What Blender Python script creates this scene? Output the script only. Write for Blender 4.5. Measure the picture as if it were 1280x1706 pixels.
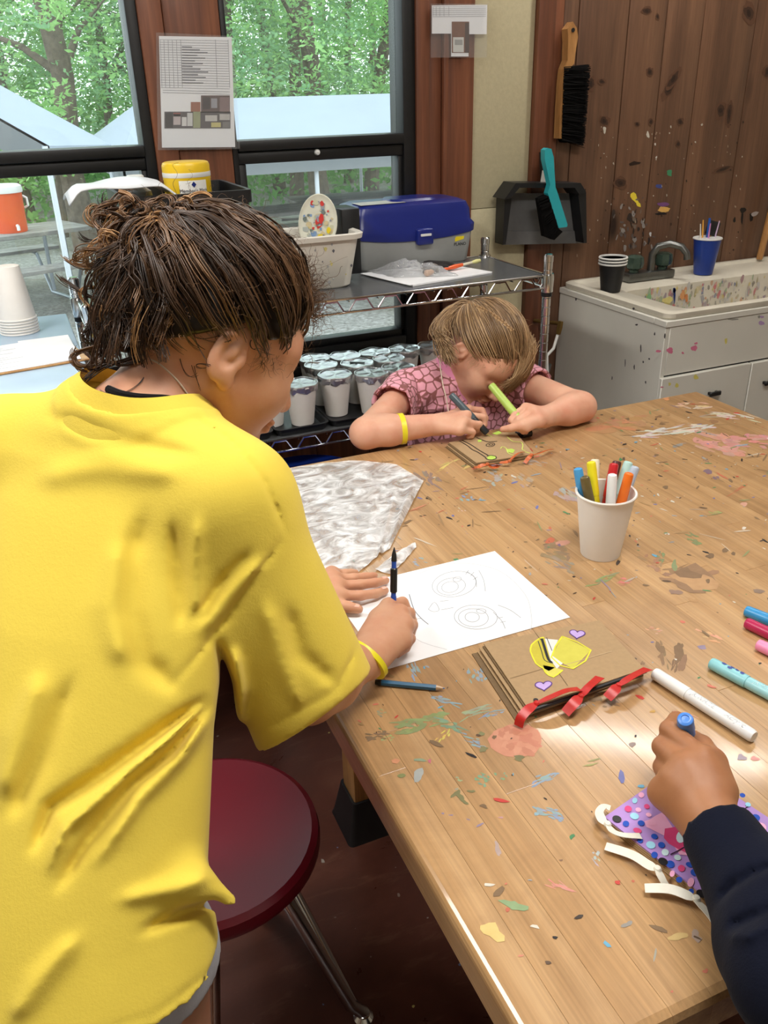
import bpy, bmesh, math, random
import numpy as np
from mathutils import Vector, Matrix
from math import sin, cos, pi, radians, sqrt

# ------------------------------------------------------------------ clear
for o in list(bpy.data.objects): bpy.data.objects.remove(o, do_unlink=True)
scene = bpy.context.scene
COL = scene.collection
random.seed(7); RNG = np.random.default_rng(7)

# ------------------------------------------------------------------ camera
CAM_H = 1.47; F_PX = 1406.02
PITCH, ROLL, YAW = 0.463620134, 0.0283982, -0.3914765
_r = np.array([cos(YAW), sin(YAW), 0.0]); _fh = np.array([-sin(YAW), cos(YAW), 0.0])
_f = _fh*cos(PITCH) - np.array([0, 0, 1.0])*sin(PITCH)
_d = np.cross(_f, _r)
_r2 = _r*cos(ROLL) + _d*sin(ROLL); _d2 = -_r*sin(ROLL) + _d*cos(ROLL)
cam_data = bpy.data.cameras.new('camera'); cam = bpy.data.objects.new('camera', cam_data); COL.objects.link(cam)
cam.matrix_world = Matrix(((_r2[0], -_d2[0], -_f[0], 0), (_r2[1], -_d2[1], -_f[1], 0), (_r2[2], -_d2[2], -_f[2], CAM_H), (0, 0, 0, 1)))
cam_data.sensor_fit = 'VERTICAL'; cam_data.sensor_height = 24.0
cam_data.lens = F_PX*24.0/1706.0; cam_data.clip_start = 0.02; cam_data.clip_end = 300
scene.camera = cam
def _ray(u, v): return (_r2*(u-640) + _d2*(v-853))/F_PX + _f
def tz(u, v, z):
    d = _ray(u, v); return Vector(np.array([0, 0, CAM_H]) + d*((z-CAM_H)/d[2]))
def ty(u, v, y):
    d = _ray(u, v); return Vector(np.array([0, 0, CAM_H]) + d*(y/d[1]))
def td(u, v, dep):
    return Vector(np.array([0, 0, CAM_H]) + _ray(u, v)*dep)

# ------------------------------------------------------------------ world, lights, exposure
world = bpy.data.worlds.new('sky'); scene.world = world; world.use_nodes = True
_bg = world.node_tree.nodes['Background']
_bg.inputs[0].default_value = (0.86, 0.94, 1.0, 1); _bg.inputs[1].default_value = 3.0
vs = scene.view_settings
vs.view_transform = 'Standard'; vs.look = 'None'; vs.gamma = 1.0; vs.use_curve_mapping = False
vs.exposure = 0.24
LAMP_POWER = 1.0

# ------------------------------------------------------------------ materials
MATS = {}
class NT:
    def __init__(s, name):
        s.m = bpy.data.materials.new(name); s.m.use_nodes = True
        s.t = s.m.node_tree; s.n = s.t.nodes; s.l = s.t.links
        s.p = s.n['Principled BSDF']; s.out = s.n['Material Output']
    def add(s, typ, **kw):
        n = s.n.new(typ)
        for k, v in kw.items(): setattr(n, k, v)
        return n
    def link(s, a, b): s.l.new(a, b)
    def coord(s, scale=(1, 1, 1), which='Object', rot=(0, 0, 0), rand=False):
        tc = s.add('ShaderNodeTexCoord'); mp = s.add('ShaderNodeMapping')
        mp.inputs['Scale'].default_value = scale; mp.inputs['Rotation'].default_value = rot
        s.link(tc.outputs[which], mp.inputs['Vector'])
        if rand:
            oi = s.add('ShaderNodeObjectInfo'); ml = s.add('ShaderNodeVectorMath', operation='SCALE')
            cv = s.add('ShaderNodeCombineXYZ')
            for i in range(3): s.link(oi.outputs['Random'], cv.inputs[i])
            ml.inputs['Scale'].default_value = 37.0
            s.link(cv.outputs[0], ml.inputs[0]); s.link(ml.outputs[0], mp.inputs['Location'])
        return mp.outputs[0]
    def noise(s, vec, scale, detail=4, rough=.55, dist=0):
        n = s.add('ShaderNodeTexNoise'); n.inputs['Scale'].default_value = scale; n.inputs['Detail'].default_value = detail
        n.inputs['Roughness'].default_value = rough; n.inputs['Distortion'].default_value = dist
        if vec is not None: s.link(vec, n.inputs['Vector'])
        return n.outputs['Fac']
    def ramp(s, fac, stops):
        r = s.add('ShaderNodeValToRGB'); e = r.color_ramp.elements
        while len(e) < len(stops): e.new(0.5)
        for i, (p, c) in enumerate(stops):
            e[i].position = p; e[i].color = tuple(c)+((1,) if len(c) == 3 else ())
        s.link(fac, r.inputs['Fac']); return r.outputs['Color']
    def mix(s, fac, a, b, blend='MIX'):
        m = s.add('ShaderNodeMix', data_type='RGBA', blend_type=blend)
        for v, i in ((fac, 0), (a, 6), (b, 7)):
            if hasattr(v, 'default_value') or hasattr(v, 'is_linked'): s.link(v, m.inputs[i])
            elif i == 0: m.inputs[0].default_value = v
            else: m.inputs[i].default_value = tuple(v)+((1,) if len(v) == 3 else ())
        return m.outputs[2]
    def bump(s, fac, strength=.2, dist=.01):
        b = s.add('ShaderNodeBump'); b.inputs['Strength'].default_value = strength; b.inputs['Distance'].default_value = dist
        s.link(fac, b.inputs['Height']); s.link(b.outputs[0], s.p.inputs['Normal'])
    def set(s, **kw):
        for k, v in kw.items():
            k = {'rough': 'Roughness', 'metal': 'Metallic', 'color': 'Base Color', 'spec': 'Specular IOR Level', 'coat': 'Coat Weight', 'coat_rough': 'Coat Roughness', 'trans': 'Transmission Weight', 'sss': 'Subsurface Weight', 'sheen': 'Sheen Weight'}.get(k, k)
            i = s.p.inputs[k]
            if hasattr(v, 'is_linked'): s.link(v, i)
            elif isinstance(v, (tuple, list)) and len(v) == 3 and k == 'Base Color': i.default_value = tuple(v)+(1,)
            else: i.default_value = v
        return s
def S(r, g, b):     # sRGB 0-255 to linear
    return tuple((c/255/12.92 if c/255 <= .04045 else ((c/255+.055)/1.055)**2.4) for c in (r, g, b))
def plain(name, col, rough=.5, metal=0, var=.08, scale=30, bump=0, **kw):
    if name in MATS: return MATS[name]
    t = NT(name); v = t.coord()
    f = t.noise(v, scale, 3)
    lo = tuple(c*(1-var) for c in col); hi = tuple(min(1, c*(1+var)) for c in col)
    t.set(color=t.ramp(f, [(.3, lo), (.7, hi)]), rough=rough, metal=metal, **kw)
    if bump: t.bump(f, bump, .004)
    MATS[name] = t.m; return t.m
def vcol(name, rough=.45, spec=.5, bump=0, scale=60):
    t = NT(name); a = t.add('ShaderNodeVertexColor'); a.layer_name = 'Col'
    f = t.noise(t.coord(), scale, 4)
    c = t.mix(t.ramp(f, [(.25, (.0, .0, .0)), (.8, (.35, .35, .35))]), a.outputs['Color'], (1, 1, 1), 'SOFT_LIGHT')
    t.set(color=c, rough=rough, spec=spec)
    if bump: t.bump(f, bump, .003)
    MATS[name] = t.m; return t.m

# wood of the table planks: grain along local Y
def wood(name, stops, grain=(22, 1.2, 22), rough=.28, coat=.3, hue=.25, knots=False, fine=.35, stain=0):
    t = NT(name); v = t.coord(grain, 'Object', rand=True)
    g = t.noise(v, 1.0, 8, .62, .6)
    c = t.ramp(g, stops)
    v2 = t.coord((grain[0]*9, grain[1]*3, grain[2]*9), 'Object', rand=True)
    g2 = t.noise(v2, 1.0, 3, .6)
    c = t.mix(fine, c, t.ramp(g2, [(.3, (.35, .35, .35)), (.7, (.75, .75, .75))]), 'OVERLAY')
    oi = t.add('ShaderNodeObjectInfo')
    c = t.mix(hue, c, t.ramp(oi.outputs['Random'], [(0, (.32, .30, .27)), (.5, (.5, .5, .5)), (1, (.66, .65, .62))]), 'OVERLAY')
    if knots:
        vk = t.coord((5.5, 5.5, 2.2), 'Object', rand=True)
        vo = t.add('ShaderNodeTexVoronoi', feature='F1'); vo.inputs['Scale'].default_value = 1.0; vo.inputs['Randomness'].default_value = 1.0
        t.link(vk, vo.inputs['Vector'])
        k = t.ramp(vo.outputs['Distance'], [(.05, (1, 1, 1)), (.10, (.6, .6, .6)), (.17, (0, 0, 0))])
        c = t.mix(k, c, S(40, 22, 14))
    if stain:
        ns = t.noise(t.coord((1, 1, 1)), 3.1, 7, .68, .8); c = t.mix(t.ramp(ns, [(.48, (0, 0, 0)), (.72, (stain,)*3)]), c, S(120, 84, 54))
    t.set(color=c, rough=rough, coat=coat, coat_rough=.10)
    t.bump(g2, .06, .002)
    MATS[name] = t.m; return t.m
M_TABLE = wood('maple butcher block', [(.25, S(158, 121, 80)), (.5, S(181, 143, 99)), (.75, S(195, 159, 116))], (30, 1.5, 30), .32, .42, .17, stain=.42)
M_WALLW = wood('knotty pine boards', [(.25, S(78, 54, 40)), (.5, S(106, 75, 55)), (.8, S(130, 94, 70))], (16, 16, .9), .48, .12, .3, True)
M_TRIMW = wood('red cedar trim', [(.25, S(72, 42, 28)), (.5, S(112, 66, 44)), (.8, S(146, 92, 62))], (18, 18, .8), .45, .12, .3)
M_LEGW = wood('table leg wood', [(.25, S(150, 104, 60)), (.5, S(186, 138, 84)), (.8, S(205, 160, 104))], (26, 26, 1.2), .35, .2, .2)
M_BROOM = wood('varnished handle wood', [(.25, S(140, 96, 52)), (.6, S(178, 130, 78))], (40, 40, 3), .4, .2, .1)
M_BEIGE = plain('beige wallboard', S(196, 186, 152), .8, var=.05, scale=90, bump=.15)
M_BLACKF = plain('black window frame', S(20, 20, 21), .42, var=.2)
M_BLACKP = plain('black plastic', S(24, 25, 28), .42, var=.15)
M_CHROME = plain('chrome', (.72, .73, .74), .16, 1.0, var=.04)
M_LINER = plain('dark shelf liner', S(92, 94, 96), .22, 0, var=.12, spec=.7)
M_WHITEP = plain('white plastic', S(226, 226, 222), .4, var=.04)
M_CUP = plain('white paper cup', S(236, 232, 226), .55, var=.02)
M_FOIL = None
def tfoil():
    t = NT('crinkled foil'); f = t.noise(t.coord(), 90, 4, .7)
    t.set(color=(.86, .88, .9), metal=1.0, rough=.42); t.bump(f, .4, .005); return t.m
M_FOIL = tfoil()
M_PAPER = plain('white drawing paper', S(240, 241, 243), .7, var=.01)
M_KRAFT = plain('brown kraft paper', S(176, 146, 108), .8, var=.05, scale=200)
M_KRAFTD = plain('brown kraft paper edges', S(120, 96, 66), .8, var=.1, scale=200)
M_PAINT = vcol('dried paint marks', .45, .4)
M_INK = vcol('drawing inks', .6, .3)
M_PLASTIC = vcol('coloured plastics', .32, .5)

# ------------------------------------------------------------------ mesh helpers
def link(o, parent=None):
    COL.objects.link(o)
    if parent is not None:
        o.parent = parent
        o.matrix_parent_inverse = parent.matrix_basis.inverted()
    return o
def obj(name, verts, faces, mat, parent=None, smooth=False, cols=None, colper='vert'):
    me = bpy.data.meshes.new(name)
    me.from_pydata([tuple(v) for v in verts], [], [tuple(f) for f in faces])
    if cols is not None:
        a = me.color_attributes.new('Col', 'FLOAT_COLOR', 'POINT')
        arr = np.ones((len(verts), 4), np.float32); arr[:, :3] = np.asarray(cols)[:, :3]
        a.data.foreach_set('color', arr.ravel())
    if smooth: me.polygons.foreach_set('use_smooth', [True]*len(me.polygons))
    if mat is not None: me.materials.append(mat)
    me.update()
    return link(bpy.data.objects.new(name, me), parent)
def tag(o, label, cat=None, group=None, kind=None):
    if label: o['label'] = label
    if cat: o['category'] = cat
    if group: o['group'] = group
    if kind: o['kind'] = kind
    return o
def thing(name, label, cat, loc=(0, 0, 0), group=None):
    o = bpy.data.objects.new(name, None); o.empty_display_size = .05
    o.location = loc; COL.objects.link(o)
    o.matrix_basis = Matrix.Translation(loc)
    return tag(o, label, cat, group)
class MB:
    """collects shapes in world space; build() links them as one mesh"""
    def __init__(s): s.v = []; s.f = []; s.c = []
    def raw(s, v, f, col=None):
        b = len(s.v); s.v += [tuple(p) for p in v]; s.f += [tuple(i+b for i in q) for q in f]
        s.c += [col or (1, 1, 1)]*len(v); return s
    def bm(s, bm, col=None):
        bm.verts.index_update(); return s.raw([v.co[:] for v in bm.verts], [[v.index for v in f.verts] for f in bm.faces], col)
    def box(s, x0, x1, y0, y1, z0, z1, bev=0, seg=2, m=None, col=None):
        b = bmesh.new(); bmesh.ops.create_cube(b, size=1)
        for v in b.verts: v.co = Vector(((x0+x1)/2+v.co.x*(x1-x0), (y0+y1)/2+v.co.y*(y1-y0), (z0+z1)/2+v.co.z*(z1-z0)))
        if bev: bmesh.ops.bevel(b, geom=b.edges[:], offset=bev, segments=seg, profile=.5, affect='EDGES')
        if m is not None: b.transform(m)
        s.bm(b, col); b.free(); return s
    def tube(s, pts, rad, n=8, cap=True, col=None, flat=1.0, up=None):
        pts = [Vector(p) for p in pts]; k = len(pts)
        rad = [rad]*k if not hasattr(rad, '__len__') else list(rad)
        t0 = (pts[1]-pts[0]).normalized()
        u = Vector(up) if up is not None else (Vector((0, 0, 1)) if abs(t0.z) < .9 else Vector((1, 0, 0)))
        V = []; nrm = (u - t0*u.dot(t0)).normalized()
        for i in range(k):
            t = (pts[min(i+1, k-1)]-pts[max(i-1, 0)])
            t = t.normalized() if t.length > 1e-9 else t0
            nrm = (nrm - t*nrm.dot(t)); nrm = nrm.normalized() if nrm.length > 1e-6 else t.orthogonal().normalized()
            b = t.cross(nrm)
            for j in range(n):
                a = 2*pi*j/n; V.append(pts[i] + (nrm*cos(a)*flat + b*sin(a))*rad[i])
        Fs = []
        for i in range(k-1):
            for j in range(n): Fs.append((i*n+j, i*n+(j+1) % n, (i+1)*n+(j+1) % n, (i+1)*n+j))
        if cap: Fs += [tuple(reversed(range(n))), tuple(range((k-1)*n, k*n))]
        return s.raw(V, Fs, col)
    def lathe(s, prof, n=24, origin=(0, 0, 0), m=None, col=None, wob=None):
        V = []; Fs = []; k = len(prof)
        for (r, z) in prof:
            for j in range(n):
                a = 2*pi*j/n; p = Vector((r*cos(a), r*sin(a), z))
                if wob: p = wob(p, a)
                V.append((m @ p if m is not None else p) + Vector(origin))
        for i in range(k-1):
            for j in range(n): Fs.append((i*n+j, i*n+(j+1) % n, (i+1)*n+(j+1) % n, (i+1)*n+j))
        if prof[0][0] > 1e-6: Fs.append(tuple(reversed(range(n))))
        if prof[-1][0] > 1e-6: Fs.append(tuple(range((k-1)*n, k*n)))
        return s.raw(V, Fs, col)
    def loft(s, loops, cap0=True, cap1=True, col=None):
        assert len({len(L) for L in loops}) == 1
        n = len(loops[0]); V = [p for L in loops for p in L]; Fs = []
        for i in range(len(loops)-1):
            for j in range(n): Fs.append((i*n+j, i*n+(j+1) % n, (i+1)*n+(j+1) % n, (i+1)*n+j))
        if cap0: Fs.append(tuple(reversed(range(n))))
        if cap1: Fs.append(tuple(range((len(loops)-1)*n, len(loops)*n)))
        return s.raw(V, Fs, col)
    def prism(s, poly, z0, z1, m=None, col=None):
        n = len(poly); V = [Vector((p[0], p[1], z0)) for p in poly]+[Vector((p[0], p[1], z1)) for p in poly]
        if m is not None: V = [m @ p for p in V]
        Fs = [tuple(reversed(range(n))), tuple(range(n, 2*n))]+[(i, (i+1) % n, n+(i+1) % n, n+i) for i in range(n)]
        return s.raw(V, Fs, col)
    def grid(s, fn, nu, nv, col=None):
        V = [fn(i/(nu-1), j/(nv-1)) for i in range(nu) for j in range(nv)]
        Fs = [(i*nv+j, (i+1)*nv+j, (i+1)*nv+j+1, i*nv+j+1) for i in range(nu-1) for j in range(nv-1)]
        return s.raw(V, Fs, col)
    def build(s, name, mat, parent=None, smooth=True, kind=None, label=None):
        # weld + consistent normals, auto-smooth by angle
        me = bpy.data.meshes.new(name); me.from_pydata(s.v, [], s.f)
        a = me.color_attributes.new('Col', 'FLOAT_COLOR', 'POINT')
        arr = np.ones((len(s.v), 4), np.float32); arr[:, :3] = np.asarray(s.c)
        a.data.foreach_set('color', arr.ravel())
        b = bmesh.new(); b.from_mesh(me); bmesh.ops.recalc_face_normals(b, faces=b.faces[:])
        if smooth:
            for f in b.faces: f.smooth = True
            for e in b.edges:
                if len(e.link_faces) == 2 and e.calc_face_angle(0) > radians(38): e.smooth = False
        b.to_mesh(me); b.free()
        me.materials.append(mat); me.update()
        o = link(bpy.data.objects.new(name, me), parent)
        if kind: o['kind'] = kind
        if label: o['label'] = label
        return o
def rrect(x0, x1, y0, y1, r, z, n=5):
    pts = []
    for cx, cy, a0 in ((x1-r, y1-r, 0), (x0+r, y1-r, pi/2), (x0+r, y0+r, pi), (x1-r, y0+r, 1.5*pi)):
        for i in range(n+1):
            a = a0+pi/2*i/n; pts.append(Vector((cx+r*cos(a), cy+r*sin(a), z)))
    return pts
def dup(root, loc, label=None, group=None):
    r = root.copy(); COL.objects.link(r); r.location = loc
    if label: r['label'] = label
    if group: r['group'] = group
    for ch in list(root.children):
        c = ch.copy(); COL.objects.link(c); c.parent = r
        for g in ch.children:
            d = g.copy(); COL.objects.link(d); d.parent = c
    return r
def frame_of(a, b, up=(0, 0, 1)):
    """matrix with local z along a->b, origin a"""
    a = Vector(a); z = (Vector(b)-a).normalized(); x = Vector(up).cross(z)
    if x.length < 1e-4: x = Vector((1, 0, 0)).cross(z)
    x.normalize(); y = z.cross(x)
    m = Matrix((x, y, z)).transposed().to_4x4(); m.translation = a; return m
# ================================================================== SETTING
WY = 2.55                                  # inner face of the window wall
def struct(name, mb, mat, parent=None, smooth=False):
    o = mb.build(name, mat, parent, smooth)
    if parent is None: o['kind'] = 'structure'
    return o
# floor: painted, worn red-brown concrete
t = NT('worn red brown floor paint'); v = t.coord((1, 1, 1))
n1 = t.noise(v, 2.2, 8, .65, .8); n2 = t.noise(t.coord((3, 12, 1), rot=(0, 0, .5)), 2.0, 8, .7, .4)
c = t.ramp(n1, [(.3, S(62, 34, 27)), (.55, S(92, 52, 40)), (.75, S(116, 74, 57))])
c = t.mix(t.ramp(n2, [(.55, (0, 0, 0)), (.75, (.55, .55, .55))]), c, S(128, 92, 72))
t.set(color=c, rough=t.ramp(n1, [(.3, (.22,)*3), (.7, (.45,)*3)])); t.bump(n2, .08, .004); M_FLOOR = t.m
floor = struct('floor', MB().box(-3.2, 3.4, -3.0, WY, -.12, 0), M_FLOOR)
M_CEIL = plain('white ceiling', S(232, 229, 222), .85, var=.02)
M_WALLP = plain('cream painted wall', S(214, 206, 186), .8, var=.03)
struct('ceiling', MB().box(-3.2, 3.4, -3.0, WY, 2.62, 2.74), M_CEIL)
struct('wall_left', MB().box(-3.32, -3.2, -3.0, WY, 0, 2.62), M_WALLP)
struct('wall_right', MB().box(3.4, 3.52, -3.0, WY, 0, 2.62), M_WALLP)
struct('wall_front', MB().box(-3.2, 3.4, -3.12, -3.0, 0, 2.62), M_WALLP)

XW = {'p0': .405, 'p1': .618, 'w2': 1.187, 'post': 1.382, 'beige': 1.592}
WZ0, WZ1 = .69, 2.12
mb = MB()
mb.box(-3.2, XW['w2'], WY, WY+.12, 0, WZ0).box(-3.2, XW['w2'], WY, WY+.12, WZ1, 2.62)
mb.box(-3.2, -1.35, WY, WY+.12, WZ0, WZ1).box(XW['p0'], XW['p1'], WY, WY+.12, WZ0, WZ1).box(XW['w2'], 3.4, WY, WY+.12, 0, 2.62)
wall_back = struct('wall_back', mb, plain('dark wall backing', S(58, 34, 24), .7))
def board(x0, x1, y0, y1, z0, z1, mat, name='board', bev=.004):
    return MB().box(x0, x1, y0, y1, z0, z1, bev, 2).build(name, mat, wall_back, True)
# post between the windows, boards under the windows
board(XW['p0'], XW['p0']+.062, WY-.022, WY, 0, 2.62, M_TRIMW); board(XW['p0']+.064, XW['p1'], WY-.012, WY, 0, 2.62, M_TRIMW)
xb = -3.2
while xb < XW['p0']-.02:
    board(xb, min(xb+.19, XW['p0'])-.001, WY-.012, WY, 0, WZ0-.03, M_TRIMW); xb += .19
board(XW['p1'], XW['p1']+.19, WY-.012, WY, 0, WZ0-.03, M_TRIMW); board(XW['p1']+.191, XW['p1']+.38, WY-.012, WY, 0, WZ0-.03, M_TRIMW); board(XW['p1']+.381, XW['w2'], WY-.012, WY, 0, WZ0-.03, M_TRIMW)
# right post: a batten between two wide boards
board(XW['w2'], XW['w2']+.045, WY-.020, WY, 0, 2.62, M_TRIMW); board(XW['w2']+.046, XW['w2']+.086, WY-.012, WY, 0, 2.62, M_TRIMW)
board(XW['w2']+.087, XW['w2']+.104, WY-.026, WY, 0, 2.62, M_TRIMW); board(XW['w2']+.105, XW['post'], WY-.016, WY, 0, 2.62, M_TRIMW)
# beige wallboard with one horizontal joint
board(XW['post']+.001, XW['beige']-.001, WY-.010, WY, 1.118, 2.62, M_BEIGE, 'wallboard_panel', .001)
board(XW['post']+.001, XW['beige']-.001, WY-.010, WY, 0, 1.116, M_BEIGE, 'wallboard_panel', .001)
board(XW['beige'], XW['beige']+.062, WY-.030, WY, 0, 2.62, M_TRIMW); board(XW['beige']+.063, XW['beige']+.098, WY-.018, WY, 0, 2.62, M_TRIMW)
xs = [XW['beige']+.100, 1.748, 1.936, 2.085, 2.238, 2.462, 2.66, 2.86, 3.05, 3.24, 3.4]
for a, b in zip(xs[:-1], xs[1:]): board(a, b-.0028, WY-.014, WY, 0, 2.62, M_WALLW, 'board', .0035)
sh = MB()
# windows -----------------------------------------------------------
def tglass():
    t = NT('hazed window glass'); t.n.remove(t.p)  # white haze painted into the panes in place of window glare
    tr = t.add('ShaderNodeBsdfTransparent'); gl = t.add('ShaderNodeBsdfGlossy'); df = t.add('ShaderNodeBsdfDiffuse')
    gl.inputs['Roughness'].default_value = .02; tr.inputs[0].default_value = (.93, .965, .955, 1); df.inputs[0].default_value = (.85, .88, .9, 1)
    f = t.noise(t.coord((1, 1, 1)), 3.0, 8, .7)
    fr = t.add('ShaderNodeFresnel'); fr.inputs['IOR'].default_value = 1.45
    m1 = t.add('ShaderNodeMixShader'); m2 = t.add('ShaderNodeMixShader')
    d = t.ramp(f, [(.35, (.02,)*3), (.75, (.09,)*3)])
    t.link(fr.outputs[0], m1.inputs[0]); t.link(tr.outputs[0], m1.inputs[1]); t.link(gl.outputs[0], m1.inputs[2])
    t.link(d, m2.inputs[0]); t.link(m1.outputs[0], m2.inputs[1]); t.link(df.outputs[0], m2.inputs[2])
    t.link(m2.outputs[0], t.out.inputs[0]); return t.m
M_GLASS = tglass()
def window(name, x0, x1, gx0, gx1, label):
    y0, y1 = WY-.012, WY+.09
    mb = MB()
    mb.box(x0, gx0, y0, y1, WZ0, WZ1, .003).box(gx1, x1, y0, y1, WZ0, WZ1, .003)
    mb.box(gx0, gx1, y0, y1, WZ0, .735, .003).box(gx0, gx1, y0, y1, WZ1-.05, WZ1, .003)
    w = mb.build(name, M_BLACKF, None, True); w['kind'] = 'structure'; w['label'] = label
    MB().box(gx0, gx1, WY-.018, WY+.08, 1.324, 1.352, .003).build('transom_bar', M_BLACKF, w)
    # lower sash with its own rails
    s = MB().box(gx0, gx1, WY-.006, WY+.05, 1.290, 1.322, .003).box(gx0, gx0+.022, WY, WY+.05, .735, 1.29, .002).box(gx1-.014, gx1, WY, WY+.05, .735, 1.29, .002)
    s.box(gx0, gx1, WY, WY+.05, .735, .757, .002)
    sash = s.build('lower_sash', M_BLACKF, w)
    MB().box(gx0+.02, gx1-.012, WY+.026, WY+.030, .75, 1.295).build('pane', M_GLASS, sash, False)
    MB().box(gx0, gx1, WY+.040, WY+.044, 1.35, WZ1-.045).build('pane', M_GLASS, w, False)
    kx = gx0+(gx1-gx0)*.46
    MB().lathe([(0, -.004), (.008, -.003), (.009, .0), (.007, .007), (0, .009)], 12, m=Matrix.Translation((kx, WY-.008, 1.312)) @ Matrix.Rotation(pi/2, 4, 'X')).build('latch_knob', M_WHITEP, sash)
    return w
window('window_1', -1.35, XW['p0'], -1.31, .376, 'wide black framed window with the white canopies outside')
window('window_2', XW['p1'], XW['w2'], .634, 1.147, 'narrow black framed window above the tackle box')
# black sill ledge
struct('trim_1', MB().box(-1.4, XW['w2']+.005, WY-.045, WY+.02, WZ0-.035, WZ0+.002, .004), M_BLACKF, None, True)

# ceiling light fixtures ---------------------------------------------
t = NT('fluorescent diffuser'); t.set(color=(.9, .9, .88)); t.p.inputs['Emission Color'].default_value = (1.0, .965, .91, 1); t.p.inputs['Emission Strength'].default_value = 9.0; M_TUBE = t.m
def fixture(c, L, W, ang, label, strength, power):
    th = thing('ceiling_light', label, 'ceiling light', c, 'ceiling lights')
    m = Matrix.Translation(c) @ Matrix.Rotation(ang, 4, 'Z')
    MB().box(-L/2, L/2, -W/2, W/2, -.045, 0, .004, m=m).build('housing', M_WHITEP, th)
    mt = M_TUBE
    if strength != 9.0:
        mt = M_TUBE.copy(); mt.node_tree.nodes['Principled BSDF'].inputs['Emission Strength'].default_value = strength
    MB().box(-L/2+.02, L/2-.02, -W/2+.015, W/2-.015, -.062, -.0455, .006, m=m).build('diffuser', mt, th)
    ld = bpy.data.lights.new('fluorescent_light', 'AREA'); ld.shape = 'RECTANGLE'; ld.size = L*.96; ld.size_y = W*.9
    ld.energy = power*LAMP_POWER; ld.color = (1.0, .965, .91)
    lo = bpy.data.objects.new('fluorescent_light', ld); link(lo, th); lo.matrix_parent_inverse = Matrix.Identity(4)
    lo.location = (0, 0, -.066); lo.rotation_euler = (0, 0, ang)
fixture((-.85, 1.45, 2.62), 1.25, .32, pi/2, 'long ceiling light over the standing girl', 6, 26)
fixture((.75, .50, 2.62), 1.25, .32, 0, 'long ceiling light above the near side of the art table', 6, 20)
fixture((.30, -1.70, 2.62), 1.25, .32, 0, 'long ceiling light behind the viewer', 6, 4)
fixture((2.02, 2.08, 2.55), .95, .10, radians(-40), 'slim strip light above the sink', 46, 1)

# ================================================================== OUTDOORS
GZ = -.45
t = NT('gravel and leaf litter'); v = t.coord((1, 1, 1))
a = t.noise(v, .35, 6, .6); b = t.noise(v, 26, 5, .7); c = t.ramp(b, [(.3, S(92, 88, 80)), (.55, S(150, 148, 142)), (.8, S(204, 202, 198))])
c = t.mix(t.ramp(a, [(.45, (0, 0, 0)), (.62, (.8, .8, .8))]), c, t.ramp(b, [(.3, S(60, 56, 42)), (.7, S(112, 108, 84))]))
t.set(color=c, rough=.95); t.bump(b, .6, .03)
g = MB().grid(lambda i, j: (-30+70*i, WY+.12+60*j, GZ+.05*sin(7*i)*sin(5*j) if j > .05 else GZ), 30, 30).build('ground', t.m); g['kind'] = 'structure'; g['label'] = 'gravel ground strewn with leaves outside'
def tleaf(name, c1, c2):
    t = NT(name); t.n.remove(t.p); oi = t.add('ShaderNodeTexCoord')
    f = t.noise(oi.outputs['Object'], 1.7, 5, .7); c = t.ramp(f, [(.3, c1), (.7, c2)])
    d = t.add('ShaderNodeBsdfDiffuse'); tr = t.add('ShaderNodeBsdfTranslucent'); m = t.add('ShaderNodeMixShader'); m.inputs[0].default_value = .5
    t.link(c, d.inputs[0]); t.link(c, tr.inputs[0]); t.link(d.outputs[0], m.inputs[1]); t.link(tr.outputs[0], m.inputs[2]); t.link(m.outputs[0], t.out.inputs[0]); return t.m
M_LEAF = [tleaf('fresh green leaves', S(110, 160, 92), S(182, 222, 146)), tleaf('blue green leaves', S(104, 152, 108), S(172, 212, 160)), tleaf('deep green leaves', S(80, 124, 72), S(142, 186, 112))]
M_BARK = plain('grey brown bark', S(98, 88, 76), .95, var=.35, scale=14, bump=.5)
def leaf_mesh(seed, n_cl, per, ext, size, zlo, zhi):
    r = np.random.default_rng(seed)
    cc = np.stack([r.normal(0, ext, n_cl), r.normal(0, ext, n_cl), r.uniform(zlo, zhi, n_cl)], 1)
    C = np.repeat(cc, per, 0); n = len(C)
    dirs = np.repeat(r.normal(0, 1, (n_cl, 3))*np.array([1, 1, .25]), per, 0); dirs /= np.linalg.norm(dirs, axis=1)[:, None]
    C = C + dirs*r.uniform(-.42, .42, (n, 1)) + r.normal(0, .10, (n, 3))
    A = r.normal(0, 1, (n, 3))*np.array([1, 1, .45]); A /= np.linalg.norm(A, axis=1)[:, None]
    B = np.cross(A, r.normal(0, 1, (n, 3))*np.array([.5, .5, 1])); B /= np.linalg.norm(B, axis=1)[:, None]
    s = r.uniform(.6, 1.3, (n, 1))*size
    V = np.stack([C-A*s, C-B*s*.45, C+A*s, C+B*s*.45], 1).reshape(-1, 3)
    Fq = np.arange(4*n).reshape(-1, 4)
    me = bpy.data.meshes.new('foliage'); me.from_pydata(V.tolist(), [], Fq.tolist()); me.update(); return me
LEAVES = [leaf_mesh(1, 130, 62, 1.5, .048, .9, 6.2), leaf_mesh(2, 140, 60, 1.8, .044, 1.3, 6.0), leaf_mesh(3, 115, 66, 1.3, .052, .8, 5.6)]
for i, me in enumerate(LEAVES): me.materials.append(M_LEAF[i])
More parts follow.
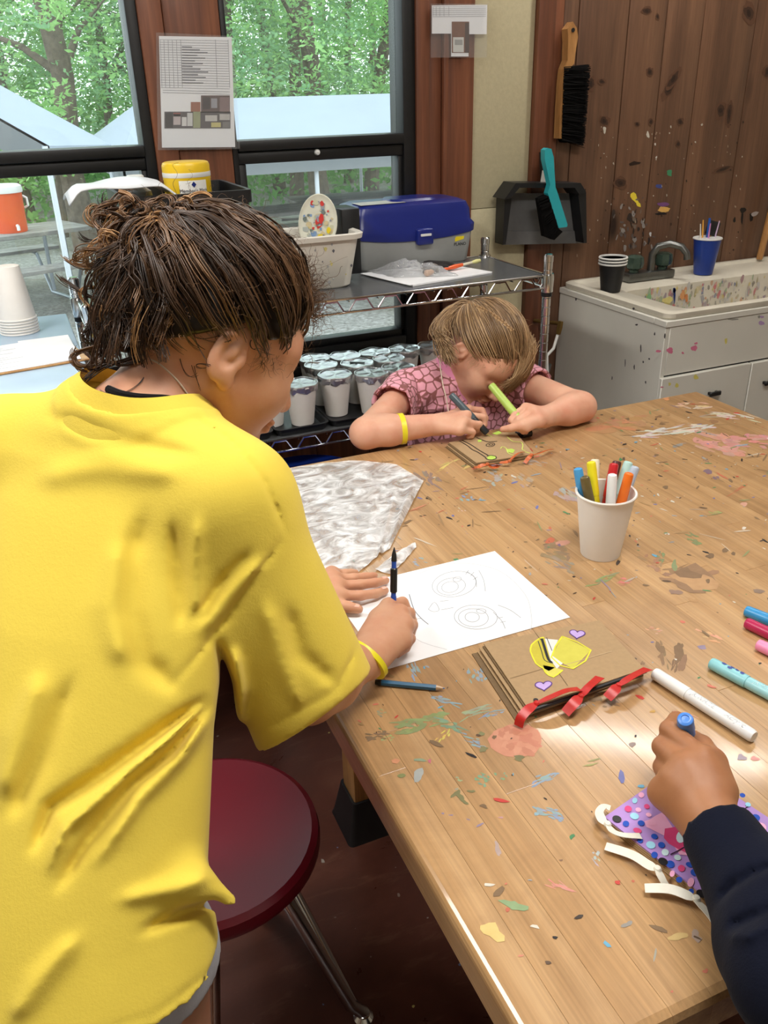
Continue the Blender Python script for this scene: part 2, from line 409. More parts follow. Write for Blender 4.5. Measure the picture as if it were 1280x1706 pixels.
def tree(x, y, r0, h, lean, leaf, label, seed, rot=0, crown=True, scale=1.0):
    rr = random.Random(seed)
    th = thing('woodland_tree', label, 'tree', (x, y, GZ), 'trees beyond the window')
    pts = [Vector((x+lean*h*k/7+rr.uniform(-.06, .06)*(k > 0), y+rr.uniform(-.06, .06)*(k > 0), GZ-.1+h*k/7)) for k in range(8)]
    mb = MB().tube(pts, [r0*(1.25 if k == 0 else 1-.08*k) for k in range(8)], 9)
    for q in range(5):
        k = rr.randint(2, 6); p = pts[k]; a = rr.uniform(0, 2*pi); L = rr.uniform(1.2, 2.6)
        mb.tube([p, p+Vector((cos(a)*L*.4, sin(a)*L*.4, L*.28)), p+Vector((cos(a)*L, sin(a)*L, L*.5))], [r0*.38, r0*.25, r0*.08], 6)
    mb.build('trunk', M_BARK, th)
    if crown:
        o = bpy.data.objects.new('foliage', LEAVES[leaf]); link(o, th); o.matrix_parent_inverse = Matrix.Identity(4)
        o.rotation_euler = (0, 0, rot); o.scale = (scale,)*3; o['kind'] = 'stuff'
def bear(u, y):   # ground spot in the direction of column u, y metres from the wall side
    d = _ray(u, 160); return d[0]*y/d[1]
trees = [(103, 13.0, .17, 8, 0.0, 0, 'straight thick tree trunk behind the orange cooler'),
         (60, 14.5, .07, 7, .16, 1, 'thin leaning tree left of the thick trunk'),
         (10, 17.0, .10, 8, -.03, 2, 'slim tree at the far left of the wide window'),
         (170, 17.5, .09, 8, .04, 1, 'slender tree right of the thick trunk in the wide window'),
         (230, 19.0, .12, 8, 0, 0, 'tree behind the post between the windows'),
         (300, 18.0, .12, 8, .02, 2, 'tree hidden behind the taped printed sheet'),
         (385, 16.0, .11, 8, .02, 1, 'tree just right of the taped printed sheet'),
         (455, 18.5, .12, 8, -.02, 0, 'tree left of centre in the narrow window'),
         (482, 15.0, .12, 8, .03, 1, 'dark trunk left of centre in the narrow window'),
         (528, 14.0, .16, 8, -.03, 0, 'crooked dark trunk at the centre of the narrow window'),
         (575, 20.0, .10, 8, .05, 2, 'thin far tree right of the crooked trunk'),
         (612, 15.5, .13, 8, .13, 1, 'leaning tree right of centre in the narrow window'),
         (665, 13.0, .15, 8, 0, 0, 'pale trunk at the right edge of the narrow window'),
         (720, 17.0, .14, 8, 0, 1, 'tree hidden behind the cedar post')]
for i, (u, y, r0, h, ln, lf, lb) in enumerate(trees): tree(bear(u, y), y, r0, h, ln, lf, lb, 40+i, i*1.3)
# farther wood: more trees closing the view
for i in range(12):
    y = 23+3.5*(i % 3); tree(bear(-60+75*i, y), y, .12+.02*(i % 3), 9, .02*((i % 5)-2), i % 3, 'tree in the far row of the wood', 80+i, i*.9, True, 1.35)
for o in COL.objects:
    if o.get('label') == 'tree in the far row of the wood': o['group'] = 'far row of trees'
# undergrowth
und = [leaf_mesh(11, 300, 46, 1.0, .05, .0, 1.1)]
V = []; 
r = np.random.default_rng(5); n = 26000
X = r.uniform(-8, 16, n); Y = r.uniform(14.5, 27, n); Z = GZ + r.gamma(2.0, .38, n)
C = np.stack([X, Y, Z], 1); A = r.normal(0, 1, (n, 3)); A /= np.linalg.norm(A, axis=1)[:, None]; B = np.cross(A, r.normal(0, 1, (n, 3))); B /= np.linalg.norm(B, axis=1)[:, None]
s = r.uniform(.05, .11, (n, 1)); V = np.stack([C-A*s, C-B*s*.5, C+A*s, C+B*s*.5], 1).reshape(-1, 3)
u = obj('undergrowth', V.tolist(), np.arange(4*n).reshape(-1, 4).tolist(), M_LEAF[2]); tag(u, 'green undergrowth along the edge of the wood', 'undergrowth', kind='stuff')
# canopies
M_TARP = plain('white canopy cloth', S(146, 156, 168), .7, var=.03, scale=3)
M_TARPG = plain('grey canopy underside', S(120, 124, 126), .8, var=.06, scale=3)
M_POLE = plain('white canopy pole', S(206, 212, 218), .4, var=.03)
def canopy(x0, x1, y0, y1, ze, zr, ridge, label, poles):
    th = thing('canopy_tent', label, 'canopy', ((x0+x1)/2, (y0+y1)/2, GZ))
    ym = (y0+y1)/2; mb = MB()
    def sheet(a, b, c_, d):
        a, b, c_, d = map(Vector, (a, b, c_, d)); n = (b-a).cross(d-a).normalized()*.02
        mb.raw([a, b, c_, d, a-n, b-n, c_-n, d-n], [(0, 1, 2, 3), (7, 6, 5, 4), (0, 4, 5, 1), (1, 5, 6, 2), (2, 6, 7, 3), (3, 7, 4, 0)])
    sheet((x0, y0, ze), (x1, y0, ze), (x1-ridge, ym, zr), (x0+ridge, ym, zr)); sheet((x1, y1, ze), (x0, y1, ze), (x0+ridge, ym, zr), (x1-ridge, ym, zr))
    if ridge > .05: sheet((x1, y0, ze), (x1, y1, ze), (x1-ridge, ym, zr), (x1-ridge, ym, zr+.001)); sheet((x0, y1, ze), (x0, y0, ze), (x0+ridge, ym, zr), (x0+ridge, ym, zr+.001))
    mb.build('roof_cloth', M_TARP, th, False)
    v = MB()
    for a, b in (((x0, y0), (x1, y0)), ((x1, y0), (x1, y1)), ((x1, y1), (x0, y1)), ((x0, y1), (x0, y0))):
        dx, dy = b[0]-a[0], b[1]-a[1]
        v.box(min(a[0], b[0])-.01, max(a[0], b[0])+.01, min(a[1], b[1])-.01, max(a[1], b[1])+.01, ze-.2, ze)
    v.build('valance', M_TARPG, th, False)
    for (px, py) in poles: MB().tube([(px, py, GZ), (px, py, ze)], .022, 8).build('pole', M_POLE, th)
p = ty(215, 165, 9.5); q = ty(690, 166, 9.5)
canopy(p.x-.35, q.x+1.2, 7.9, 11.1, 1.02, p.z-.02, .45, 'long white canopy roof seen through the narrow window', [(ty(118, 300, 7.95).x+.55, 7.95), (ty(528, 300, 7.95).x, 7.95), (ty(602, 300, 11.0).x, 11.0), (q.x+1.1, 7.95), (q.x+1.1, 11.0)])
# nearer canopy sloping down from the left
th = thing('canopy_tent', 'white canopy sloping down to the right in the wide window', 'canopy', (-1.2, 7.6, GZ))
a, b, c_, d = ty(-190, 40, 8.2), ty(185, 241, 8.2), ty(82, 243, 6.9), ty(-210, 78, 6.9)
nn = Vector((0, 0, -.02))
MB().raw([a, b, c_, d, a+nn, b+nn, c_+nn, d+nn], [(0, 1, 2, 3), (7, 6, 5, 4), (0, 4, 5, 1), (1, 5, 6, 2), (2, 6, 7, 3), (3, 7, 4, 0)]).build('roof_cloth', M_TARP, th, False)
e1, e2 = c_+Vector((0, 0, -.22)), d+Vector((0, 0, -.22))
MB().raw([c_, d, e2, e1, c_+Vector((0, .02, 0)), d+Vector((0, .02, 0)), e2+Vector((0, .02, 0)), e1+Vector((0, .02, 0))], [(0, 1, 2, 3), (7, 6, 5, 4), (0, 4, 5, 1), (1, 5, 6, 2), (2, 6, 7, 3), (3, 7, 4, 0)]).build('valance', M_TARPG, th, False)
for pp in (b, c_): MB().tube([(pp.x-.03, pp.y, GZ), (pp.x-.03, pp.y, pp.z)], .02, 8).build('pole', M_POLE, th)
# picnic tables
M_GREYW = wood('weathered grey wood', [(.25, S(96, 94, 90)), (.6, S(142, 140, 134)), (.8, S(168, 166, 160))], (2, 14, 14), .85, 0, .3)
M_STEEL = plain('galvanised steel', S(150, 158, 164), .4, .6, var=.06)
def picnic(x, y, ang, label, L=1.9, steel=False):
    th = thing('picnic_table', label, 'picnic table', (x, y, GZ)); m = Matrix.Translation((x, y, GZ)) @ Matrix.Rotation(ang, 4, 'Z')
    for k in range(5): MB().box(-L/2, L/2, -.37+k*.15, -.37+k*.15+.14, .70, .74, .004, 1, m).build('plank', M_GREYW, th)
    for sx in (-1, 1):
        for k in range(2): MB().box(-L/2, L/2, sx*.68-.14+k*.145, sx*.68-.005+k*.145, .42, .455, .004, 1, m).build('bench_plank', M_GREYW, th)
        X = sx*L*.36; b = MB()
        if steel:
            b.tube([m @ Vector(p) for p in ((X, -.7, .42), (X, -.55, .40), (X, -.3, .02), (X, .3, .02), (X, .55, .40), (X, .7, .42))], .02, 8)
            b.tube([m @ Vector(p) for p in ((X, -.25, .70), (X, -.25, .05))], .02, 8).tube([m @ Vector(p) for p in ((X, .25, .70), (X, .25, .05))], .02, 8)
        else:
            b.tube([m @ Vector(p) for p in ((X, -.62, 0), (X, -.22, .70))], .045, 4).tube([m @ Vector(p) for p in ((X, .62, 0), (X, .22, .70))], .045, 4).tube([m @ Vector(p) for p in ((X, -.8, .40), (X, .8, .40))], .04, 4)
        b.build('leg_frame', M_STEEL if steel else M_GREYW, th)
p = tz(22, 389, GZ+.74)
PT = Vector((tz(20, 386, GZ+.74)))
picnic(PT.x-.25, PT.y, .35, 'weathered picnic table on steel legs carrying the orange cooler', 1.9, True)
p = tz(485, 346, GZ+.74); picnic(p.x-.2, p.y, .1, 'pale picnic table seen left of the pole in the narrow window', 2.0)
p = tz(600, 325, GZ+.74); picnic(p.x+.3, p.y, -.05, 'far picnic table seen right of the pole in the narrow window', 2.4)
# cooler on the steel legged table
cc = Vector((PT.x, PT.y, GZ+.74)); th = thing('water_cooler', 'orange drink cooler with white lid on picnic table outside', 'cooler', cc)
MB().lathe([(0, 0), (.15, 0), (.155, .02), (.165, .36), (.168, .37), (.0, .37)], 28, cc).build('body', plain('orange plastic', S(232, 92, 48), .4, var=.03), th)
MB().lathe([(0, .371), (.176, .371), (.178, .40), (.172, .43), (.15, .445), (0, .445)], 28, cc).build('lid', M_WHITEP, th)
MB().tube([cc+Vector((.06, -.16, .07)), cc+Vector((.066, -.20, .07)), cc+Vector((.066, -.20, .03))], .016, 8).build('spigot', M_WHITEP, th)
MB().tube([cc+Vector((.165, 0, .33)), cc+Vector((.20, -.02, .31)), cc+Vector((.2, -.02, .24)), cc+Vector((.165, 0, .22))], .012, 6).build('handle', M_WHITEP, th)
# ================================================================== FURNITURE
def text_mesh(s, size, col=(0, 0, 0), extr=.0002, align='CENTER', shear=0.0):
    cu = bpy.data.curves.new('t', 'FONT'); cu.body = s; cu.size = size; cu.extrude = extr; cu.align_x = align; cu.align_y = 'CENTER'; cu.shear = shear
    cu.resolution_u = 3
    o = bpy.data.objects.new('t', cu); COL.objects.link(o); dg = bpy.context.evaluated_depsgraph_get()
    me = bpy.data.meshes.new_from_object(o.evaluated_get(dg)); V = [v.co.copy() for v in me.vertices]; Fs = [tuple(p.vertices) for p in me.polygons]
    bpy.data.objects.remove(o); bpy.data.meshes.remove(me); bpy.data.curves.remove(cu); return V, Fs
def add_text(mb, s, size, m, col, **kw):
    V, Fs = text_mesh(s, size, **kw); mb.raw([m @ v for v in V], Fs, col); return mb
def basis(o, x, y):
    x = Vector(x).normalized(); y = Vector(y); z = x.cross(y).normalized(); y = z.cross(x)
    m = Matrix((x, y, z)).transposed().to_4x4(); m.translation = Vector(o); return m

# ---- art table ------------------------------------------------------
TX0, TX1, TY0, TY1, TZ = .263, 1.5615, .327, 1.625, .75
table = thing('art_table', 'butcher block art table covered in dried paint marks', 'table', ((TX0+TX1)/2, (TY0+TY1)/2, 0))
NS = 30; SW = (TX1-TX0)/NS; rr = random.Random(3)
def strip(x0, x1, y0, y1, rl, rrr):
    z1 = TZ; z0 = TZ-.045; e = .0006; prof = [(x0, z0)]
    def corner(cx, cz, r, a0):
        return [(cx+r*cos(a0-pi/2*k/5), cz+r*sin(a0-pi/2*k/5)) for k in range(6)] if r > .002 else [(cx+r*cos(a0), cz+r*sin(a0)), (cx+r*cos(a0-pi/2), cz+r*sin(a0-pi/2))]
    prof += corner(x0+rl, z1-rl, rl, pi) + corner(x1-rrr, z1-rrr, rrr, pi/2) + [(x1, z0)]
    end = lambda y, s: [Vector((px, y, pz)) for px, pz in prof]
    f0 = .010 if y0 <= TY0+1e-6 else .0006; f1 = .010 if y1 >= TY1-1e-6 else .0006
    def inset(y, d, dz): return [Vector((px, y+d, min(pz, z1-dz))) for px, pz in prof]
    L = [inset(y0, 0, f0), inset(y0, f0*.3, f0*.3), inset(y0, f0, 0), inset(y1, -f1, 0), inset(y1, -f1*.3, f1*.3), inset(y1, 0, f1)]
    MB().loft(L).build('plank', M_TABLE, table, False)
for i in range(NS):
    x0 = TX0+i*SW; x1 = x0+SW; y = TY0; off = rr.uniform(.25, .75)
    cuts = [TY0]; 
    while TY1-cuts[-1] > .85: cuts.append(cuts[-1]+(off if len(cuts) == 1 else rr.uniform(.4, .75)))
    cuts.append(TY1)
    for a, b in zip(cuts[:-1], cuts[1:]): strip(x0+.0001, x1-.0001, a, b-.0002*(b < TY1), .012 if i == 0 else .00025, .012 if i == NS-1 else .00025)
MB().box(TX0+.06, TX1-.06, TY0+.22, TY0+.25, .60, .7045, .002).build('apron', M_LEGW, table); MB().box(TX0+.06, TX1-.06, TY1-.33, TY1-.30, .60, .7045, .002).build('apron', M_LEGW, table)
for lx in (.475, 1.35):
    for ly in (.62, 1.31):
        lg = MB().box(lx-.036, lx+.036, ly-.036, ly+.036, .02, .7045, .004).build('leg', M_LEGW, table)
        MB().loft([rrect(lx-.062, lx+.062, ly-.062, ly+.062, .012, 0), rrect(lx-.058, lx+.058, ly-.058, ly+.058, .012, .012), rrect(lx-.042, lx+.042, ly-.042, ly+.042, .008, .10), rrect(lx-.037, lx+.037, ly-.037, ly+.037, .006, .10), rrect(lx-.037, lx+.037, ly-.037, ly+.037, .006, .06)], True, False).build('rubber_boot', M_BLACKP, lg)

# ---- stools -----------------------------------------------------------
M_STOOLR = plain('glossy maroon plastic', S(104, 12, 30), .34, var=.06, scale=8)
M_STOOLB = plain('glossy blue plastic', S(24, 52, 140), .2, var=.06, scale=8)
def stool(c, h, r, ang, mat, label):
    th = thing('round_stool', label, 'stool', (c[0], c[1], 0))
    MB().lathe([(0, h-.022), (r*.7, h-.024), (r*.97, h-.034), (r*.995, h-.028), (r, h-.018), (r*.985, h-.006), (r*.93, h), (r*.8, h-.004), (r*.4, h-.010), (0, h-.011)], 48, (c[0], c[1], 0)).build('seat', mat, th)
    MB().lathe([(0, h-.06), (.07, h-.06), (.07, h-.034), (0, h-.034)], 20, (c[0], c[1], 0)).build('seat_plate', M_BLACKP, th)
    for k in range(4):
        a = ang+k*pi/2; d = Vector((cos(a), sin(a), 0)); s = Vector((-sin(a), cos(a), 0)); o = Vector((c[0], c[1], 0))
        R = r*1.30
        lg = MB().tube([o+d*.03+s*.02+Vector((0, 0, h-.05)), o+d*.09+s*.02+Vector((0, 0, h-.055)), o+d*(R-.02)+s*.006+Vector((0, 0, .03)), o+d*R+Vector((0, 0, .016)), o+d*(R-.02)-s*.006+Vector((0, 0, .045)), o+d*.10-s*.02+Vector((0, 0, h-.075)), o+d*.03-s*.02+Vector((0, 0, h-.06))], .0115, 10).build('leg', M_CHROME, th)
        MB().lathe([(0, 0), (.016, 0), (.018, .006), (.012, .014), (0, .016)], 12, o+d*R).build('glide', M_CHROME, lg)
stool((.096, .985), .45, .1735, radians(-25), M_STOOLR, 'glossy maroon round stool behind the girl in yellow')
stool((.60, 1.985), .55, .165, radians(20), M_STOOLB, 'blue round stool tucked under the wire shelf')
stool((.98, 1.80), .40, .165, radians(40), M_STOOLB, 'blue stool the girl in pink sits on')

# ---- wire shelving --------------------------------------------------------
SX0, SX1, SY0, SY1 = .125, 1.345, 2.02, 2.375
shelf = thing('wire_shelving', 'chrome wire shelving unit with dark liners in front of the window', 'shelving', ((SX0+SX1)/2, (SY0+SY1)/2, 0))
prof = [(0, .0), (.0125, .0)]
z = 0
while z < 1.03: prof += [(.0125, z+.002), (.0125, z+.022), (.0112, z+.0235), (.0125, z+.025)]; z += .0254
prof += [(.0125, 1.035), (.0135, 1.036), (.0135, 1.052), (.010, 1.056), (0, 1.056)]
for px in (SX0, SX1):
    for py in (SY0, SY1): MB().lathe(prof, 14, (px, py, 0)).build('post', M_CHROME, shelf)
def zigzag(a, b, n, h):
    a, b = Vector(a), Vector(b); pts = []
    for i in range(n):
        for f, dz in ((0.05, 0), (.35, 0), (.55, -h), (.72, -h), (.95, 0)):
            pts.append(a.lerp(b, (i+f)/n)+Vector((0, 0, dz)))
    return pts
for zz, nm in ((1.0, 0), (.655, 1), (.22, 2)):
    tier = MB().box(SX0+.006, SX1-.006, SY0+.006, SY1-.006, zz-.004, zz, .001, 1).build('shelf_liner', M_LINER, shelf)
    fr = MB()
    for a, b, n in (((SX0, SY0), (SX1, SY0), 15), ((SX1, SY0), (SX1, SY1), 4), ((SX1, SY1), (SX0, SY1), 15), ((SX0, SY1), (SX0, SY0), 4)):
        A = Vector((a[0], a[1], zz-.001)); B = Vector((b[0], b[1], zz-.001)); dn = Vector((0, 0, -.034))
        fr.tube([A, B], .0032, 6).tube([A+dn, B+dn], .0032, 6).tube(zigzag(A+Vector((0, 0, -.005)), B+Vector((0, 0, -.005)), n, .026), .0022, 5)
    fr.build('edge_truss', M_CHROME, shelf)
    w = MB(); x = SX0+.03
    while x < SX1: w.tube([(x, SY0, zz-.008), (x, SY1, zz-.008)], .0018, 5); x += .04
    w.build('deck_wires', M_CHROME, shelf)
    for px in (SX0, SX1):
        for py in (SY0, SY1): MB().lathe([(.0128, -.046), (.0165, -.046), (.0185, -.002), (.0165, .004), (.0128, .004)], 14, (px, py, zz)).build('corner_collar', M_CHROME, shelf)
    if zz == 1.0:
        for px in (SX0, SX1):
            for py in (SY0, SY1): MB().lathe([(.0128, -.058), (.0155, -.058), (.0155, -.047), (.0128, -.047)], 14, (px, py, zz)).build('clip_ring', M_BLACKP, shelf)

# ---- counter at the far left, sky reflection put into its blue colour -----------------------------------
M_SKYTOP = plain('glossy top with sky tint', S(176, 200, 222), .25, var=.06, scale=6)
cnt = thing('side_counter', 'side table behind the girl in yellow, blue sky reflection coloured into its top', 'table', (-.45, 2.05, 0))
CZ = .95
MB().box(-1.1, .095, 1.62, 2.45, CZ-.03, CZ, .004).build('top', M_SKYTOP, cnt)
for lx in (-1.05, .05):
    for ly in (1.67, 2.40): MB().box(lx-.025, lx+.025, ly-.025, ly+.025, 0, CZ-.03, .003).build('leg', M_STEEL, cnt)

# ================================================================== SHELF CONTENTS
def cup_prof(h=.11, rb=.030, rt=.044, th=.0012):
    return [(0, .006), (rb-.001, .006), (rb, .0), (rb+.0006, .0), (rt, h-.004), (rt+.0025, h-.0035), (rt+.0032, h-.001), (rt+.002, h+.001), (rt-.0008, h), (rb-th+.001, .008), (0, .008)]
# foil covered cups
cup_px = [(500, 638, 'frontmost foil covered cup beside the bent face, on its own tray'), (558, 624, 'foil covered cup second from the left in the front row'), (619, 621, 'foil covered cup in the front row next to the pink sleeve'),
          (535, 608, 'foil covered cup behind and between the two leftmost front cups'), (595, 605, 'foil covered cup with a dark tear across its lid'), (648, 597, 'foil covered cup in the middle row with a smooth lid'),
          (664, 612, 'foil covered cup half hidden by the pink shoulder'), (575, 593, 'foil covered cup in the back row, left of centre'), (625, 587, 'foil covered cup in the back row, centre'),
          (674, 581, 'foil covered cup in the back row, right of centre'), (722, 575, 'foil covered cup in the back row nearest the fair ponytail'), (524, 597, 'foil covered cup in the back row, left end'), (448, 640, 'foil covered cup at the left end hidden behind the bent face')]
TRZ = .663
for k, (u, v, lb) in enumerate(cup_px):
    p = tz(u, v, TRZ+.112); c = Vector((p.x, p.y, TRZ))
    th = thing('foil_topped_cup', lb, 'cup', c, 'cups under foil on the lower shelf')
    MB().lathe(cup_prof(), 28, c).build('cup', M_CUP, th)
    r2 = random.Random(k); ph = [r2.uniform(0, 6.3) for _ in range(4)]
    def wob(p, a, ph=ph):
        w = 1+.03*sin(9*a+ph[0])+.025*sin(17*a+ph[1]) if p.z < .112 else 1+.004*sin(9*a+ph[0])
        return Vector((p.x*w, p.y*w, p.z+(.0035*sin(7*a+ph[2])+.002*sin(15*a+ph[3]) if p.z < .108 else .0012*sin(5*a+ph[2])*(p.xy.length > .01))))
    MB().lathe([(.0445, .096), (.0462, .100), (.0470, .1085), (.0482, .1120), (.0475, .1143), (.0455, .1146), (.042, .1118), (.030, .1122), (.014, .1116), (0, .1122)], 56, c, wob=wob).build('foil_lid', M_FOIL, th)
    if k == 4:
        MB().box(-.022, .022, -.004, .005, .1135, .1150, .0004, 1, Matrix.Translation(c) @ Matrix.Rotation(-.6, 4, 'Z')).build('lid_tear', M_BLACKP, th)
def tray(x0, x1, y0, y1, label):
    z = .6555; th = .0035
    L = [rrect(x0+.006, x1-.006, y0+.006, y1-.006, .015, z), rrect(x0, x1, y0, y1, .018, z+.018), rrect(x0-.004, x1+.004, y0-.004, y1+.004, .02, z+.019), rrect(x0-.004, x1+.004, y0-.004, y1+.004, .02, z+.021), rrect(x0+.003, x1-.003, y0+.003, y1-.003, .017, z+.021), rrect(x0+.010, x1-.010, y0+.010, y1-.010, .013, z+.006)]
    tag(MB().loft(L).build('serving_tray', M_BLACKP), label, 'tray', 'trays on the lower shelf')
tray(.54, .685, 2.03, 2.345, 'black tray under the frontmost foil covered cup'); tray(.695, 1.16, 2.03, 2.345, 'wide black tray under most of the foil covered cups'); tray(.30, .53, 2.03, 2.345, 'black tray at the left of the lower shelf hidden by the bent head')

# tackle box
tb = thing('tackle_box', 'blue lidded grey tackle box on the top shelf', 'tackle box', (1.07, 2.40, 1.0))
M_TGREY = plain('grey box plastic', S(158, 160, 158), .45, var=.03); M_TBLUE = plain('navy blue box plastic', S(28, 40, 118), .3, var=.05, scale=12)
X0, X1, Y0, Y1 = .893, 1.277, 2.315, 2.515; Z0 = 1.0005
MB().loft([rrect(X0+.022, X1-.022, Y0+.012, Y1-.012, .018, Z0), rrect(X0+.016, X1-.016, Y0+.008, Y1-.008, .02, Z0+.006), rrect(X0+.004, X1-.004, Y0+.002, Y1-.002, .022, Z0+.085), rrect(X0+.004, X1-.004, Y0+.002, Y1-.002, .022, Z0+.098)]).build('base', M_TGREY, tb)
def bow(L, amt):   # front lip drops towards the middle
    out = []
    for p in L:
        f = max(0, 1-abs((p.x-(X0+X1)/2)/(.5*(X1-X0)))**2.2)
        out.append(Vector((p.x, p.y, p.z-amt*f)) if p.y < (Y0+Y1)/2 else p.copy())
    return out
def rr2(d, z, r=.024, n=5):
    base = rrect(X0+d, X1-d, Y0+d, Y1-d, r, z, n); out = []
    for i, p in enumerate(base):
        q = base[(i+1) % len(base)]; out.append(p)
        if (q-p).length > .05:
            for k in range(1, 10): out.append(p.lerp(q, k/10))
    return out
lid = MB().loft([bow(rr2(.004, Z0+.088), .016), bow(rr2(-.002, Z0+.090), .016), bow(rr2(-.003, Z0+.110), .012), rr2(.006, Z0+.122), rr2(.008, Z0+.150), rr2(.016, Z0+.170), rr2(.034, Z0+.178)]).build('lid', M_TBLUE, tb)
xm = (X0+X1)/2+.02
MB().loft([rrect(xm-.075, xm+.075, Y0+.045, Y1-.045, .03, Z0+.178), rrect(xm-.07, xm+.07, Y0+.05, Y1-.05, .03, Z0+.184), rrect(xm-.062, xm+.062, Y0+.058, Y1-.058, .03, Z0+.1845)]).build('carry_handle', M_TBLUE, lid)
la = MB().box(xm-.026, xm+.026, Y0-.018, Y0+.004, Z0+.062, Z0+.108, .006, 3).build('latch', M_TBLUE, tb)
MB().box(xm-.017, xm+.017, Y0-.020, Y0-.016, Z0+.087, Z0+.094, .001, 1).build('latch_bar', M_WHITEP, la)
MB().box(X0+.03, X0+.17, Y0+.03, Y0+.10, Z0+.1782, Z0+.1790, .0002, 1, Matrix.Translation((0, 0, 0))).build('tape_label', plain('clear tape', S(190, 188, 186), .4), lid)
lg = MB(); yl = Y0+.0028
lg.raw([(1.210, yl, Z0+.060), (1.239, yl, Z0+.066), (1.242, yl, Z0+.082), (1.219, yl, Z0+.080), (1.210, yl, Z0+.070)], [(0, 1, 2, 3, 4)], S(240, 214, 40))
add_text(lg, 'PLANO', .0125, basis((1.227, yl, Z0+.052), (1, 0, 0), (0, 0, 1)), S(22, 22, 22))
lg.build('logo', M_INK, tb)

# white bin with palette and black case
M_BIN = plain('white bin plastic', S(222, 218, 208), .45, var=.05, scale=18)
bc = (.725, 2.215); bn = thing('storage_bin', 'white plastic bin left of the tackle box', 'bin', (bc[0], bc[1], 1.0))
def br(hx, hy, r, z): return rrect(bc[0]-hx, bc[0]+hx, bc[1]-hy, bc[1]+hy, r, z, 6)
MB().loft([br(.085, .062, .03, 1.0005), br(.092, .068, .032, 1.006), br(.112, .088, .036, 1.125), br(.122, .098, .04, 1.127), br(.124, .100, .04, 1.139), br(.120, .096, .04, 1.142), br(.108, .084, .034, 1.139), br(.088, .064, .03, 1.008)]).build('tub', M_BIN, bn)
smb = MB(); rb = random.Random(12)
for k in range(16):
    z = rb.uniform(1.02, 1.12); x = bc[0]+rb.uniform(-.08, .085); s = rb.uniform(.002, .006); y = bc[1]-(.068+.02*(z-1.006)/.119)-.0006
    smb.raw([(x-s, y, z), (x, y, z-s*1.4), (x+s*.8, y, z), (x, y, z+s)], [(0, 1, 2, 3)], rb.choice([S(200, 190, 120), S(150, 150, 150), S(90, 90, 96)]))
smb.build('paint_specks', M_PAINT, bn, False)
pc = ty(530, 372, 2.22); m = Matrix.Translation(pc) @ Matrix.Rotation(radians(-25), 4, 'Z') @ Matrix.Rotation(radians(8), 4, 'Y') @ Matrix.Rotation(radians(84), 4, 'X')
pl = MB().lathe([(0, -.003), (.058, -.003), (.064, .0), (.066, .004), (.064, .006), (.058, .003), (.05, .0015), (0, .0015)], 40, m=m @ Matrix.Diagonal((.78, 1.12, 1, 1))).build('paint_palette', plain('stained white palette', S(222, 222, 206), .4, var=.06, scale=40)); tag(pl, 'white oval palette smeared with paint standing in the bin', 'palette')
smb = MB()
for k in range(70):
    a = rb.uniform(0, 6.28); q = rb.uniform(0, .05); s = rb.uniform(.002, .009); x, y = q*cos(a)*.78, q*sin(a)*1.12
    pts = [m @ Vector((x+s*rb.uniform(.6, 1.3)*cos(j*.9), y+s*rb.uniform(.6, 1.3)*sin(j*.9), .0021+.00003*k)) for j in range(7)]
    smb.raw(pts, [tuple(range(7))], rb.choice([S(196, 196, 168), S(170, 176, 170), S(150, 152, 160), S(200, 60, 56), S(226, 200, 60), S(120, 150, 190), S(110, 120, 116), S(206, 190, 150)]))
smb.raw([m @ Vector((.008+.007*cos(j), .012+.014*sin(j), .006)) for j in (0, 1, 2, 3, 4, 5)], [tuple(range(6))], S(206, 56, 52)); smb.raw([m @ Vector((.03+.006*cos(j), -.014+.009*sin(j), .006)) for j in (0, 1, 2, 3, 4, 5)], [tuple(range(6))], S(236, 206, 40))
smb.build('paint_smears', M_PAINT, pl, False)
q = ty(572, 372, 2.26)
cs = MB().box(q.x-.022, q.x+.03, q.y-.05, q.y+.05, 1.02, 1.190, .003, 2).build('black_case', M_BLACKP); tag(cs, 'small black case standing in the bin beside the palette', 'case')

# sketch pad with plastic bag, charcoal and brush
A, B, C_, D = Vector((.900, 2.29, 0)), Vector((.955, 2.065, 0)), Vector((1.222, 2.115, 0)), Vector((1.165, 2.30, 0))
m = Matrix.Identity(4)
pad = thing('sketch_pad', 'open white sketch pad with torn spiral edge on the top shelf', 'sketch pad', (1.06, 2.2, 1.0))
poly = [A, B]
for k in range(22):
    t_ = (k+.5)/22; p = C_.lerp(D, t_); n = Vector((.006, .002, 0)); poly += [p-n*.2, p+n, p+n+(D-C_)*.012]
poly = [B]+[C_+(D-C_)*0.0]+poly[2:]+[A]
MB().prism([(p.x, p.y) for p in poly], 1.0006, 1.004).build('pages', M_PAPER, pad)
MB().prism([(p.x, p.y) for p in (A+Vector((-.01, -.01, 0)), B+Vector((-.01, .0, 0)), B+Vector((.1, .02, 0)), A+Vector((.1, 0, 0)))], 1.0041, 1.0056).build('loose_page', M_PAPER, pad)
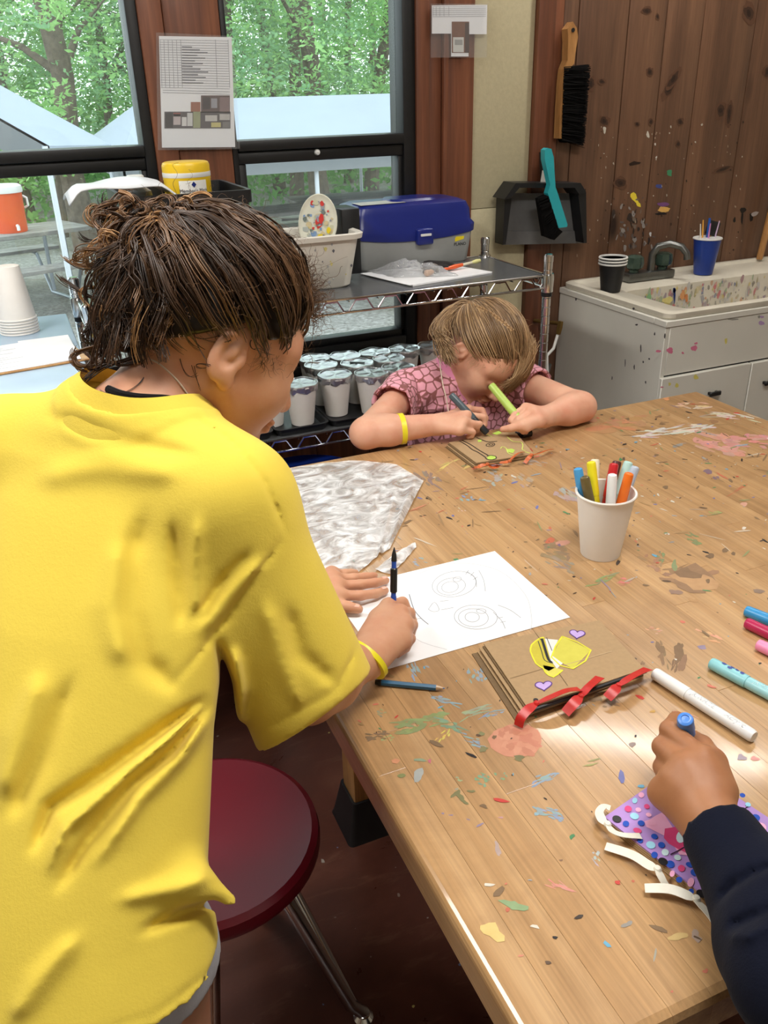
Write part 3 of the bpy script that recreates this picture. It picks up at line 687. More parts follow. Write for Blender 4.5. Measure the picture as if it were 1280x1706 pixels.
def tclear(name, tint=(.96, .97, .98), haze=.10, bump=.6, scale=14, rough=.06, ior=1.5, glare=0):
    t = NT(name); t.n.remove(t.p); tr = t.add('ShaderNodeBsdfTransparent'); tr.inputs[0].default_value = tint+(1,)
    gl = t.add('ShaderNodeBsdfGlossy'); gl.inputs['Roughness'].default_value = rough; df = t.add('ShaderNodeBsdfDiffuse'); df.inputs[0].default_value = (.9, .91, .92, 1)
    f = t.noise(t.coord(), scale, 5, .6, 1.2); b = t.add('ShaderNodeBump'); b.inputs['Strength'].default_value = bump; b.inputs['Distance'].default_value = .01; t.link(f, b.inputs['Height'])
    fr = t.add('ShaderNodeFresnel'); fr.inputs['IOR'].default_value = ior
    for n in (gl, fr): t.link(b.outputs[0], n.inputs['Normal'])
    m1 = t.add('ShaderNodeMixShader'); m2 = t.add('ShaderNodeMixShader'); m2.inputs[0].default_value = haze
    if glare: t.link(t.ramp(t.noise(t.coord((1, 1.6, 1)), scale*.55, 5, .6, 2.2), [(.38, (haze*.45,)*3), (.52, (haze,)*3), (.64, (glare,)*3)]), m2.inputs[0])  # uneven white mixed into the colour as painted reflection
    t.link(fr.outputs[0], m1.inputs[0]); t.link(tr.outputs[0], m1.inputs[1]); t.link(gl.outputs[0], m1.inputs[2]); t.link(m1.outputs[0], m2.inputs[1]); t.link(df.outputs[0], m2.inputs[2]); t.link(m2.outputs[0], t.out.inputs[0]); return t.m
M_BAG = tclear('clear bag plastic', haze=.22, bump=.9, scale=40)
rb2 = np.random.default_rng(4); gx, gy = 30, 22; hn = rb2.normal(0, 1, (gx, gy))
for _ in range(2): hn = (hn+np.roll(hn, 1, 0)+np.roll(hn, 1, 1)+np.roll(hn, -1, 0)+np.roll(hn, -1, 1))/5
def bagf(i, j):
    a, b = int(i*(gx-1)+.5), int(j*(gy-1)+.5); p = Vector((.92, 2.30, 0)).lerp(Vector((1.085, 2.24, 0)), i)+Vector((.03, -.13, 0))*j
    e = (sin(pi*i)*sin(pi*j))**.5; return (p.x+hn[a, b]*.008, p.y+hn[b % gx, a % gy]*.008, 1.0065+e*(.020+.016*hn[a, b]+.022*sin(pi*i)*(1-j)))
bag = MB().grid(bagf, gx, gy).build('plastic_bag', M_BAG); tag(bag, 'crumpled clear plastic bag lying on the sketch pad', 'bag')
M_CHAR = plain('charcoal', S(44, 40, 40), .9, var=.3, scale=80, bump=.4); M_CHARG = plain('grey stone', S(128, 120, 116), .9, var=.2, scale=80, bump=.3)
for k, (x, y, L, a, r, mt, lb) in enumerate([(1.115, 2.235, .095, -.95, .0105, M_CHAR, 'longest dark charcoal stick on the sketch pad'), (1.098, 2.20, .055, -.5, .010, M_CHAR, 'short dark charcoal lump under the longest stick'), (1.075, 2.215, .05, -.75, .011, M_CHARG, 'grey charcoal lump beside the plastic bag'), (1.055, 2.165, .045, -.1, .008, M_CHAR, 'flat dark charcoal piece nearest the shelf edge'), (1.04, 2.145, .03, .3, .009, plain('pale eraser', S(190, 166, 150), .8), 'small pale pinkish lump beside the charcoal')]):
    d = Vector((cos(a), sin(a), 0)); rk = random.Random(k); n = 7
    pts = [Vector((x, y, 1.0062+r))+d*L*(i/(n-1)-.5)+Vector((0, rk.uniform(-.001, .001), 0)) for i in range(n)]
    o = MB().tube(pts, [r*.55]+[r*rk.uniform(.85, 1.05) for _ in range(n-2)]+[r*.6], 8).build('charcoal_piece', mt); tag(o, lb, 'charcoal', 'charcoal pieces on the pad')
a, b = tz(738, 449, 1.012), tz(800, 434, 1.02); bth = thing('paint_brush', 'orange handled paint brush with pale tip lying on the sketch pad', 'brush', a)
mid = a.lerp(b, .52); MB().tube([a, a.lerp(b, .3), mid], [.0035, .0065, .005], 10).build('handle', plain('orange lacquer', S(226, 92, 36), .3), bth)
MB().tube([mid, a.lerp(b, .78)], [.004, .0035], 10).build('ferrule', plain('cream ferrule', S(222, 214, 190), .4), bth); MB().tube([a.lerp(b, .78), a.lerp(b, .9), b], [.004, .0065, .0045], 10).build('bristles', plain('pale bristle', S(222, 218, 150), .7), bth)
a, b = Vector((1.15, 2.30, 1.012)), Vector((1.18, 2.305, 1.012))

# black crate with yellow tub, bottle and white bag
kx0, kx1, ky0, ky1, kz = .245, .535, 2.06, 2.355, 1.270
cr = thing('plastic_crate', 'black plastic crate holding the yellow tub', 'crate', ((kx0+kx1)/2, (ky0+ky1)/2, 1.0))
MB().loft([rrect(kx0+.02, kx1-.02, ky0+.02, ky1-.02, .012, 1.0005), rrect(kx0+.003, kx1-.003, ky0+.003, ky1-.003, .012, kz-.03), rrect(kx0-.004, kx1+.004, ky0-.004, ky1+.004, .014, kz-.028), rrect(kx0-.004, kx1+.004, ky0-.004, ky1+.004, .014, kz), rrect(kx0+.006, kx1-.006, ky0+.006, ky1-.006, .01, kz), rrect(kx0+.024, kx1-.024, ky0+.024, ky1-.024, .01, 1.006)]).build('body', M_BLACKP, cr)
for zz in (1.16, 1.20): MB().box(kx0+.004, kx1-.004, ky0-.006, ky0+.012, zz, zz+.006, .001, 1).build('rib', M_BLACKP, cr)
tc = Vector((.425, 2.24, 1.0065)); tub = thing('yellow_tub', 'yellow screw top tub with white band standing in the crate', 'tub', tc)
M_YTUB = plain('yellow tub plastic', S(240, 200, 40), .35, var=.02)
MB().lathe([(0, 0), (.052, 0), (.055, .004), (.056, .255), (0, .255)], 36, tc).build('jar', M_YTUB, tub)
MB().lathe([(.0565, .215), (.0568, .216), (.0568, .278), (.0575, .28), (.0575, .312), (.055, .318), (.05, .320), (0, .320)], 36, tc).build('lid', M_YTUB, tub)
MB().lathe([(.0578, .286), (.0582, .287), (.0582, .296), (.0578, .297)], 36, tc).build('white_band', M_WHITEP, tub)
def cyl_patch(mb, c, r, a0, a1, z0, z1, col, n=10):
    V = []; 
    for i in range(n+1):
        a = a0+(a1-a0)*i/n; V += [c+Vector((r*cos(a), r*sin(a), z0)), c+Vector((r*cos(a), r*sin(a), z1))]
    mb.raw(V, [(2*i, 2*i+2, 2*i+3, 2*i+1) for i in range(n)], col)
lb = MB(); af = math.atan2(-tc.y, -tc.x)+.25
cyl_patch(lb, tc, .0575, af-.62, af+.62, .235, .280, S(238, 236, 228))
rd = Vector((cos(af), sin(af), 0)); tg = Vector((-sin(af), cos(af), 0))
lb.raw([tc+rd*.0588+tg*x+Vector((0, 0, .271+z)) for x, z in ((0, -.007), (.006, 0), (0, .007), (-.006, 0))], [(0, 1, 2, 3)], S(24, 40, 110))
V, Fs = text_mesh("Member's Mark", .0115)
lb.raw([tc+Vector((cos(af+v.x/.0585), sin(af+v.x/.0585), 0))*.0586+Vector((0, 0, .257+v.y)) for v in V], Fs, S(24, 30, 70))
lb.build('label_print', M_INK, tub)
bt = Vector((.302, 2.25, 1.0065)); bo = thing('white_bottle', 'white capped bottle poking out of the crate beside the yellow tub', 'bottle', bt)
MB().lathe([(0, 0), (.036, 0), (.038, .006), (.038, .235), (.034, .258), (.02, .268), (0, .268)], 28, bt).build('body', M_WHITEP, bo); MB().lathe([(.021, .266), (.021, .292), (.018, .295), (0, .295)], 20, bt).build('cap', M_WHITEP, bo)
cyl = MB(); cyl_patch(cyl, bt, .0385, af-1.0, af+1.0, .20, .238, S(60, 70, 150)); cyl.build('label_band', M_INK, bo)
M_WBAG = plain('thin white plastic sheet', S(224, 228, 232), .35, var=.03)
def sheet(i, j):
    p0, p1 = ty(112, 326, 2.06), ty(300, 316, 2.06); p = p0.lerp(p1, i)
    return (p.x, p.y+.17*j, p.z+.012*sin(pi*j)+.014*sin(pi*i)*(1-j*.3)-.020*max(0, .10-i)/.10-.02*(i > .85)*(i-.85)/.15+.004*sin(9*i+4*j))
sb = MB().grid(sheet, 26, 10).build('plastic_sheet', M_WBAG); tag(sb, 'white plastic sheet draped over the rim of the black crate', 'plastic sheet')
sm = sb.modifiers.new('thick', 'SOLIDIFY'); sm.thickness = .003

# stack of paper cups and clipboard on the pale counter
p = tz(34, 553, CZ); st = Vector((p.x, p.y, CZ))
for k in range(6):
    z0 = CZ+.0005+k*.0068
    o = MB().lathe([(.0425-.0008, 0), (.0465, .0), (.0470, .0018), (.0462, .0036), (.0442, .0042), (.0300, .126), (.0292, .127), (.029, .122), (0, .122), (0, .1205), (.0282, .1205), (.0428, .003)], 28, (st.x, st.y, z0)).build('paper_cup', M_CUP)
    tag(o, ['bottom', 'second lowest', 'third lowest', 'third highest', 'second highest', 'topmost'][k]+' upturned white paper cup of the stack on the side table', 'cup', 'upturned paper cups')
p = tz(45, 590, CZ); cb = thing('clipboard', 'wooden clipboard with printed sheets on the pale side table', 'clipboard', (p.x, p.y, CZ))
m = basis((p.x-.02, p.y-.03, CZ+.0005), (1, .16, 0), (-.16, 1, 0))
MB().box(-.16, .13, -.115, .125, 0, .004, .001, 1, m).build('board', M_LEGW, cb)
MB().box(-.155, .10, -.11, .12, .0042, .0056, .0003, 1, m).box(.01, .125, -.10, .135, .0058, .0068, .0003, 1, m @ Matrix.Rotation(-.12, 4, 'Z')).build('sheets', M_PAPER, cb)
ink = MB()
for k in range(12): ink.raw([m @ Vector(q) for q in ((-.14, .10-k*.017, .0070), (-.14+.10+.012*((k*7) % 5), .10-k*.017, .0070), (-.14+.10+.012*((k*7) % 5), .0985-k*.017, .0070), (-.14, .0985-k*.017, .0070))], [(0, 1, 2, 3)], S(120, 124, 136))
ink.build('print', M_INK, cb, False)
MB().box(-.045, -.022, .112, .135, .004, .016, .002, 1, m).build('binder_clip', M_BLACKP, cb)
# ================================================================== SINK
RS = random.Random(21)
M_CAB = plain('white painted cabinet', S(226, 224, 214), .5, var=.03, scale=6); M_SINK = plain('stained white sink', S(214, 208, 192), .35, var=.06, scale=14)
M_DULL = plain('dull chrome', S(120, 122, 120), .32, .9, var=.1)
KX0, KX1, KY0, KY1, KZ = 1.743, 2.80, 1.975, 2.534, .833
sk = thing('sink_cabinet', 'white utility sink cabinet splattered with paint', 'sink cabinet', ((KX0+KX1)/2, (KY0+KY1)/2, 0))
MB().box(KX0, KX0+.016, KY0, KY1, 0, KZ-.02, .001, 1).build('side_panel', M_CAB, sk); MB().box(KX1-.016, KX1, KY0, KY1, 0, KZ-.02, .001, 1).build('side_panel', M_CAB, sk)
MB().box(KX0-.004, KX1+.004, KY0-.006, KY0+.05, KZ-.0195, KZ, .002, 1).box(KX0-.004, KX0+.06, KY0+.05, KY1, KZ-.0195, KZ, .002, 1).box(KX1-.06, KX1+.004, KY0+.05, KY1, KZ-.0195, KZ, .002, 1).build('top_trim', M_CAB, sk)
zl = ty(1099, 629, KY0).z
MB().box(KX0+.0165, KX1-.0165, KY0-.002, KY0+.016, zl+.003, KZ-.0205, .0015, 1).build('apron_panel', M_CAB, sk)
MB().box(KX0+.0165, KX1-.0165, KY0+.006, KY0+.016, .08, zl+.002).build('face_frame', M_BLACKP, sk)
xd = ty(1246, 620, KY0).x
for (a, b, hx) in ((KX0+.0005, xd-.0025, ty(1190, 655, KY0-.02)), (xd+.0025, xd+(xd-KX0), ty(1281, 637, KY0-.02)), (xd+(xd-KX0)+.005, KX1, None)):
    d = MB().box(a, b, KY0-.012, KY0+.004, .09, zl-.002, .002, 1).build('door', M_CAB, sk)
    if hx: MB().box(hx.x-.022, hx.x+.022, KY0-.030, KY0-.022, hx.z-.007, hx.z+.007, .002, 1).box(hx.x-.018, hx.x-.010, KY0-.024, KY0-.010, hx.z-.004, hx.z+.004).box(hx.x+.010, hx.x+.018, KY0-.024, KY0-.010, hx.z-.004, hx.z+.004).build('handle', M_BLACKP, d)
MB().box(KX0+.0165, KX1-.0165, KY0+.03, KY1, 0, .08).build('kick_base', M_BLACKP, sk)
# the sink itself
BZ = KZ+.022
def sr(d, z, r=.03): return rrect(KX0+.004+d, KX1-.004-d, KY0-.002+d, KY1-.004-d, r, z, 6)
bx0, bx1, by0, by1 = 1.87, 2.62, 2.035, 2.365
def bs(d, z, r=.05): return rrect(bx0+d, bx1-d, by0+d, by1-d, r, z, 6)
SK = MB().loft([sr(.004, KZ+.0005), sr(0, KZ+.006), sr(.0, KZ+.018), sr(.006, BZ), sr(.022, BZ), sr(.030, BZ-.010), bs(-.012, BZ-.012, .06), bs(0, BZ-.022, .055), bs(.018, BZ-.22, .05), bs(.05, BZ-.245, .05)], False).build('basin', M_SINK, sk)
fc = Vector((2.045, 2.445, BZ-.0095))
fb = MB().box(fc.x-.10, fc.x+.10, fc.y-.028, fc.y+.028, fc.z, fc.z+.030, .006, 2).build('faucet_body', M_DULL, SK)
M_KNOB = plain('smoky acrylic knob', S(66, 84, 74), .15, .2, var=.2)
for s in (-1, 1): MB().lathe([(0, .03), (.016, .03), (.016, .038), (.028, .046), (.031, .062), (.028, .082), (.018, .088), (0, .089)], 16, (fc.x+s*.062, fc.y, fc.z), wob=lambda p, a: Vector((p.x*(1+.07*cos(8*a)), p.y*(1+.07*cos(8*a)), p.z))).build('knob', M_KNOB, SK)
sp = [fc+Vector((.012, .0, .03)), fc+Vector((.012, .0, .085)), fc+Vector((.025, -.012, .112)), fc+Vector((.055, -.035, .122)), fc+Vector((.085, -.06, .112)), fc+Vector((.098, -.075, .09)), fc+Vector((.10, -.078, .07))]
MB().tube(sp, [.014, .013, .013, .012, .012, .011, .012], 12).build('spout', M_DULL, SK)
# paint on the sink and the cabinet
def blob(mb, fn, cu, cv, ru, rv, col, rot=0, n=11, irr=.35, r=RS):
    pts = []; ph = r.uniform(0, 6.3)
    for k in range(n):
        a = 2*pi*k/n; q = 1+irr*(.6*sin(2*a+ph)+.4*sin(3*a+2*ph))*.6+irr*r.uniform(-.5, .5)
        x, y = ru*q*cos(a), rv*q*sin(a); pts.append(fn(cu+x*cos(rot)-y*sin(rot), cv+x*sin(rot)+y*cos(rot)))
    mb.raw(pts, [tuple(range(n))], col)
sp = MB(); PAL = [S(214, 196, 96), S(206, 180, 60), S(96, 150, 96), S(150, 90, 120), S(200, 110, 50), S(60, 60, 70), S(190, 190, 196), S(140, 120, 150), S(196, 60, 90), S(70, 90, 150), S(150, 140, 80)]
for k in range(330):
    x, z = RS.uniform(bx0+.05, bx1-.05), BZ-.03-abs(RS.gauss(0, .09)); z = max(z, BZ-.20)
    yb = by1-.018*((BZ-.022-z)/.198)-.0012-.000003*k; s = RS.uniform(.002, .009)
    fd = RS.uniform(.25, .75); blob(sp, lambda a, b: (a, yb, b), x, z, s*RS.uniform(.6, 1), s*RS.uniform(1, 2), tuple(p_*(1-fd)+q_*fd for p_, q_ in zip(RS.choice(PAL), S(206, 200, 182))), n=8, irr=.5)
for k in range(90):
    y, z = RS.uniform(by0+.05, by1-.05), BZ-.03-RS.uniform(0, .15); xb = bx1-.018*((BZ-.022-z)/.198)-.0012-.000003*k; s = RS.uniform(.003, .010)
    blob(sp, lambda a, b: (xb, a, b), y, z, s, s*2.2, RS.choice([S(190, 70, 120), S(214, 130, 160), S(150, 150, 150), S(120, 110, 140), S(200, 170, 90)]), n=8, irr=.5)
for (u, v, ru, rv, c) in ((1124, 492, 1.6, 14, S(24, 50, 110)), (1124, 484, 3, 4, S(24, 50, 110)), (1138, 492, 4, 8, S(214, 150, 100)), (1144, 496, 3, 6, S(206, 130, 80)), (1113, 500, 8, 6, S(218, 206, 130)), (1108, 508, 6, 4, S(214, 200, 120)), (1082, 495, 4, 6, S(130, 180, 130))):
    yb = by1-.016; blob(sp, lambda a, b: tuple(ty(a, b, yb)), u, v, ru, rv, c)
sp.build('paint_stains', M_PAINT, SK, False, kind='stuff')
sp = MB()
for (u, v, ru, rv, c) in ((1097, 585, 5, 2, 'p'), (1117, 584, 6, 5, 'p'), (1160, 572, 3, 2, 'p'), (1157, 580, 5, 5, 'p'), (1138, 588, 2, 2, 'p'), (1269, 538, 5, 4, 'v'), (1270, 528, 3, 2, 'v'), (1222, 532, 9, 1.5, 'g'), (1160, 628, 4, 4, 'y'), (1128, 642, 3, 4, 'y'), (1116, 640, 2, 3, 'y'), (1210, 568, 2, 6, 'y'), (1103, 645, 3, 1, 'p'), (1265, 528, 2, 3, 'g')):
    col = {'p': S(220, 120, 150), 'v': S(180, 150, 196), 'g': S(150, 150, 140), 'y': S(222, 210, 110)}[c]; yy = KY0-.0026 if v < 620 else KY0-.0126
    blob(sp, lambda a, b: tuple(ty(a, b, yy)), u, v, ru, rv, col)
for (u, v, ru, rv) in ((960, 497, 2, 5), (1056, 514, 2.5, 3), (1056, 525, 2, 2), (1061, 541, 3, 2), (1068, 580, 1.5, 8), (1072, 603, 1.5, 3), (1082, 598, 2, 2), (1076, 637, 1.5, 3), (1020, 630, 1, 4), (1042, 605, 1, 8), (1057, 612, 1.5, 5), (1091, 556, 1.5, 4), (1108, 560, 1.5, 6), (1036, 520, 2, 1.5)):
    d = lambda a, b: tuple((lambda r_: Vector((KX0-.0005, r_[1]*(KX0-.0005)/r_[0], CAM_H+r_[2]*(KX0-.0005)/r_[0])))(_ray(a, b)))
    blob(sp, d, u, v, ru*.75, rv*.8, S(70, 68, 70))
sp.build('paint_drips', M_PAINT, sk, False, kind='stuff')
for k in range(40): pass
# cups on the sink
q = tz(1020, 486, BZ-.010); M_BCUP = plain('black paper cup', S(22, 22, 24), .5)
for k in range(3):
    z0 = BZ-.0092+k*.0095; c = Vector((q.x, q.y+.01, z0)); th = thing('black_cup', ['lowest', 'middle', 'uppermost'][k]+' of the nested black cups with white rims on the sink', 'cup', c, 'nested black cups')
    MB().lathe([(0, .004), (.031, .004), (.032, .0), (.0435, .088), (.0425, .088), (.0305, .007), (0, .007)], 28, c).build('body', M_BCUP, th)
    MB().lathe([(.0436, .0885), (.047, .0885), (.048, .0915), (.0462, .094), (.0425, .0935), (.0420, .0885)], 28, c).build('rim', M_WHITEP, th)
q = tz(1166, 455, BZ-.010); q.y = min(q.y, 2.42); th = thing('blue_cup', 'blue plastic cup of paint brushes on the back of the sink', 'cup', (q.x, q.y, BZ-.009))
M_BCP = plain('blue cup plastic', S(28, 62, 152), .35, var=.04)
c = Vector((q.x, q.y, BZ-.0090)); MB().lathe([(0, .0), (.032, .0), (.033, .002), (.0475, .122), (.0465, .122), (.0315, .005), (0, .005)], 32, c).build('body', M_BCP, th)
MB().lathe([(.0466, .1215), (.050, .1215), (.051, .1235), (.0495, .126), (.0462, .125)], 32, c).build('rim', M_WHITEP, th)
for k, (dx, dy, h, col, r, lb) in enumerate([(-.042, .0, .175, S(226, 220, 210), .0026, 'white thin brush leaning left in the blue cup'), (-.018, .015, .185, S(226, 160, 70), .003, 'orange brush handle in the blue cup'), (-.008, -.012, .175, S(196, 130, 190), .003, 'pink brush handle in the blue cup'), (.006, .01, .19, S(34, 84, 170), .0055, 'thick blue brush handle in the blue cup'), (.038, -.005, .18, S(196, 170, 200), .0026, 'lilac thin brush leaning right in the blue cup')]):
    a = c+Vector((dx*.3, dy*.3, .0065)); b = c+Vector((dx, dy, h)); o = MB().tube([a, a.lerp(b, .8), b], [r*.8, r, r*.7], 8, col=col).build('paint_brush', M_PLASTIC); tag(o, lb, 'brush', 'brushes in the blue cup')
fb = thing('foam_brush', 'black foam brush sticking out of the blue cup', 'brush', c+Vector((.03, .012, .05)))
MB().tube([c+Vector((.008, .012, .007)), c+Vector((.024, .016, .13))], .004, 8).build('handle', M_BROOM, fb); MB().box(-.026, .026, -.008, .008, 0, .05, .006, 2, Matrix.Translation(c+Vector((.026, .016, .128))) @ Matrix.Rotation(.25, 4, 'Y')).build('foam', M_BLACKP, fb)
# hose with brass fitting, broom pole
hs = thing('water_hose', 'white water hose with brass fitting beside the sink cabinet', 'hose', (1.6, 2.45, .6))
a, b = ty(931, 545, 2.44), ty(912, 622, 2.40); MB().tube([a+Vector((0, 0, -.02)), a+Vector((-.022, -.01, -.07)), a.lerp(b, .6)+Vector((-.02, 0, 0)), b, b+Vector((0, .0, -.12)), b+Vector((.01, .01, -.4)), Vector((b.x+.02, b.y+.03, .02))], .0055, 10).build('tube', M_WHITEP, hs)
M_BRASS = plain('brass', S(150, 120, 70), .3, .9, var=.1); MB().tube([a+Vector((0, 0, -.025)), a+Vector((.004, 0, .0)), a+Vector((.008, .0, .02))], [.009, .011, .009], 6).tube([a+Vector((.006, 0, .012)), Vector((a.x-.05, WY-.03, a.z+.012))], .007, 8).build('fitting', M_BRASS, hs)
b2 = b+Vector((.035, .04, .015)); MB().tube([b, b2], .007, 8).build('stub_pipe', M_DULL, hs)
a, b = ty(1258, 462, 2.495), ty(1287, 345, 2.500); dv = (b-a).normalized()
K = a-dv*((a.z-(BZ-.002))/dv.z)
bp = MB().tube([K, K+dv*.01, a+dv*.74, a+dv*.75], [.010, .0125, .0125, .009], 14).build('wooden_pole', M_BROOM); tag(bp, 'wooden pole leaning on the boards at the right end of the sink', 'pole')

# ================================================================== WALL THINGS
def wallpoly(px, Y): return [ty(u, v, Y) for u, v in px]
def slab(mb, px, y0, y1, col=None):
    A = wallpoly(px, y0); B = [Vector((p.x, y1, p.z)) for p in A]; n = len(A)
    mb.raw(A+B, [tuple(range(n)), tuple(reversed(range(n, 2*n)))]+[(i, (i+1) % n, n+(i+1) % n, n+i) for i in range(n)], col); return mb
cbk = thing('counter_brush', 'wooden handled counter brush with black bristles hanging on the boards', 'brush', tuple(ty(955, 40, 2.51)))
hb = slab(MB(), [(955, 36), (962, 48), (963.5, 62), (959, 88), (957, 106), (948, 116), (943, 140), (939, 180), (936, 231), (932, 231), (934.5, 180), (937, 140), (940, 115), (946, 100), (947, 70), (946, 48)], 2.488, 2.520).build('handle', M_BROOM, cbk, False)
p = ty(955, 50, 2.487); MB().lathe([(0, 0), (.006, 0), (.006, .0015), (0, .0015)], 12, m=Matrix.Translation(p) @ Matrix.Rotation(pi/2, 4, 'X')).build('hang_hole', M_BLACKP, hb)
M_BRIS = plain('black bristles', S(14, 13, 13), .95, var=.3, scale=60, spec=.1)
bb = MB(); rb = random.Random(8)
slab(bb, [(941, 122), (972, 116), (977, 140), (973, 190), (968, 236), (942, 238), (938, 228), (941, 180)], 2.487, 2.521)
for k in range(900):
    t_ = rb.random(); a = ty(940-4*t_, 112+t_*122, 2.0); y = rb.uniform(2.482, 2.522); v0 = 112+t_*122
    p0 = ty(940-4*t_, v0, y); p1 = ty(983-10*t_+rb.uniform(-5, 2), v0+rb.uniform(-7, 7)+6*t_, y+rb.uniform(-.006, .006))
    bb.tube([p0, p1], [.0016, .0008], 3, False)
bb.build('bristles', M_BRIS, cbk, False)
dp = thing('dustpan', 'black plastic dustpan hanging beside the sink', 'dustpan', tuple(ty(905, 405, 2.51)))
slab(MB(), [(846, 322), (966, 322), (974, 384), (842, 385)], 2.498, 2.503).build('pan', plain('scuffed dark plastic', S(100, 100, 100), .5, var=.12, scale=20), dp, False)
slab(MB(), [(842, 385.5), (974, 384.5), (978, 405), (838, 408)], 2.492, 2.500).build('lip', plain('scuffed dark plastic', S(74, 74, 74)), dp, False)
w = MB(); slab(w, [(860, 305), (968, 305), (977, 320), (966, 324), (958, 313), (866, 313), (851, 330), (841, 332)], 2.435, 2.512); slab(w, [(977, 320), (978, 405), (973, 405), (964, 324)], 2.445, 2.512); slab(w, [(841, 332), (838, 408), (843, 407), (853, 330)], 2.460, 2.512)
w.build('hood', M_BLACKP, dp, False)
slab(MB(), [(904, 254), (917, 254), (921, 306), (906, 306)], 2.485, 2.505).build('handle', M_BLACKP, dp, False)
slab(MB(), [(905, 284), (912, 284), (915, 303), (902, 303)], 2.480, 2.4849).build('price_tag', M_WHITEP, dp, False)
tbh = thing('hand_brush', 'turquoise hand brush with black bristles clipped into the dustpan', 'brush', tuple(ty(920, 320, 2.43)))
M_TURQ = plain('turquoise plastic', S(44, 168, 178), .35, var=.04)
slab(MB(), [(908, 250), (913, 246.5), (919, 248), (923, 262), (924.5, 290), (926, 312), (929, 320), (946, 374), (945, 378), (931, 380), (913, 322), (917, 308), (912, 284), (908, 266)], 2.405, 2.428).build('handle', M_TURQ, tbh, True)
bb = MB(); slab(bb, [(911, 325), (898, 331), (908, 394), (924, 400), (938, 386), (930, 380)], 2.408, 2.430)
for k in range(420):
    t_ = rb.random(); y = rb.uniform(2.404, 2.430); bb.tube([ty(914+17*t_, 326+t_*54, y), ty(896+22*t_+rb.uniform(-2, 3), 332+66*t_+rb.uniform(-3, 3), y)], [.0016, .0008], 3, False)
bb.build('bristles', M_BRIS, tbh, False)
# printed sheets in clear pockets
M_POCKET = tclear('clear page pocket', haze=.10, bump=.25, scale=7, rough=.04)
def pocket(px, paper, Y, label):
    th = thing('page_pocket', label, 'notice', tuple(ty(px[3][0], px[3][1], Y))); 
    slab(MB(), paper, Y, Y+.0012).build('paper_sheet', M_PAPER, th, False)
    A = wallpoly(px, Y-.006)
    def g(i, j):
        p = A[0].lerp(A[1], i).lerp(A[3].lerp(A[2], i), j); return (p.x, p.y-.004*sin(pi*i)*(j), p.z)
    MB().grid(g, 8, 8).build('clear_pocket', M_POCKET, th); return th
Y = 2.519
th = pocket([(260, 54), (389, 60), (400, 248), (263, 250)], [(265, 60), (386, 62), (392, 245), (270, 246)], Y, 'printed sheet with a table and a photo on the post between the windows')
ink = MB(); gr = S(150, 152, 158)
def L2(u0, v0, u1, v1, w=.45, c=gr, y=Y-.0008):
    n = (v1-v0, u0-u1); l = math.hypot(*n); n = (n[0]/l*w, n[1]/l*w); ink.raw([ty(u0+n[0], v0+n[1], y), ty(u1+n[0], v1+n[1], y), ty(u1-n[0], v1-n[1], y), ty(u0-n[0], v0-n[1], y)], [(0, 1, 2, 3)], c)
def R2(u0, v0, u1, v1, c, y=Y-.0006): ink.raw([ty(u0, v0, y), ty(u1, v0, y), ty(u1, v1, y), ty(u0, v1, y)], [(0, 1, 2, 3)], c)
for k in range(20): 
    v = 66+k*4.2; L2(266+k*.12, v, 380+k*.15, v+2.2, .35)
for k, u in enumerate((267, 273, 280, 287, 294, 301, 359, 380)): L2(u, 66, u+3, 146, .35)
for k in range(14): L2(303, 78+k*4.6, 320+((k*13) % 30), 78.5+k*4.6, .8, S(110, 112, 120))
L2(271, 150, 383, 153, .4); L2(271, 154, 383, 157, .4)
R2(335, 159, 383, 188, S(92, 76, 74)); R2(274, 186, 384, 214, S(86, 82, 84)); R2(318, 170, 334, 200, S(150, 96, 74))
for (u0, v0, u1, v1, c) in ((276, 188, 288, 213, S(50, 46, 48)), (289, 190, 301, 208, S(190, 176, 176)), (289, 188, 301, 194, S(156, 84, 78)), (303, 195, 311, 210, S(216, 214, 212)), (312, 188, 321, 210, S(206, 206, 204)), (322, 186, 334, 213, S(150, 156, 120)), (338, 162, 350, 182, S(58, 52, 54)), (352, 164, 362, 180, S(150, 150, 158)), (366, 162, 382, 186, S(130, 110, 110)), (342, 192, 362, 202, S(196, 194, 190)), (352, 204, 368, 212, S(196, 186, 120)), (366, 190, 383, 200, S(186, 184, 180)), (371, 203, 383, 213, S(120, 118, 116))): R2(u0, v0, u1, v1, c, Y-.0008)
ink.build('print', M_INK, th, False)
Y = 2.521
th = pocket([(718, 6), (813, 6), (811, 96), (718, 96)], [(720, 9), (812, 8), (811, 57), (780, 57), (781, 94), (752, 94), (752, 56), (720, 56)], Y, 'small printed sheet in a clear pocket over the beige wallboard')
ink = MB()
for k in range(6): L2(721, 11+k*3.4, 810, 10+k*3.4, .3, y=Y-.0008)
for u in (722, 727, 733, 740, 748): L2(u, 11, u, 27, .3, y=Y-.0008)
R2(753, 36, 782, 88, S(112, 70, 48), Y-.0006); R2(755, 62, 773, 87, S(206, 206, 200), Y-.0008); R2(758, 66, 771, 75, S(150, 150, 146), Y-.001); R2(775, 38, 782, 88, S(64, 44, 36), Y-.0008)
ink.build('print', M_INK, th, False)
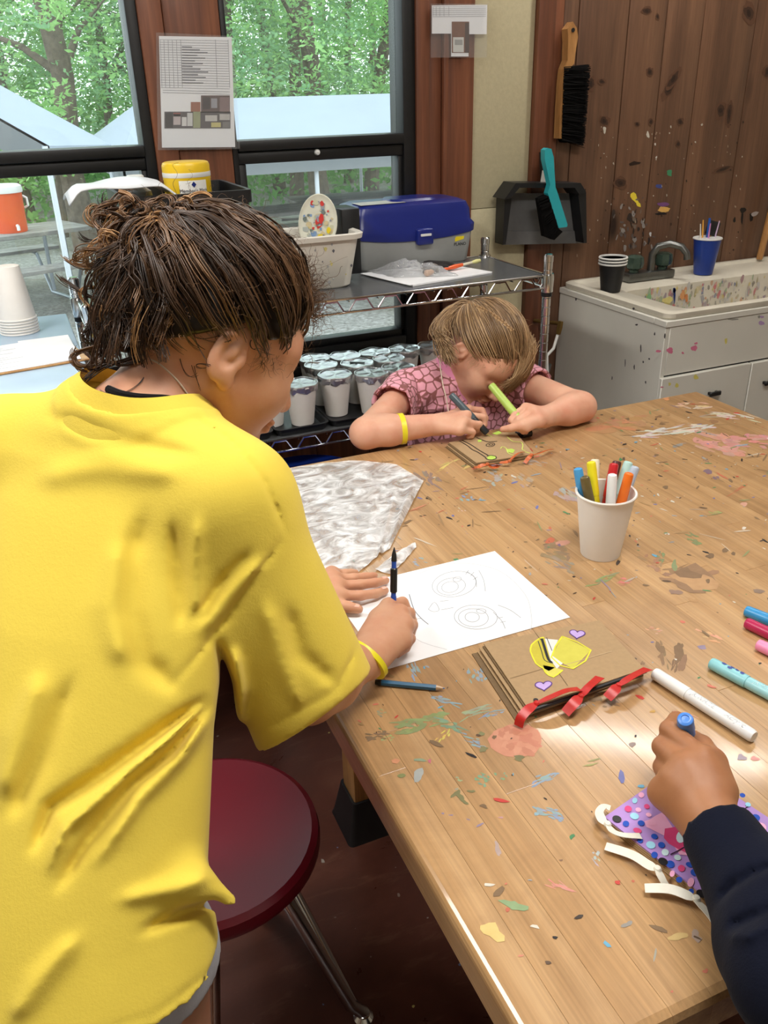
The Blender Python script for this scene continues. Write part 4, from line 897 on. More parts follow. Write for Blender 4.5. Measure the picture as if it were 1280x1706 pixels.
# paint on the boards
wp = MB(); yb = WY-.0146
def WB(u, v, ru, rv, c, rot=0, n=12, irr=.45): blob(wp, lambda a, b: tuple(ty(a, b, yb-.00001*len(wp.f))), u, v, ru, rv, c, rot, n, irr, RS)
for a in ((1058, 330, 5, 9, S(232, 206, 60), -.5), (1064, 340, 3, 6, S(232, 206, 60), -.4), (1106, 349, 10, 4.5, S(220, 170, 90), .1), (1104, 340, 9, 4, S(110, 70, 120), .05), (1098, 310, 7, 3, S(60, 70, 130), .1), (1116, 288, 5, 5, S(60, 130, 90), 0), (1102, 356, 9, 2.5, S(30, 24, 26), 0), (1058, 272, 10, 3, S(40, 26, 20), -.3), (1034, 304, 8, 7, S(52, 38, 34), 0), (1238, 350, 5, 5, S(20, 16, 16), 0), (1237, 364, 1.6, 12, S(20, 16, 16), .05), (1224, 366, 2, 5, S(20, 16, 16), 0), (1252, 362, 3, 7, S(20, 16, 16), .2), (1258, 356, 7, 3, S(160, 150, 146), -.4), (1008, 216, 3, 5, S(190, 184, 170), 0), (1080, 224, 2.5, 6, S(190, 184, 170), 0), (1092, 240, 1.5, 2, S(200, 196, 186), 0), (1094, 262, 1.5, 2, S(200, 196, 186), 0), (1084, 390, 2, 3, S(206, 206, 206), 0)):
    WB(*a)
for k in range(60): WB(RS.gauss(1055, 14), RS.gauss(395, 26), RS.uniform(.8, 3.4), RS.uniform(1, 6), RS.choice([S(136, 130, 126), S(90, 80, 76), S(50, 40, 36), S(112, 98, 86)]), RS.uniform(-.4, .4), 8)
for k in range(110): WB(RS.uniform(960, 1240), RS.uniform(200, 445), RS.uniform(.4, 1.5), RS.uniform(.5, 2.4), RS.choice([S(180, 174, 160), S(46, 34, 28), S(150, 130, 110)]), 0, 6)
wp.build('paint_splashes', M_PAINT, wall_back, False, kind='stuff')
wp = MB()
for (u, v, ru, rv, rot) in ((1115, 148, 6, 13, .5), (1122, 132, 5, 14, .6), (1083, 120, 4, 6, .1), (1078, 18, 6, 5, .2), (1201, 184, 6, 10, .2), (1215, 190, 4, 16, .1), (1007, 202, 6, 7, 0), (1003, 136, 5, 4, 0), (985, 140, 5, 9, .1), (1085, 203, 3, 4, 0), (1134, 203, 4, 5, 0), (1062, 207, 3, 3, 0), (1248, 22, 7, 13, -.2), (1034, 305, 8, 7, 0), (1096, 28, 2.5, 4, 0), (1279, 120, 5, 8, .2), (1130, 240, 3, 4, 0), (1205, 282, 12, 3, -.3)):
    WB(u, v, ru*1.5, rv*1.5, S(88, 60, 44), rot, 16, .3); WB(u, v, ru, rv, S(60, 40, 30), rot, 16, .3); WB(u, v, ru*.5, rv*.5, S(40, 27, 21), rot, 12, .3)
wp.build('wood_knots', M_PAINT, wall_back, False, kind='stuff')

# ================================================================== TABLE PAINT MARKS
tp = MB(); RT = random.Random(99); TAN = S(182, 144, 100)
def TB(u, v, ru, rv, c, rot=0, n=12, irr=.5):
    b = len(tp.v); c = tuple(.66*i+.34*j for i, j in zip(c, TAN)); blob(tp, lambda a, q: (a, q, 0), u, v, ru, rv, c, rot, n, irr, RT)
    zz = TZ+.00025+.00000022*len(tp.f)
    for i in range(b, len(tp.v)):
        p = tz(tp.v[i][0], tp.v[i][1], zz); p.x = max(TX0+.012, min(TX1-.012, p.x)); p.y = max(TY0+.012, min(TY1-.012, p.y)); tp.v[i] = (p.x, p.y, zz)
def smear(u, v, L, W, rot, c, k=9):    # a dry brush stroke: many thin dabs along a line
    for i in range(k):
        t_ = RT.uniform(-.5, .5); s = RT.uniform(-.5, .5); TB(u+L*t_*cos(rot)-W*s*sin(rot), v+L*t_*sin(rot)+W*s*cos(rot), L*RT.uniform(.08, .24), W*RT.uniform(.05, .16), tuple(min(1, x*RT.uniform(.8, 1.2)) for x in c), rot+RT.uniform(-.25, .25), 9)
cB, cG, cT, cK, cR, cP, cW, cY, cV = S(96, 158, 190), S(70, 128, 84), S(60, 150, 130), S(34, 30, 32), S(186, 62, 54), S(214, 130, 132), S(214, 214, 208), S(212, 196, 84), S(104, 108, 160)
# the pink disc and other large marks
TB(860, 1234, 44, 28, S(204, 128, 112), .05, 26, .10); 
for k in range(16): TB(860+RT.uniform(-32, 32), 1234+RT.uniform(-18, 18), RT.uniform(5, 16), RT.uniform(3, 7), RT.choice([S(196, 110, 100), S(210, 138, 120), S(188, 108, 96)]), RT.uniform(-.5, .5))
TB(824, 1228, 3, 4, cK, 0)
for (u, v, L, W, rot, c, k) in ((700, 1205, 80, 22, -.15, S(92, 140, 92), 26), (675, 1212, 30, 16, -.4, S(84, 132, 88), 12), (750, 1208, 50, 14, .3, cT, 14), (790, 1235, 40, 12, .4, cB, 14), (800, 1184, 60, 12, -.3, S(120, 160, 140), 14), (820, 1190, 40, 10, -.3, cB, 10), (738, 1165, 50, 10, .3, cB, 14), (627, 1225, 34, 14, -.1, S(70, 66, 60), 16), (645, 1232, 22, 10, -.3, S(132, 176, 112), 8), (738, 1228, 28, 12, -.8, cY, 10), (905, 1297, 44, 14, -.35, cB, 16), (912, 1352, 46, 18, .2, cB, 18), (925, 1358, 26, 10, .5, cB, 10), (936, 1478, 46, 16, .4, S(206, 130, 130), 12), (805, 1300, 22, 20, .5, cT, 12), (835, 1290, 14, 18, -.8, cT, 6), (760, 1320, 6, 20, .2, S(120, 170, 160), 4), (790, 1122, 22, 20, 1.2, cB, 10), (690, 1115, 30, 16, 1.1, cB, 12), (812, 1120, 18, 30, 1.2, cB, 12), (995, 1428, 22, 16, 1.0, S(150, 176, 186), 8), (765, 1300, 14, 8, .3, S(126, 170, 140), 5), (640, 1190, 24, 12, .4, S(120, 140, 110), 8),
                              (860, 1160, 40, 26, -.5, S(130, 160, 150), 10), (1140, 1190, 40, 8, .2, S(196, 160, 130), 8), (1150, 962, 70, 26, .15, S(116, 86, 70), 26), (1086, 935, 36, 20, .4, S(140, 104, 84), 14), (1130, 1095, 14, 50, .25, S(64, 50, 44), 16), (1104, 1090, 12, 50, -.35, S(96, 76, 62), 12), (1060, 1110, 16, 30, .6, S(80, 62, 50), 12), (1010, 1165, 40, 24, .5, S(96, 80, 66), 16), (1180, 1060, 40, 14, .3, S(214, 150, 128), 10), (1090, 1050, 24, 10, .2, S(214, 156, 134), 8), (950, 830, 50, 22, .5, S(150, 150, 148), 16), (890, 770, 40, 12, .3, S(160, 160, 160), 10), (930, 920, 50, 26, .3, S(110, 96, 80), 22), (935, 940, 46, 16, .4, S(120, 120, 116), 14), (1005, 965, 50, 10, -.3, S(96, 140, 96), 10), (1040, 970, 26, 12, .1, S(196, 100, 110), 8), (700, 935, 20, 14, .2, S(120, 150, 170), 8),
                              (1120, 718, 120, 12, -.12, S(206, 202, 196), 30), (1200, 740, 80, 26, .2, S(196, 140, 136), 26), (1030, 705, 90, 30, 0, S(168, 112, 78), 20), (1240, 735, 70, 22, .05, S(200, 130, 134), 22), (1150, 674, 50, 12, .05, S(206, 186, 160), 12), (1235, 695, 90, 8, .1, S(206, 200, 190), 14), (820, 795, 30, 22, .3, S(150, 160, 160), 12), (870, 800, 30, 18, .5, S(160, 150, 140), 10), (780, 830, 20, 12, .3, cB, 8), (770, 850, 14, 6, .3, cW, 5), (800, 770, 60, 10, -.4, S(206, 186, 110), 8), (745, 775, 50, 8, -.5, S(210, 190, 110), 8), (720, 800, 40, 20, .7, S(100, 100, 104), 12), (1160, 900, 30, 14, .4, cG, 10), (1100, 925, 14, 22, .2, S(70, 130, 92), 8), (1195, 855, 24, 6, .1, S(130, 170, 100), 5), (1225, 818, 40, 4, -.5, cR, 8), (1175, 765, 12, 6, .2, S(60, 60, 110), 5)):
    smear(u, v, L, W, rot, c, k)
TB(1170, 1078, 8, 3, cV, 0)
for (u, v, ru, rv, c, rot) in ((1155, 963, 40, 20, S(104, 78, 64), .15), (1158, 966, 34, 15, S(170, 130, 92), .15), (1145, 955, 20, 8, S(70, 52, 46), .1), (1132, 1085, 7, 22, S(56, 42, 38), -.35), (1137, 1105, 7, 14, S(104, 74, 66), .2), (1100, 1080, 6, 12, S(80, 62, 50), -.5), (1124, 942, 5, 8, S(70, 130, 92), .2), (700, 1212, 5, 12, S(86, 136, 90), 1.0), (1184, 926, 7, 4, cK, .2), (1209, 917, 6, 3.5, cK, .1), (1222, 922, 4, 2.5, cK, 0), (1180, 968, 4, 3, cK, 0), (1125, 986, 10, 4.5, S(104, 86, 92), .1), (1265, 985, 8, 4, S(90, 84, 90), 0), (918, 900, 8, 5, S(190, 62, 50), 0), (938, 905, 10, 5, S(206, 140, 130), .1), (932, 908, 3, 2, S(60, 60, 140), 0), (1180, 786, 7, 3.5, S(50, 50, 110), .1), (1194, 796, 6, 3, S(50, 50, 110), .1), (1110, 812, 5, 2.6, cK, -.1), (1094, 758, 4, 2, cK, -.1), (1046, 698, 4, 2, cK, 0), (1022, 697, 3, 2, cK, 0), (1098, 694, 5, 2, S(84, 52, 36), 0), (1104, 706, 5, 2, S(60, 40, 30), .1), (1189, 702, 9, 3, S(120, 84, 60), .1), (1110, 664, 6, 2.5, S(206, 130, 84), 0), (1130, 742, 8, 3, S(110, 132, 140), -.2), (806, 1343, 6, 3, cK, .2), (768, 1328, 4, 10, S(48, 92, 60), -.6), (760, 1322, 4, 8, S(48, 92, 60), .9), (775, 1336, 6, 3, S(48, 92, 60), .5), (785, 1318, 6, 2.5, S(48, 92, 60), .1), (806, 1248, 8, 4, S(56, 96, 66), 0), (865, 1263, 9, 4.5, S(52, 92, 62), .1), (802, 1222, 6, 3, S(70, 110, 76), -.3), (669, 1292, 6, 4, S(80, 124, 74), 0), (716, 1268, 3, 3, S(196, 70, 130), 0), (700, 1266, 10, 2.5, S(96, 150, 130), 0), (660, 1268, 9, 4, S(206, 130, 100), -.1), (698, 1290, 8, 10, S(150, 176, 186), .5), (738, 1355, 3, 1.5, cV, 0), (752, 1358, 4, 1, cV, .1), (800, 1374, 9, 1.6, cV, -.4), (780, 1365, 4, 1, cV, .2), (835, 1362, 5, 1.6, S(176, 130, 150), 0), (984, 1274, 10, 1.8, S(130, 150, 90), -.2), (990, 1266, 9, 1.8, S(120, 140, 90), -.2), (1088, 1185, 4, 2.5, S(196, 150, 60), 0), (830, 1415, 4, 13, S(160, 150, 160), -.4), (935, 1433, 3, 2, S(90, 60, 60), 0), (1055, 1468, 2.5, 2.5, S(180, 60, 60), 0), (1054, 1240, 5, 5, S(120, 120, 136), 0), (1236, 1262, 7, 5, S(150, 150, 180), 0), (1258, 1264, 6, 4, S(214, 140, 150), 0), (856, 1508, 20, 8, S(90, 160, 120), .3), (846, 1515, 4, 3, S(180, 60, 60), 0), (1130, 1560, 16, 6, S(196, 170, 110), -.1), (1160, 1560, 8, 10, S(150, 140, 140), -.3), (1045, 1540, 8, 4, S(110, 130, 140), -.4), (1092, 1590, 2, 9, S(130, 150, 150), .2), (1176, 1618, 4, 4, S(190, 80, 80), 0), (1120, 1652, 2, 2, S(190, 80, 80), 0), (820, 1550, 22, 12, S(222, 196, 120), .4), (868, 1592, 5, 2, S(206, 120, 110), -.2), (1240, 840, 6, 3, S(206, 150, 140), 0), (1240, 880, 4, 2, cW, 0), (1112, 889, 4, 2, cW, 0), (1155, 1000, 8, 3, S(160, 120, 80), .3)):
    TB(u, v, ru, rv, c, rot)
# fine specks everywhere, denser in the middle of the table
SPK = [S(60, 50, 44), S(90, 70, 54), S(150, 150, 150), cB, cG, S(206, 200, 186), S(196, 110, 90), cK, S(120, 96, 70), cV, S(150, 120, 80), cR]
for k in range(1500):
    x, y = RT.uniform(TX0+.02, TX1-.02), RT.uniform(TY0+.02, TY1-.02)
    dens = math.exp(-((y-1.25)/.45)**2)*.8+.25
    if RT.random() > dens: continue
    s = RT.choice([.0008, .001, .0014, .002, .003])*RT.uniform(.7, 1.3); c = RT.choice(SPK); a = RT.uniform(0, 3.1); el = RT.uniform(1, 3.2); zz = TZ+.00024+.00000022*len(tp.f)
    blob(tp, lambda p, q: (x+p*cos(a)-q*sin(a), y+p*sin(a)+q*cos(a), zz), 0, 0, s*el, s, c, 0, 7, .5, RT)
for k in range(150):     # longer scratches and smears
    x, y = RT.uniform(TX0+.05, TX1-.05), RT.uniform(.9, TY1-.05); a = RT.uniform(-.6, .6)+RT.choice([0, 1.57]); L = RT.uniform(.006, .022); w = RT.uniform(.0008, .003); c = RT.choice(SPK); zz = TZ+.00024+.00000022*len(tp.f)
    blob(tp, lambda p, q: (x+p*cos(a)-q*sin(a), y+p*sin(a)+q*cos(a), zz), 0, 0, L, w, tuple(.6*i+.4*j for i, j in zip(c, TAN)), 0, 10, .5, RT)
tp.build('dried_paint', M_PAINT, table, False, kind='stuff')
# flecks of paint on the floor
fp = MB()
for k in range(240):
    x, y = RT.uniform(-.1, 1.6), RT.uniform(.3, 2.2); s = RT.uniform(.001, .004); zz = .0004+.000001*k
    blob(fp, lambda p, q: (x+p, y+q, zz), 0, 0, s, s*RT.uniform(.6, 1.6), RT.choice([S(150, 140, 130), S(120, 100, 90), S(190, 180, 110), S(100, 110, 140), S(90, 60, 50)]), 0, 7, .5, RT)
fp.build('paint_flecks', M_PAINT, floor, False, kind='stuff')
# ================================================================== THINGS ON THE TABLE
T0 = TZ+.0006
def ribbon3(mb, pts, w, col, th=.0006, twist=None):
    """flat ribbon strip along points; width vector horizontal unless twisted"""
    pts = [Vector(p) for p in pts]; n = len(pts); V = []
    for i in range(n):
        t_ = (pts[min(i+1, n-1)]-pts[max(i-1, 0)]).normalized(); s = t_.cross(Vector((0, 0, 1)))
        s = s.normalized() if s.length > 1e-4 else Vector((1, 0, 0)); up = s.cross(t_)
        a = twist[i] if twist else 0; d = s*cos(a)+up*sin(a); u = up*cos(a)-s*sin(a); ww = w if not hasattr(w, '__len__') else w[i]
        V += [pts[i]-d*ww/2-u*th/2, pts[i]+d*ww/2-u*th/2, pts[i]+d*ww/2+u*th/2, pts[i]-d*ww/2+u*th/2]
    Fs = [(0, 1, 2, 3), (4*n-4, 4*n-1, 4*n-2, 4*n-3)]
    for i in range(n-1):
        for j in range(4): Fs.append((4*i+j, 4*i+4+j, 4*i+4+(j+1) % 4, 4*i+(j+1) % 4))
    mb.raw(V, Fs, col)
def smooth(pts, k=4):
    pts = [Vector(p) for p in pts]; out = []; n = len(pts)
    for i in range(n-1):
        p0, p1, p2, p3 = pts[max(i-1, 0)], pts[i], pts[i+1], pts[min(i+2, n-1)]
        for j in range(k):
            t_ = j/k; out.append(.5*((2*p1)+(p2-p0)*t_+(2*p0-5*p1+4*p2-p3)*t_*t_+(3*p1-p0-3*p2+p3)*t_**3))
    return out+[pts[-1]]
def inkline(mb, px, z, w=.0007, col=S(150, 152, 158), k=4):
    ribbon3(mb, smooth([tz(u, v, z) for u, v in px], k), w, col, .0001)
def inkpoly(mb, px, z, col, k=1):
    P = [tz(u, v, z) for u, v in px]; mb.raw(P, [tuple(range(len(P)))], col)
def ell(cx, cy, rx, ry, rot=0, n=16, a0=0, a1=2*pi):
    return [(cx+rx*cos(a)*cos(rot)-ry*sin(a)*sin(rot), cy+rx*cos(a)*sin(rot)+ry*sin(a)*cos(rot)) for a in [a0+(a1-a0)*i/n for i in range(n+1)]]
# drawing sheet
sh = thing('drawing_sheet', 'white drawing sheet with a pencil face on it', 'paper', (.51, .99, TZ))
MB().box(.358, .662, .879, 1.106, T0, T0+.0004).build('sheet', M_PAPER, sh, False)
ink = MB(); z = T0+.0007; cg = S(156, 160, 168)
inkline(ink, [(690, 958), (760, 938), (830, 950), (875, 990), (886, 1030), (884, 1050)], z, .0006, S(190, 194, 200)); inkline(ink, [(655, 1010), (690, 1062), (745, 1082)], z, .0006, S(200, 204, 210))
for (cx, cy, rx, ry) in ((757, 973, 37, 21), (752, 977, 24, 14), (750, 978, 14, 9), (762, 965, 7, 4)): inkline(ink, ell(cx, cy, rx, ry, -.15), z, .0008, cg, 2)
for (cx, cy, rx, ry) in ((793, 1028, 36, 20), (789, 1029, 25, 15), (787, 1028, 12, 8), (802, 1018, 8, 4)): inkline(ink, ell(cx, cy, rx, ry, .05), z, .0008, cg, 2)
for p in ([(778, 952), (792, 963), (794, 978)], [(776, 957), (781, 950)], [(784, 960), (790, 953)], [(788, 966), (796, 961)], [(822, 1020), (836, 1034), (842, 1047)], [(830, 1030), (838, 1028)], [(834, 1037), (843, 1035)], [(798, 950), (806, 966), (809, 985)], [(830, 1008), (850, 1016), (868, 1029)], [(714, 1015), (724, 1003), (732, 1016), (722, 1019), (714, 1015)], [(733, 1002), (748, 1000)], [(735, 1016), (756, 1012)]): inkline(ink, p, z, .0008, cg, 3)
inkline(ink, [(682, 990), (690, 1015), (702, 1030), (714, 1040)], z, .0013, S(120, 122, 130)); inkline(ink, [(690, 1032), (702, 1030)], z, .001, cg)
ink.build('pencil_drawing', M_INK, sh, False, kind='stuff')

# brown paper bag book with red ribbons
bk = thing('paper_bag_book', 'brown paper bag book with a yellow bee drawing and red ribbons', 'book', tuple(tz(930, 1110, TZ)))
A, B, C_, D = tz(806, 1072, T0+.012), tz(999, 1033, T0+.012), tz(1074, 1114, T0+.012), tz(880, 1180, T0+.012)
for k in range(6):
    f = (5-k); P = [p+Vector((-.0035*f*((f*7 % 3)*.3+.5), -.0012*((f*5) % 3), -.0022*f)) if i in (0, 3) else p+Vector((0, 0, -.0022*f)) for i, p in enumerate((A, B, C_, D))]
    V = [Vector((p.x, p.y, p.z-.0016)) for p in P]+P
    MB().raw(V, [(3, 2, 1, 0), (4, 5, 6, 7)]+[(i, (i+1) % 4, 4+(i+1) % 4, 4+i) for i in range(4)]).build('page', M_KRAFT if k % 2 else M_KRAFTD, bk, False)
z = T0+.0124; ink = MB(); YL = S(216, 206, 74)
inkpoly(ink, [(884, 1085), (886, 1074), (900, 1063), (907, 1062), (914, 1080), (922, 1102), (925, 1112), (915, 1118), (905, 1113), (893, 1105)], z, S(196, 182, 60)); inkpoly(ink, [(937, 1060), (985, 1083), (955, 1114), (919, 1095)], z, S(206, 198, 80)); inkpoly(ink, [(905, 1108), (925, 1112), (938, 1116), (922, 1128), (909, 1120)], z, S(214, 204, 90))
inkpoly(ink, [(908, 1064), (920, 1065), (930, 1066), (920, 1092), (938, 1105), (928, 1114), (918, 1100)], z+.0001, S(226, 224, 220))
for p in ([(884, 1085), (886, 1074), (900, 1063), (907, 1062)], [(884, 1085), (893, 1105), (905, 1113), (909, 1120)], [(937, 1060), (985, 1083), (955, 1114), (919, 1095), (937, 1060)], [(909, 1120), (922, 1128), (938, 1116)]): inkline(ink, p, z+.0002, .0022, S(232, 224, 60), 2)
inkline(ink, [(903, 1064), (908, 1080), (914, 1098), (920, 1104)], z+.0003, .0038, S(40, 40, 46), 3); inkline(ink, [(897, 1068), (903, 1086), (908, 1100), (922, 1105)], z+.0003, .0012, S(60, 60, 66), 3); inkline(ink, [(911, 1062), (920, 1084)], z+.0003, .001, S(60, 60, 66))
def heart(cx, cy, s, rot=0):
    P = []
    for i in range(18):
        a = 2*pi*i/18; x = 16*sin(a)**3/16; y = -(13*cos(a)-5*cos(2*a)-2*cos(3*a)-cos(4*a))/16; P.append((cx+s*(x*cos(rot)-.62*y*sin(rot)), cy+s*(x*sin(rot)+.62*y*cos(rot))))
    return P
for h in ((962, 1056, 13, .1), (906, 1142, 14, -.1)): inkpoly(ink, heart(*h), z+.0001, S(190, 162, 222)); q = heart(*h); inkline(ink, q+[q[0]], z+.0002, .0016, S(92, 60, 130), 2)
inkline(ink, [(886, 1046), (906, 1072)], z+.0002, .0007, S(110, 90, 66)); inkline(ink, [(932, 1122), (946, 1142)], z+.0002, .0009, S(110, 90, 66)); inkline(ink, [(850, 1130), (905, 1114)], z+.0001, .0010, S(150, 124, 90)); inkline(ink, [(940, 1108), (1020, 1085)], z+.0001, .0010, S(196, 168, 130))
ink.build('bee_drawing', M_INK, bk, False, kind='stuff')
st = [tz(888, 1183, T0+.014), tz(1076, 1118, T0+.014)]
MB().tube([st[0], st[0].lerp(st[1], .5), st[1]], .0028, 8).build('binding_stick', M_BLACKP, bk)
M_RED = plain('red satin ribbon', S(196, 38, 34), .38, var=.08, scale=120); M_WRIB = plain('white satin ribbon', S(232, 228, 214), .38, var=.04, scale=120); M_ORIB = plain('orange satin ribbon', S(206, 104, 54), .4, var=.08, scale=120)
def ribbon_tie(name, mat, parent, paths, z0, w, knot, zk=.004):
    mb = MB()
    for px in paths:
        pts = smooth([tz(u, v, z0+h) for u, v, h in px], 5); n = len(pts); tw = [.35*sin(2.2*i/n+.6) for i in range(n)]
        ribbon3(mb, pts, [w*(.45+.55*min(1, 4*abs(i/(n-1)-0)))for i in range(n)], (1, 1, 1), .0006, tw)
    k = tz(knot[0], knot[1], z0+zk); mb.lathe([(0, -.003), (.0036, -.002), (.0044, .0005), (.003, .003), (0, .0036)], 10, k)
    return mb.build(name, mat, parent)
zb = T0+.013
ribbon_tie('ribbon', M_RED, bk, [[(894, 1172, .004), (920, 1160, .010), (945, 1150, .012), (966, 1148, .008)], [(894, 1172, .004), (880, 1182, .006), (868, 1196, .001), (864, 1210, -.010)]], zb, .0120, (894, 1172))
ribbon_tie('ribbon', M_RED, bk, [[(968, 1160, .005), (980, 1145, .010), (1000, 1128, .008)], [(968, 1160, .005), (956, 1172, .004), (942, 1188, -.006)]], zb, .0135, (968, 1160))
ribbon_tie('ribbon', M_RED, bk, [[(1031, 1142, .005), (1045, 1132, .010), (1062, 1122, .010), (1080, 1114, .003)], [(1031, 1142, .005), (1022, 1152, .004), (1012, 1163, -.002)]], zb, .0135, (1031, 1142))
for (u, v) in ((893, 1166), (1026, 1134)): MB().lathe([(0, 0), (.0032, 0), (.0032, .0004), (0, .0004)], 12, tz(u, v, zb)).build('punched_hole', M_BLACKP, bk)

# markers -------------------------------------------------------------
def marker(a, b, cols, label, rad=.0085, group='markers on the table', cap=.36, printing=None, name='marker'):
    """a = cap end, b = tail end (axis points); cols = (cap, barrel)"""
    a, b = Vector(a), Vector(b); L = (b-a).length; th = thing(name, label, 'marker', tuple(a.lerp(b, .5)), group); m = frame_of(a, b); r = rad
    MB().lathe([(0, .0012), (r*.45, .001), (r*.5, 0), (r*.62, 0), (r*.9, .0012), (r*1.0, .004), (r*1.06, L*cap-.002), (r*1.04, L*cap), (r*.9, L*cap)], 20, m=m, col=cols[0]).build('cap', M_PLASTIC, th)
    MB().lathe([(r*.86, L*cap-.004), (r*.94, L*cap+.001), (r*.98, L*cap+.004), (r*.98, L-.004), (r*.85, L-.0008), (r*.8, L), (0, L)], 20, m=m, col=cols[1]).build('barrel', M_PLASTIC, th)
    if printing:
        ax = (b-a).normalized(); up = Vector((0, 0, 1)); side = ax.cross(up).normalized(); pr = MB()
        for (s, size, off, c, ang, shr) in printing:
            V, Fs = text_mesh(s, size, extr=.00005, align='LEFT', shear=shr); R = r*.985
            pr.raw([a+ax*(L*off+v.x)+(up*cos(ang-v.y/R)-side*sin(ang-v.y/R)*-1)*(R+.00012) for v in V], Fs, c)
        pr.build('lettering', M_INK, th, False)
    return th
def lie(u0, v0, u1, v1, r=.0085, L=None):
    a, b = tz(u0, v0, T0+r), tz(u1, v1, T0+r)
    if L: b = a+(b-a).normalized()*L
    return a, b
WHT = S(238, 238, 236)
a, b = lie(1090, 1121, 1257, 1228); marker(a, b, (WHT, S(232, 233, 233)), 'white marker lying beside the red ribboned book', printing=[('JR.WHITE', .0085, .40, S(196, 200, 206), .25, 0), ('POINTE DE 2 MM LAVABLE', .003, .41, S(170, 174, 182), -.45, 0), ('Acrylic', .010, .73, S(204, 208, 214), .2, .3), ('marker', .005, .76, S(196, 200, 206), -.6, .2)])
LB = S(140, 204, 212); a, b = lie(1184, 1104, 1290, 1160, L=.152); t_ = marker(a, b, (LB, S(150, 206, 214)), 'light blue marker with dark smudges on its cap', printing=[('JR.WHITE', .0085, .42, S(226, 240, 242), .25, 0), ('Acrylic', .010, .73, S(226, 240, 242), .2, .3)])
sm = MB(); ax = (b-a).normalized(); sd = ax.cross(Vector((0, 0, 1))).normalized()
for k in range(9):
    o = a+ax*(.022+.003*k+RT.uniform(-.003, .003)); ang = RT.uniform(-.3, .9); R = .0091; s = RT.uniform(.001, .0026)
    sm.raw([o+ax*s*cos(j)*1.6+(Vector((0, 0, 1))*cos(ang+s*sin(j)/R)-sd*sin(ang+s*sin(j)/R))*(R+.0002) for j in (0, 1, 2, 3, 4, 5)], [tuple(range(6))], S(70, 84, 150))
sm.build('ink_smudges', M_INK, t_, False)
a, b = lie(1242, 1017, 1300, 1040, L=.15); marker(a, b, (S(52, 140, 198), S(60, 150, 206)), 'blue marker behind the crimson one at the right edge')
a, b = lie(1243, 1037, 1300, 1064, L=.15); marker(a, b, (S(172, 34, 78), S(180, 40, 84)), 'crimson marker next to the blue one at the right edge')
a, b = lie(1262, 1073, 1310, 1096, L=.15); marker(a, b, (S(238, 140, 180), S(240, 150, 186)), 'pink marker at the right edge of the table')
# cup of markers
cc = tz(1000, 921, TZ); cc.z = T0; mc = thing('marker_cup', 'white paper cup holding a bunch of markers', 'cup', tuple(cc))
MB().lathe(cup_prof(.116, .0325, .0475), 40, cc).build('paper_wall', M_CUP, mc)
OL = S(98, 84, 48)
for (u, v, h, col, dx, dy, lb) in ((963, 780, .148, S(72, 150, 206), -.020, .006, 'blue capped marker at the left of the cup'), (974, 794, .142, OL, -.012, -.016, 'olive brown marker at the front left of the cup'), (985, 769, .152, S(238, 218, 36), .004, .008, 'yellow marker in the cup'), (992, 765, .145, S(232, 222, 190), -.004, .024, 'cream marker behind the yellow one in the cup'), (1024, 772, .150, S(190, 34, 40), -.004, .004, 'red marker in the cup'), (1029, 768, .142, S(80, 40, 36), .006, .022, 'dark brown marker behind the red one in the cup'), (1021, 790, .146, WHT, .004, -.017, 'white marker at the front of the cup'), (1048, 769, .150, S(176, 214, 206), .010, .010, 'mint marker at the back right of the cup'), (1059, 777, .144, S(176, 188, 206), .020, .004, 'pale grey blue marker at the right of the cup'), (1049, 788, .146, S(238, 112, 34), .014, -.010, 'orange marker at the front right of the cup')):
    top = tz(u, v, T0+h); bot = Vector((cc.x+dx*.8, cc.y+dy*.8, T0+.012)); d = (top-bot).normalized(); marker(top, top-d*.138, (col, tuple(x*.9 for x in col)), lb, .0078, 'markers in the paper cup', .42)
# coloured pencil with black end
a, b = lie(636, 1137, 742, 1147, .0042); pn = thing('coloured_pencil', 'stubby blue coloured pencil lying by the table corner', 'pencil', tuple(a)); d = b-a
MB().tube([a, a+d*.86], .0042, 6, col=S(36, 92, 128)).build('barrel', M_PLASTIC, pn); MB().tube([a+d*.86, a+d*.965], [.004, .0014], 8, col=S(176, 140, 100)).build('sharpened_cone', M_PLASTIC, pn); MB().tube([a+d*.965, b], [.0014, .0003], 6, col=S(60, 90, 130)).build('lead', M_PLASTIC, pn)
MB().tube([a-d*.10, a-d*.03, a], [.0035, .005, .0042], 8, col=S(18, 18, 20)).build('dipped_end', M_PLASTIC, pn)
# clear vinyl sheet
M_VINYL = tclear('clear vinyl', tint=(.97, .97, .97), haze=.55, bump=.20, scale=24, rough=.06, ior=1.7, glare=.85)  # white haze and patches stand in for the window's bright reflection
rv = np.random.default_rng(9); gn = 60; hv = rv.normal(0, 1, (gn, gn))
for _ in range(4): hv = (hv+np.roll(hv, 1, 0)+np.roll(hv, 1, 1)+np.roll(hv, -1, 0)+np.roll(hv, -1, 1))/5
hv /= hv.std()
far = [tz(440, 792, T0), tz(500, 778, T0), tz(590, 768, T0), tz(660, 775, T0), tz(706, 802, T0)]; near = [Vector((.335, 1.14, T0)), Vector((.38, 1.14, T0)), tz(592, 960, T0), tz(628, 930, T0), tz(650, 915, T0)]
def lerpL(L, t_):
    k = min(int(t_*(len(L)-1)), len(L)-2); return L[k].lerp(L[k+1], t_*(len(L)-1)-k)
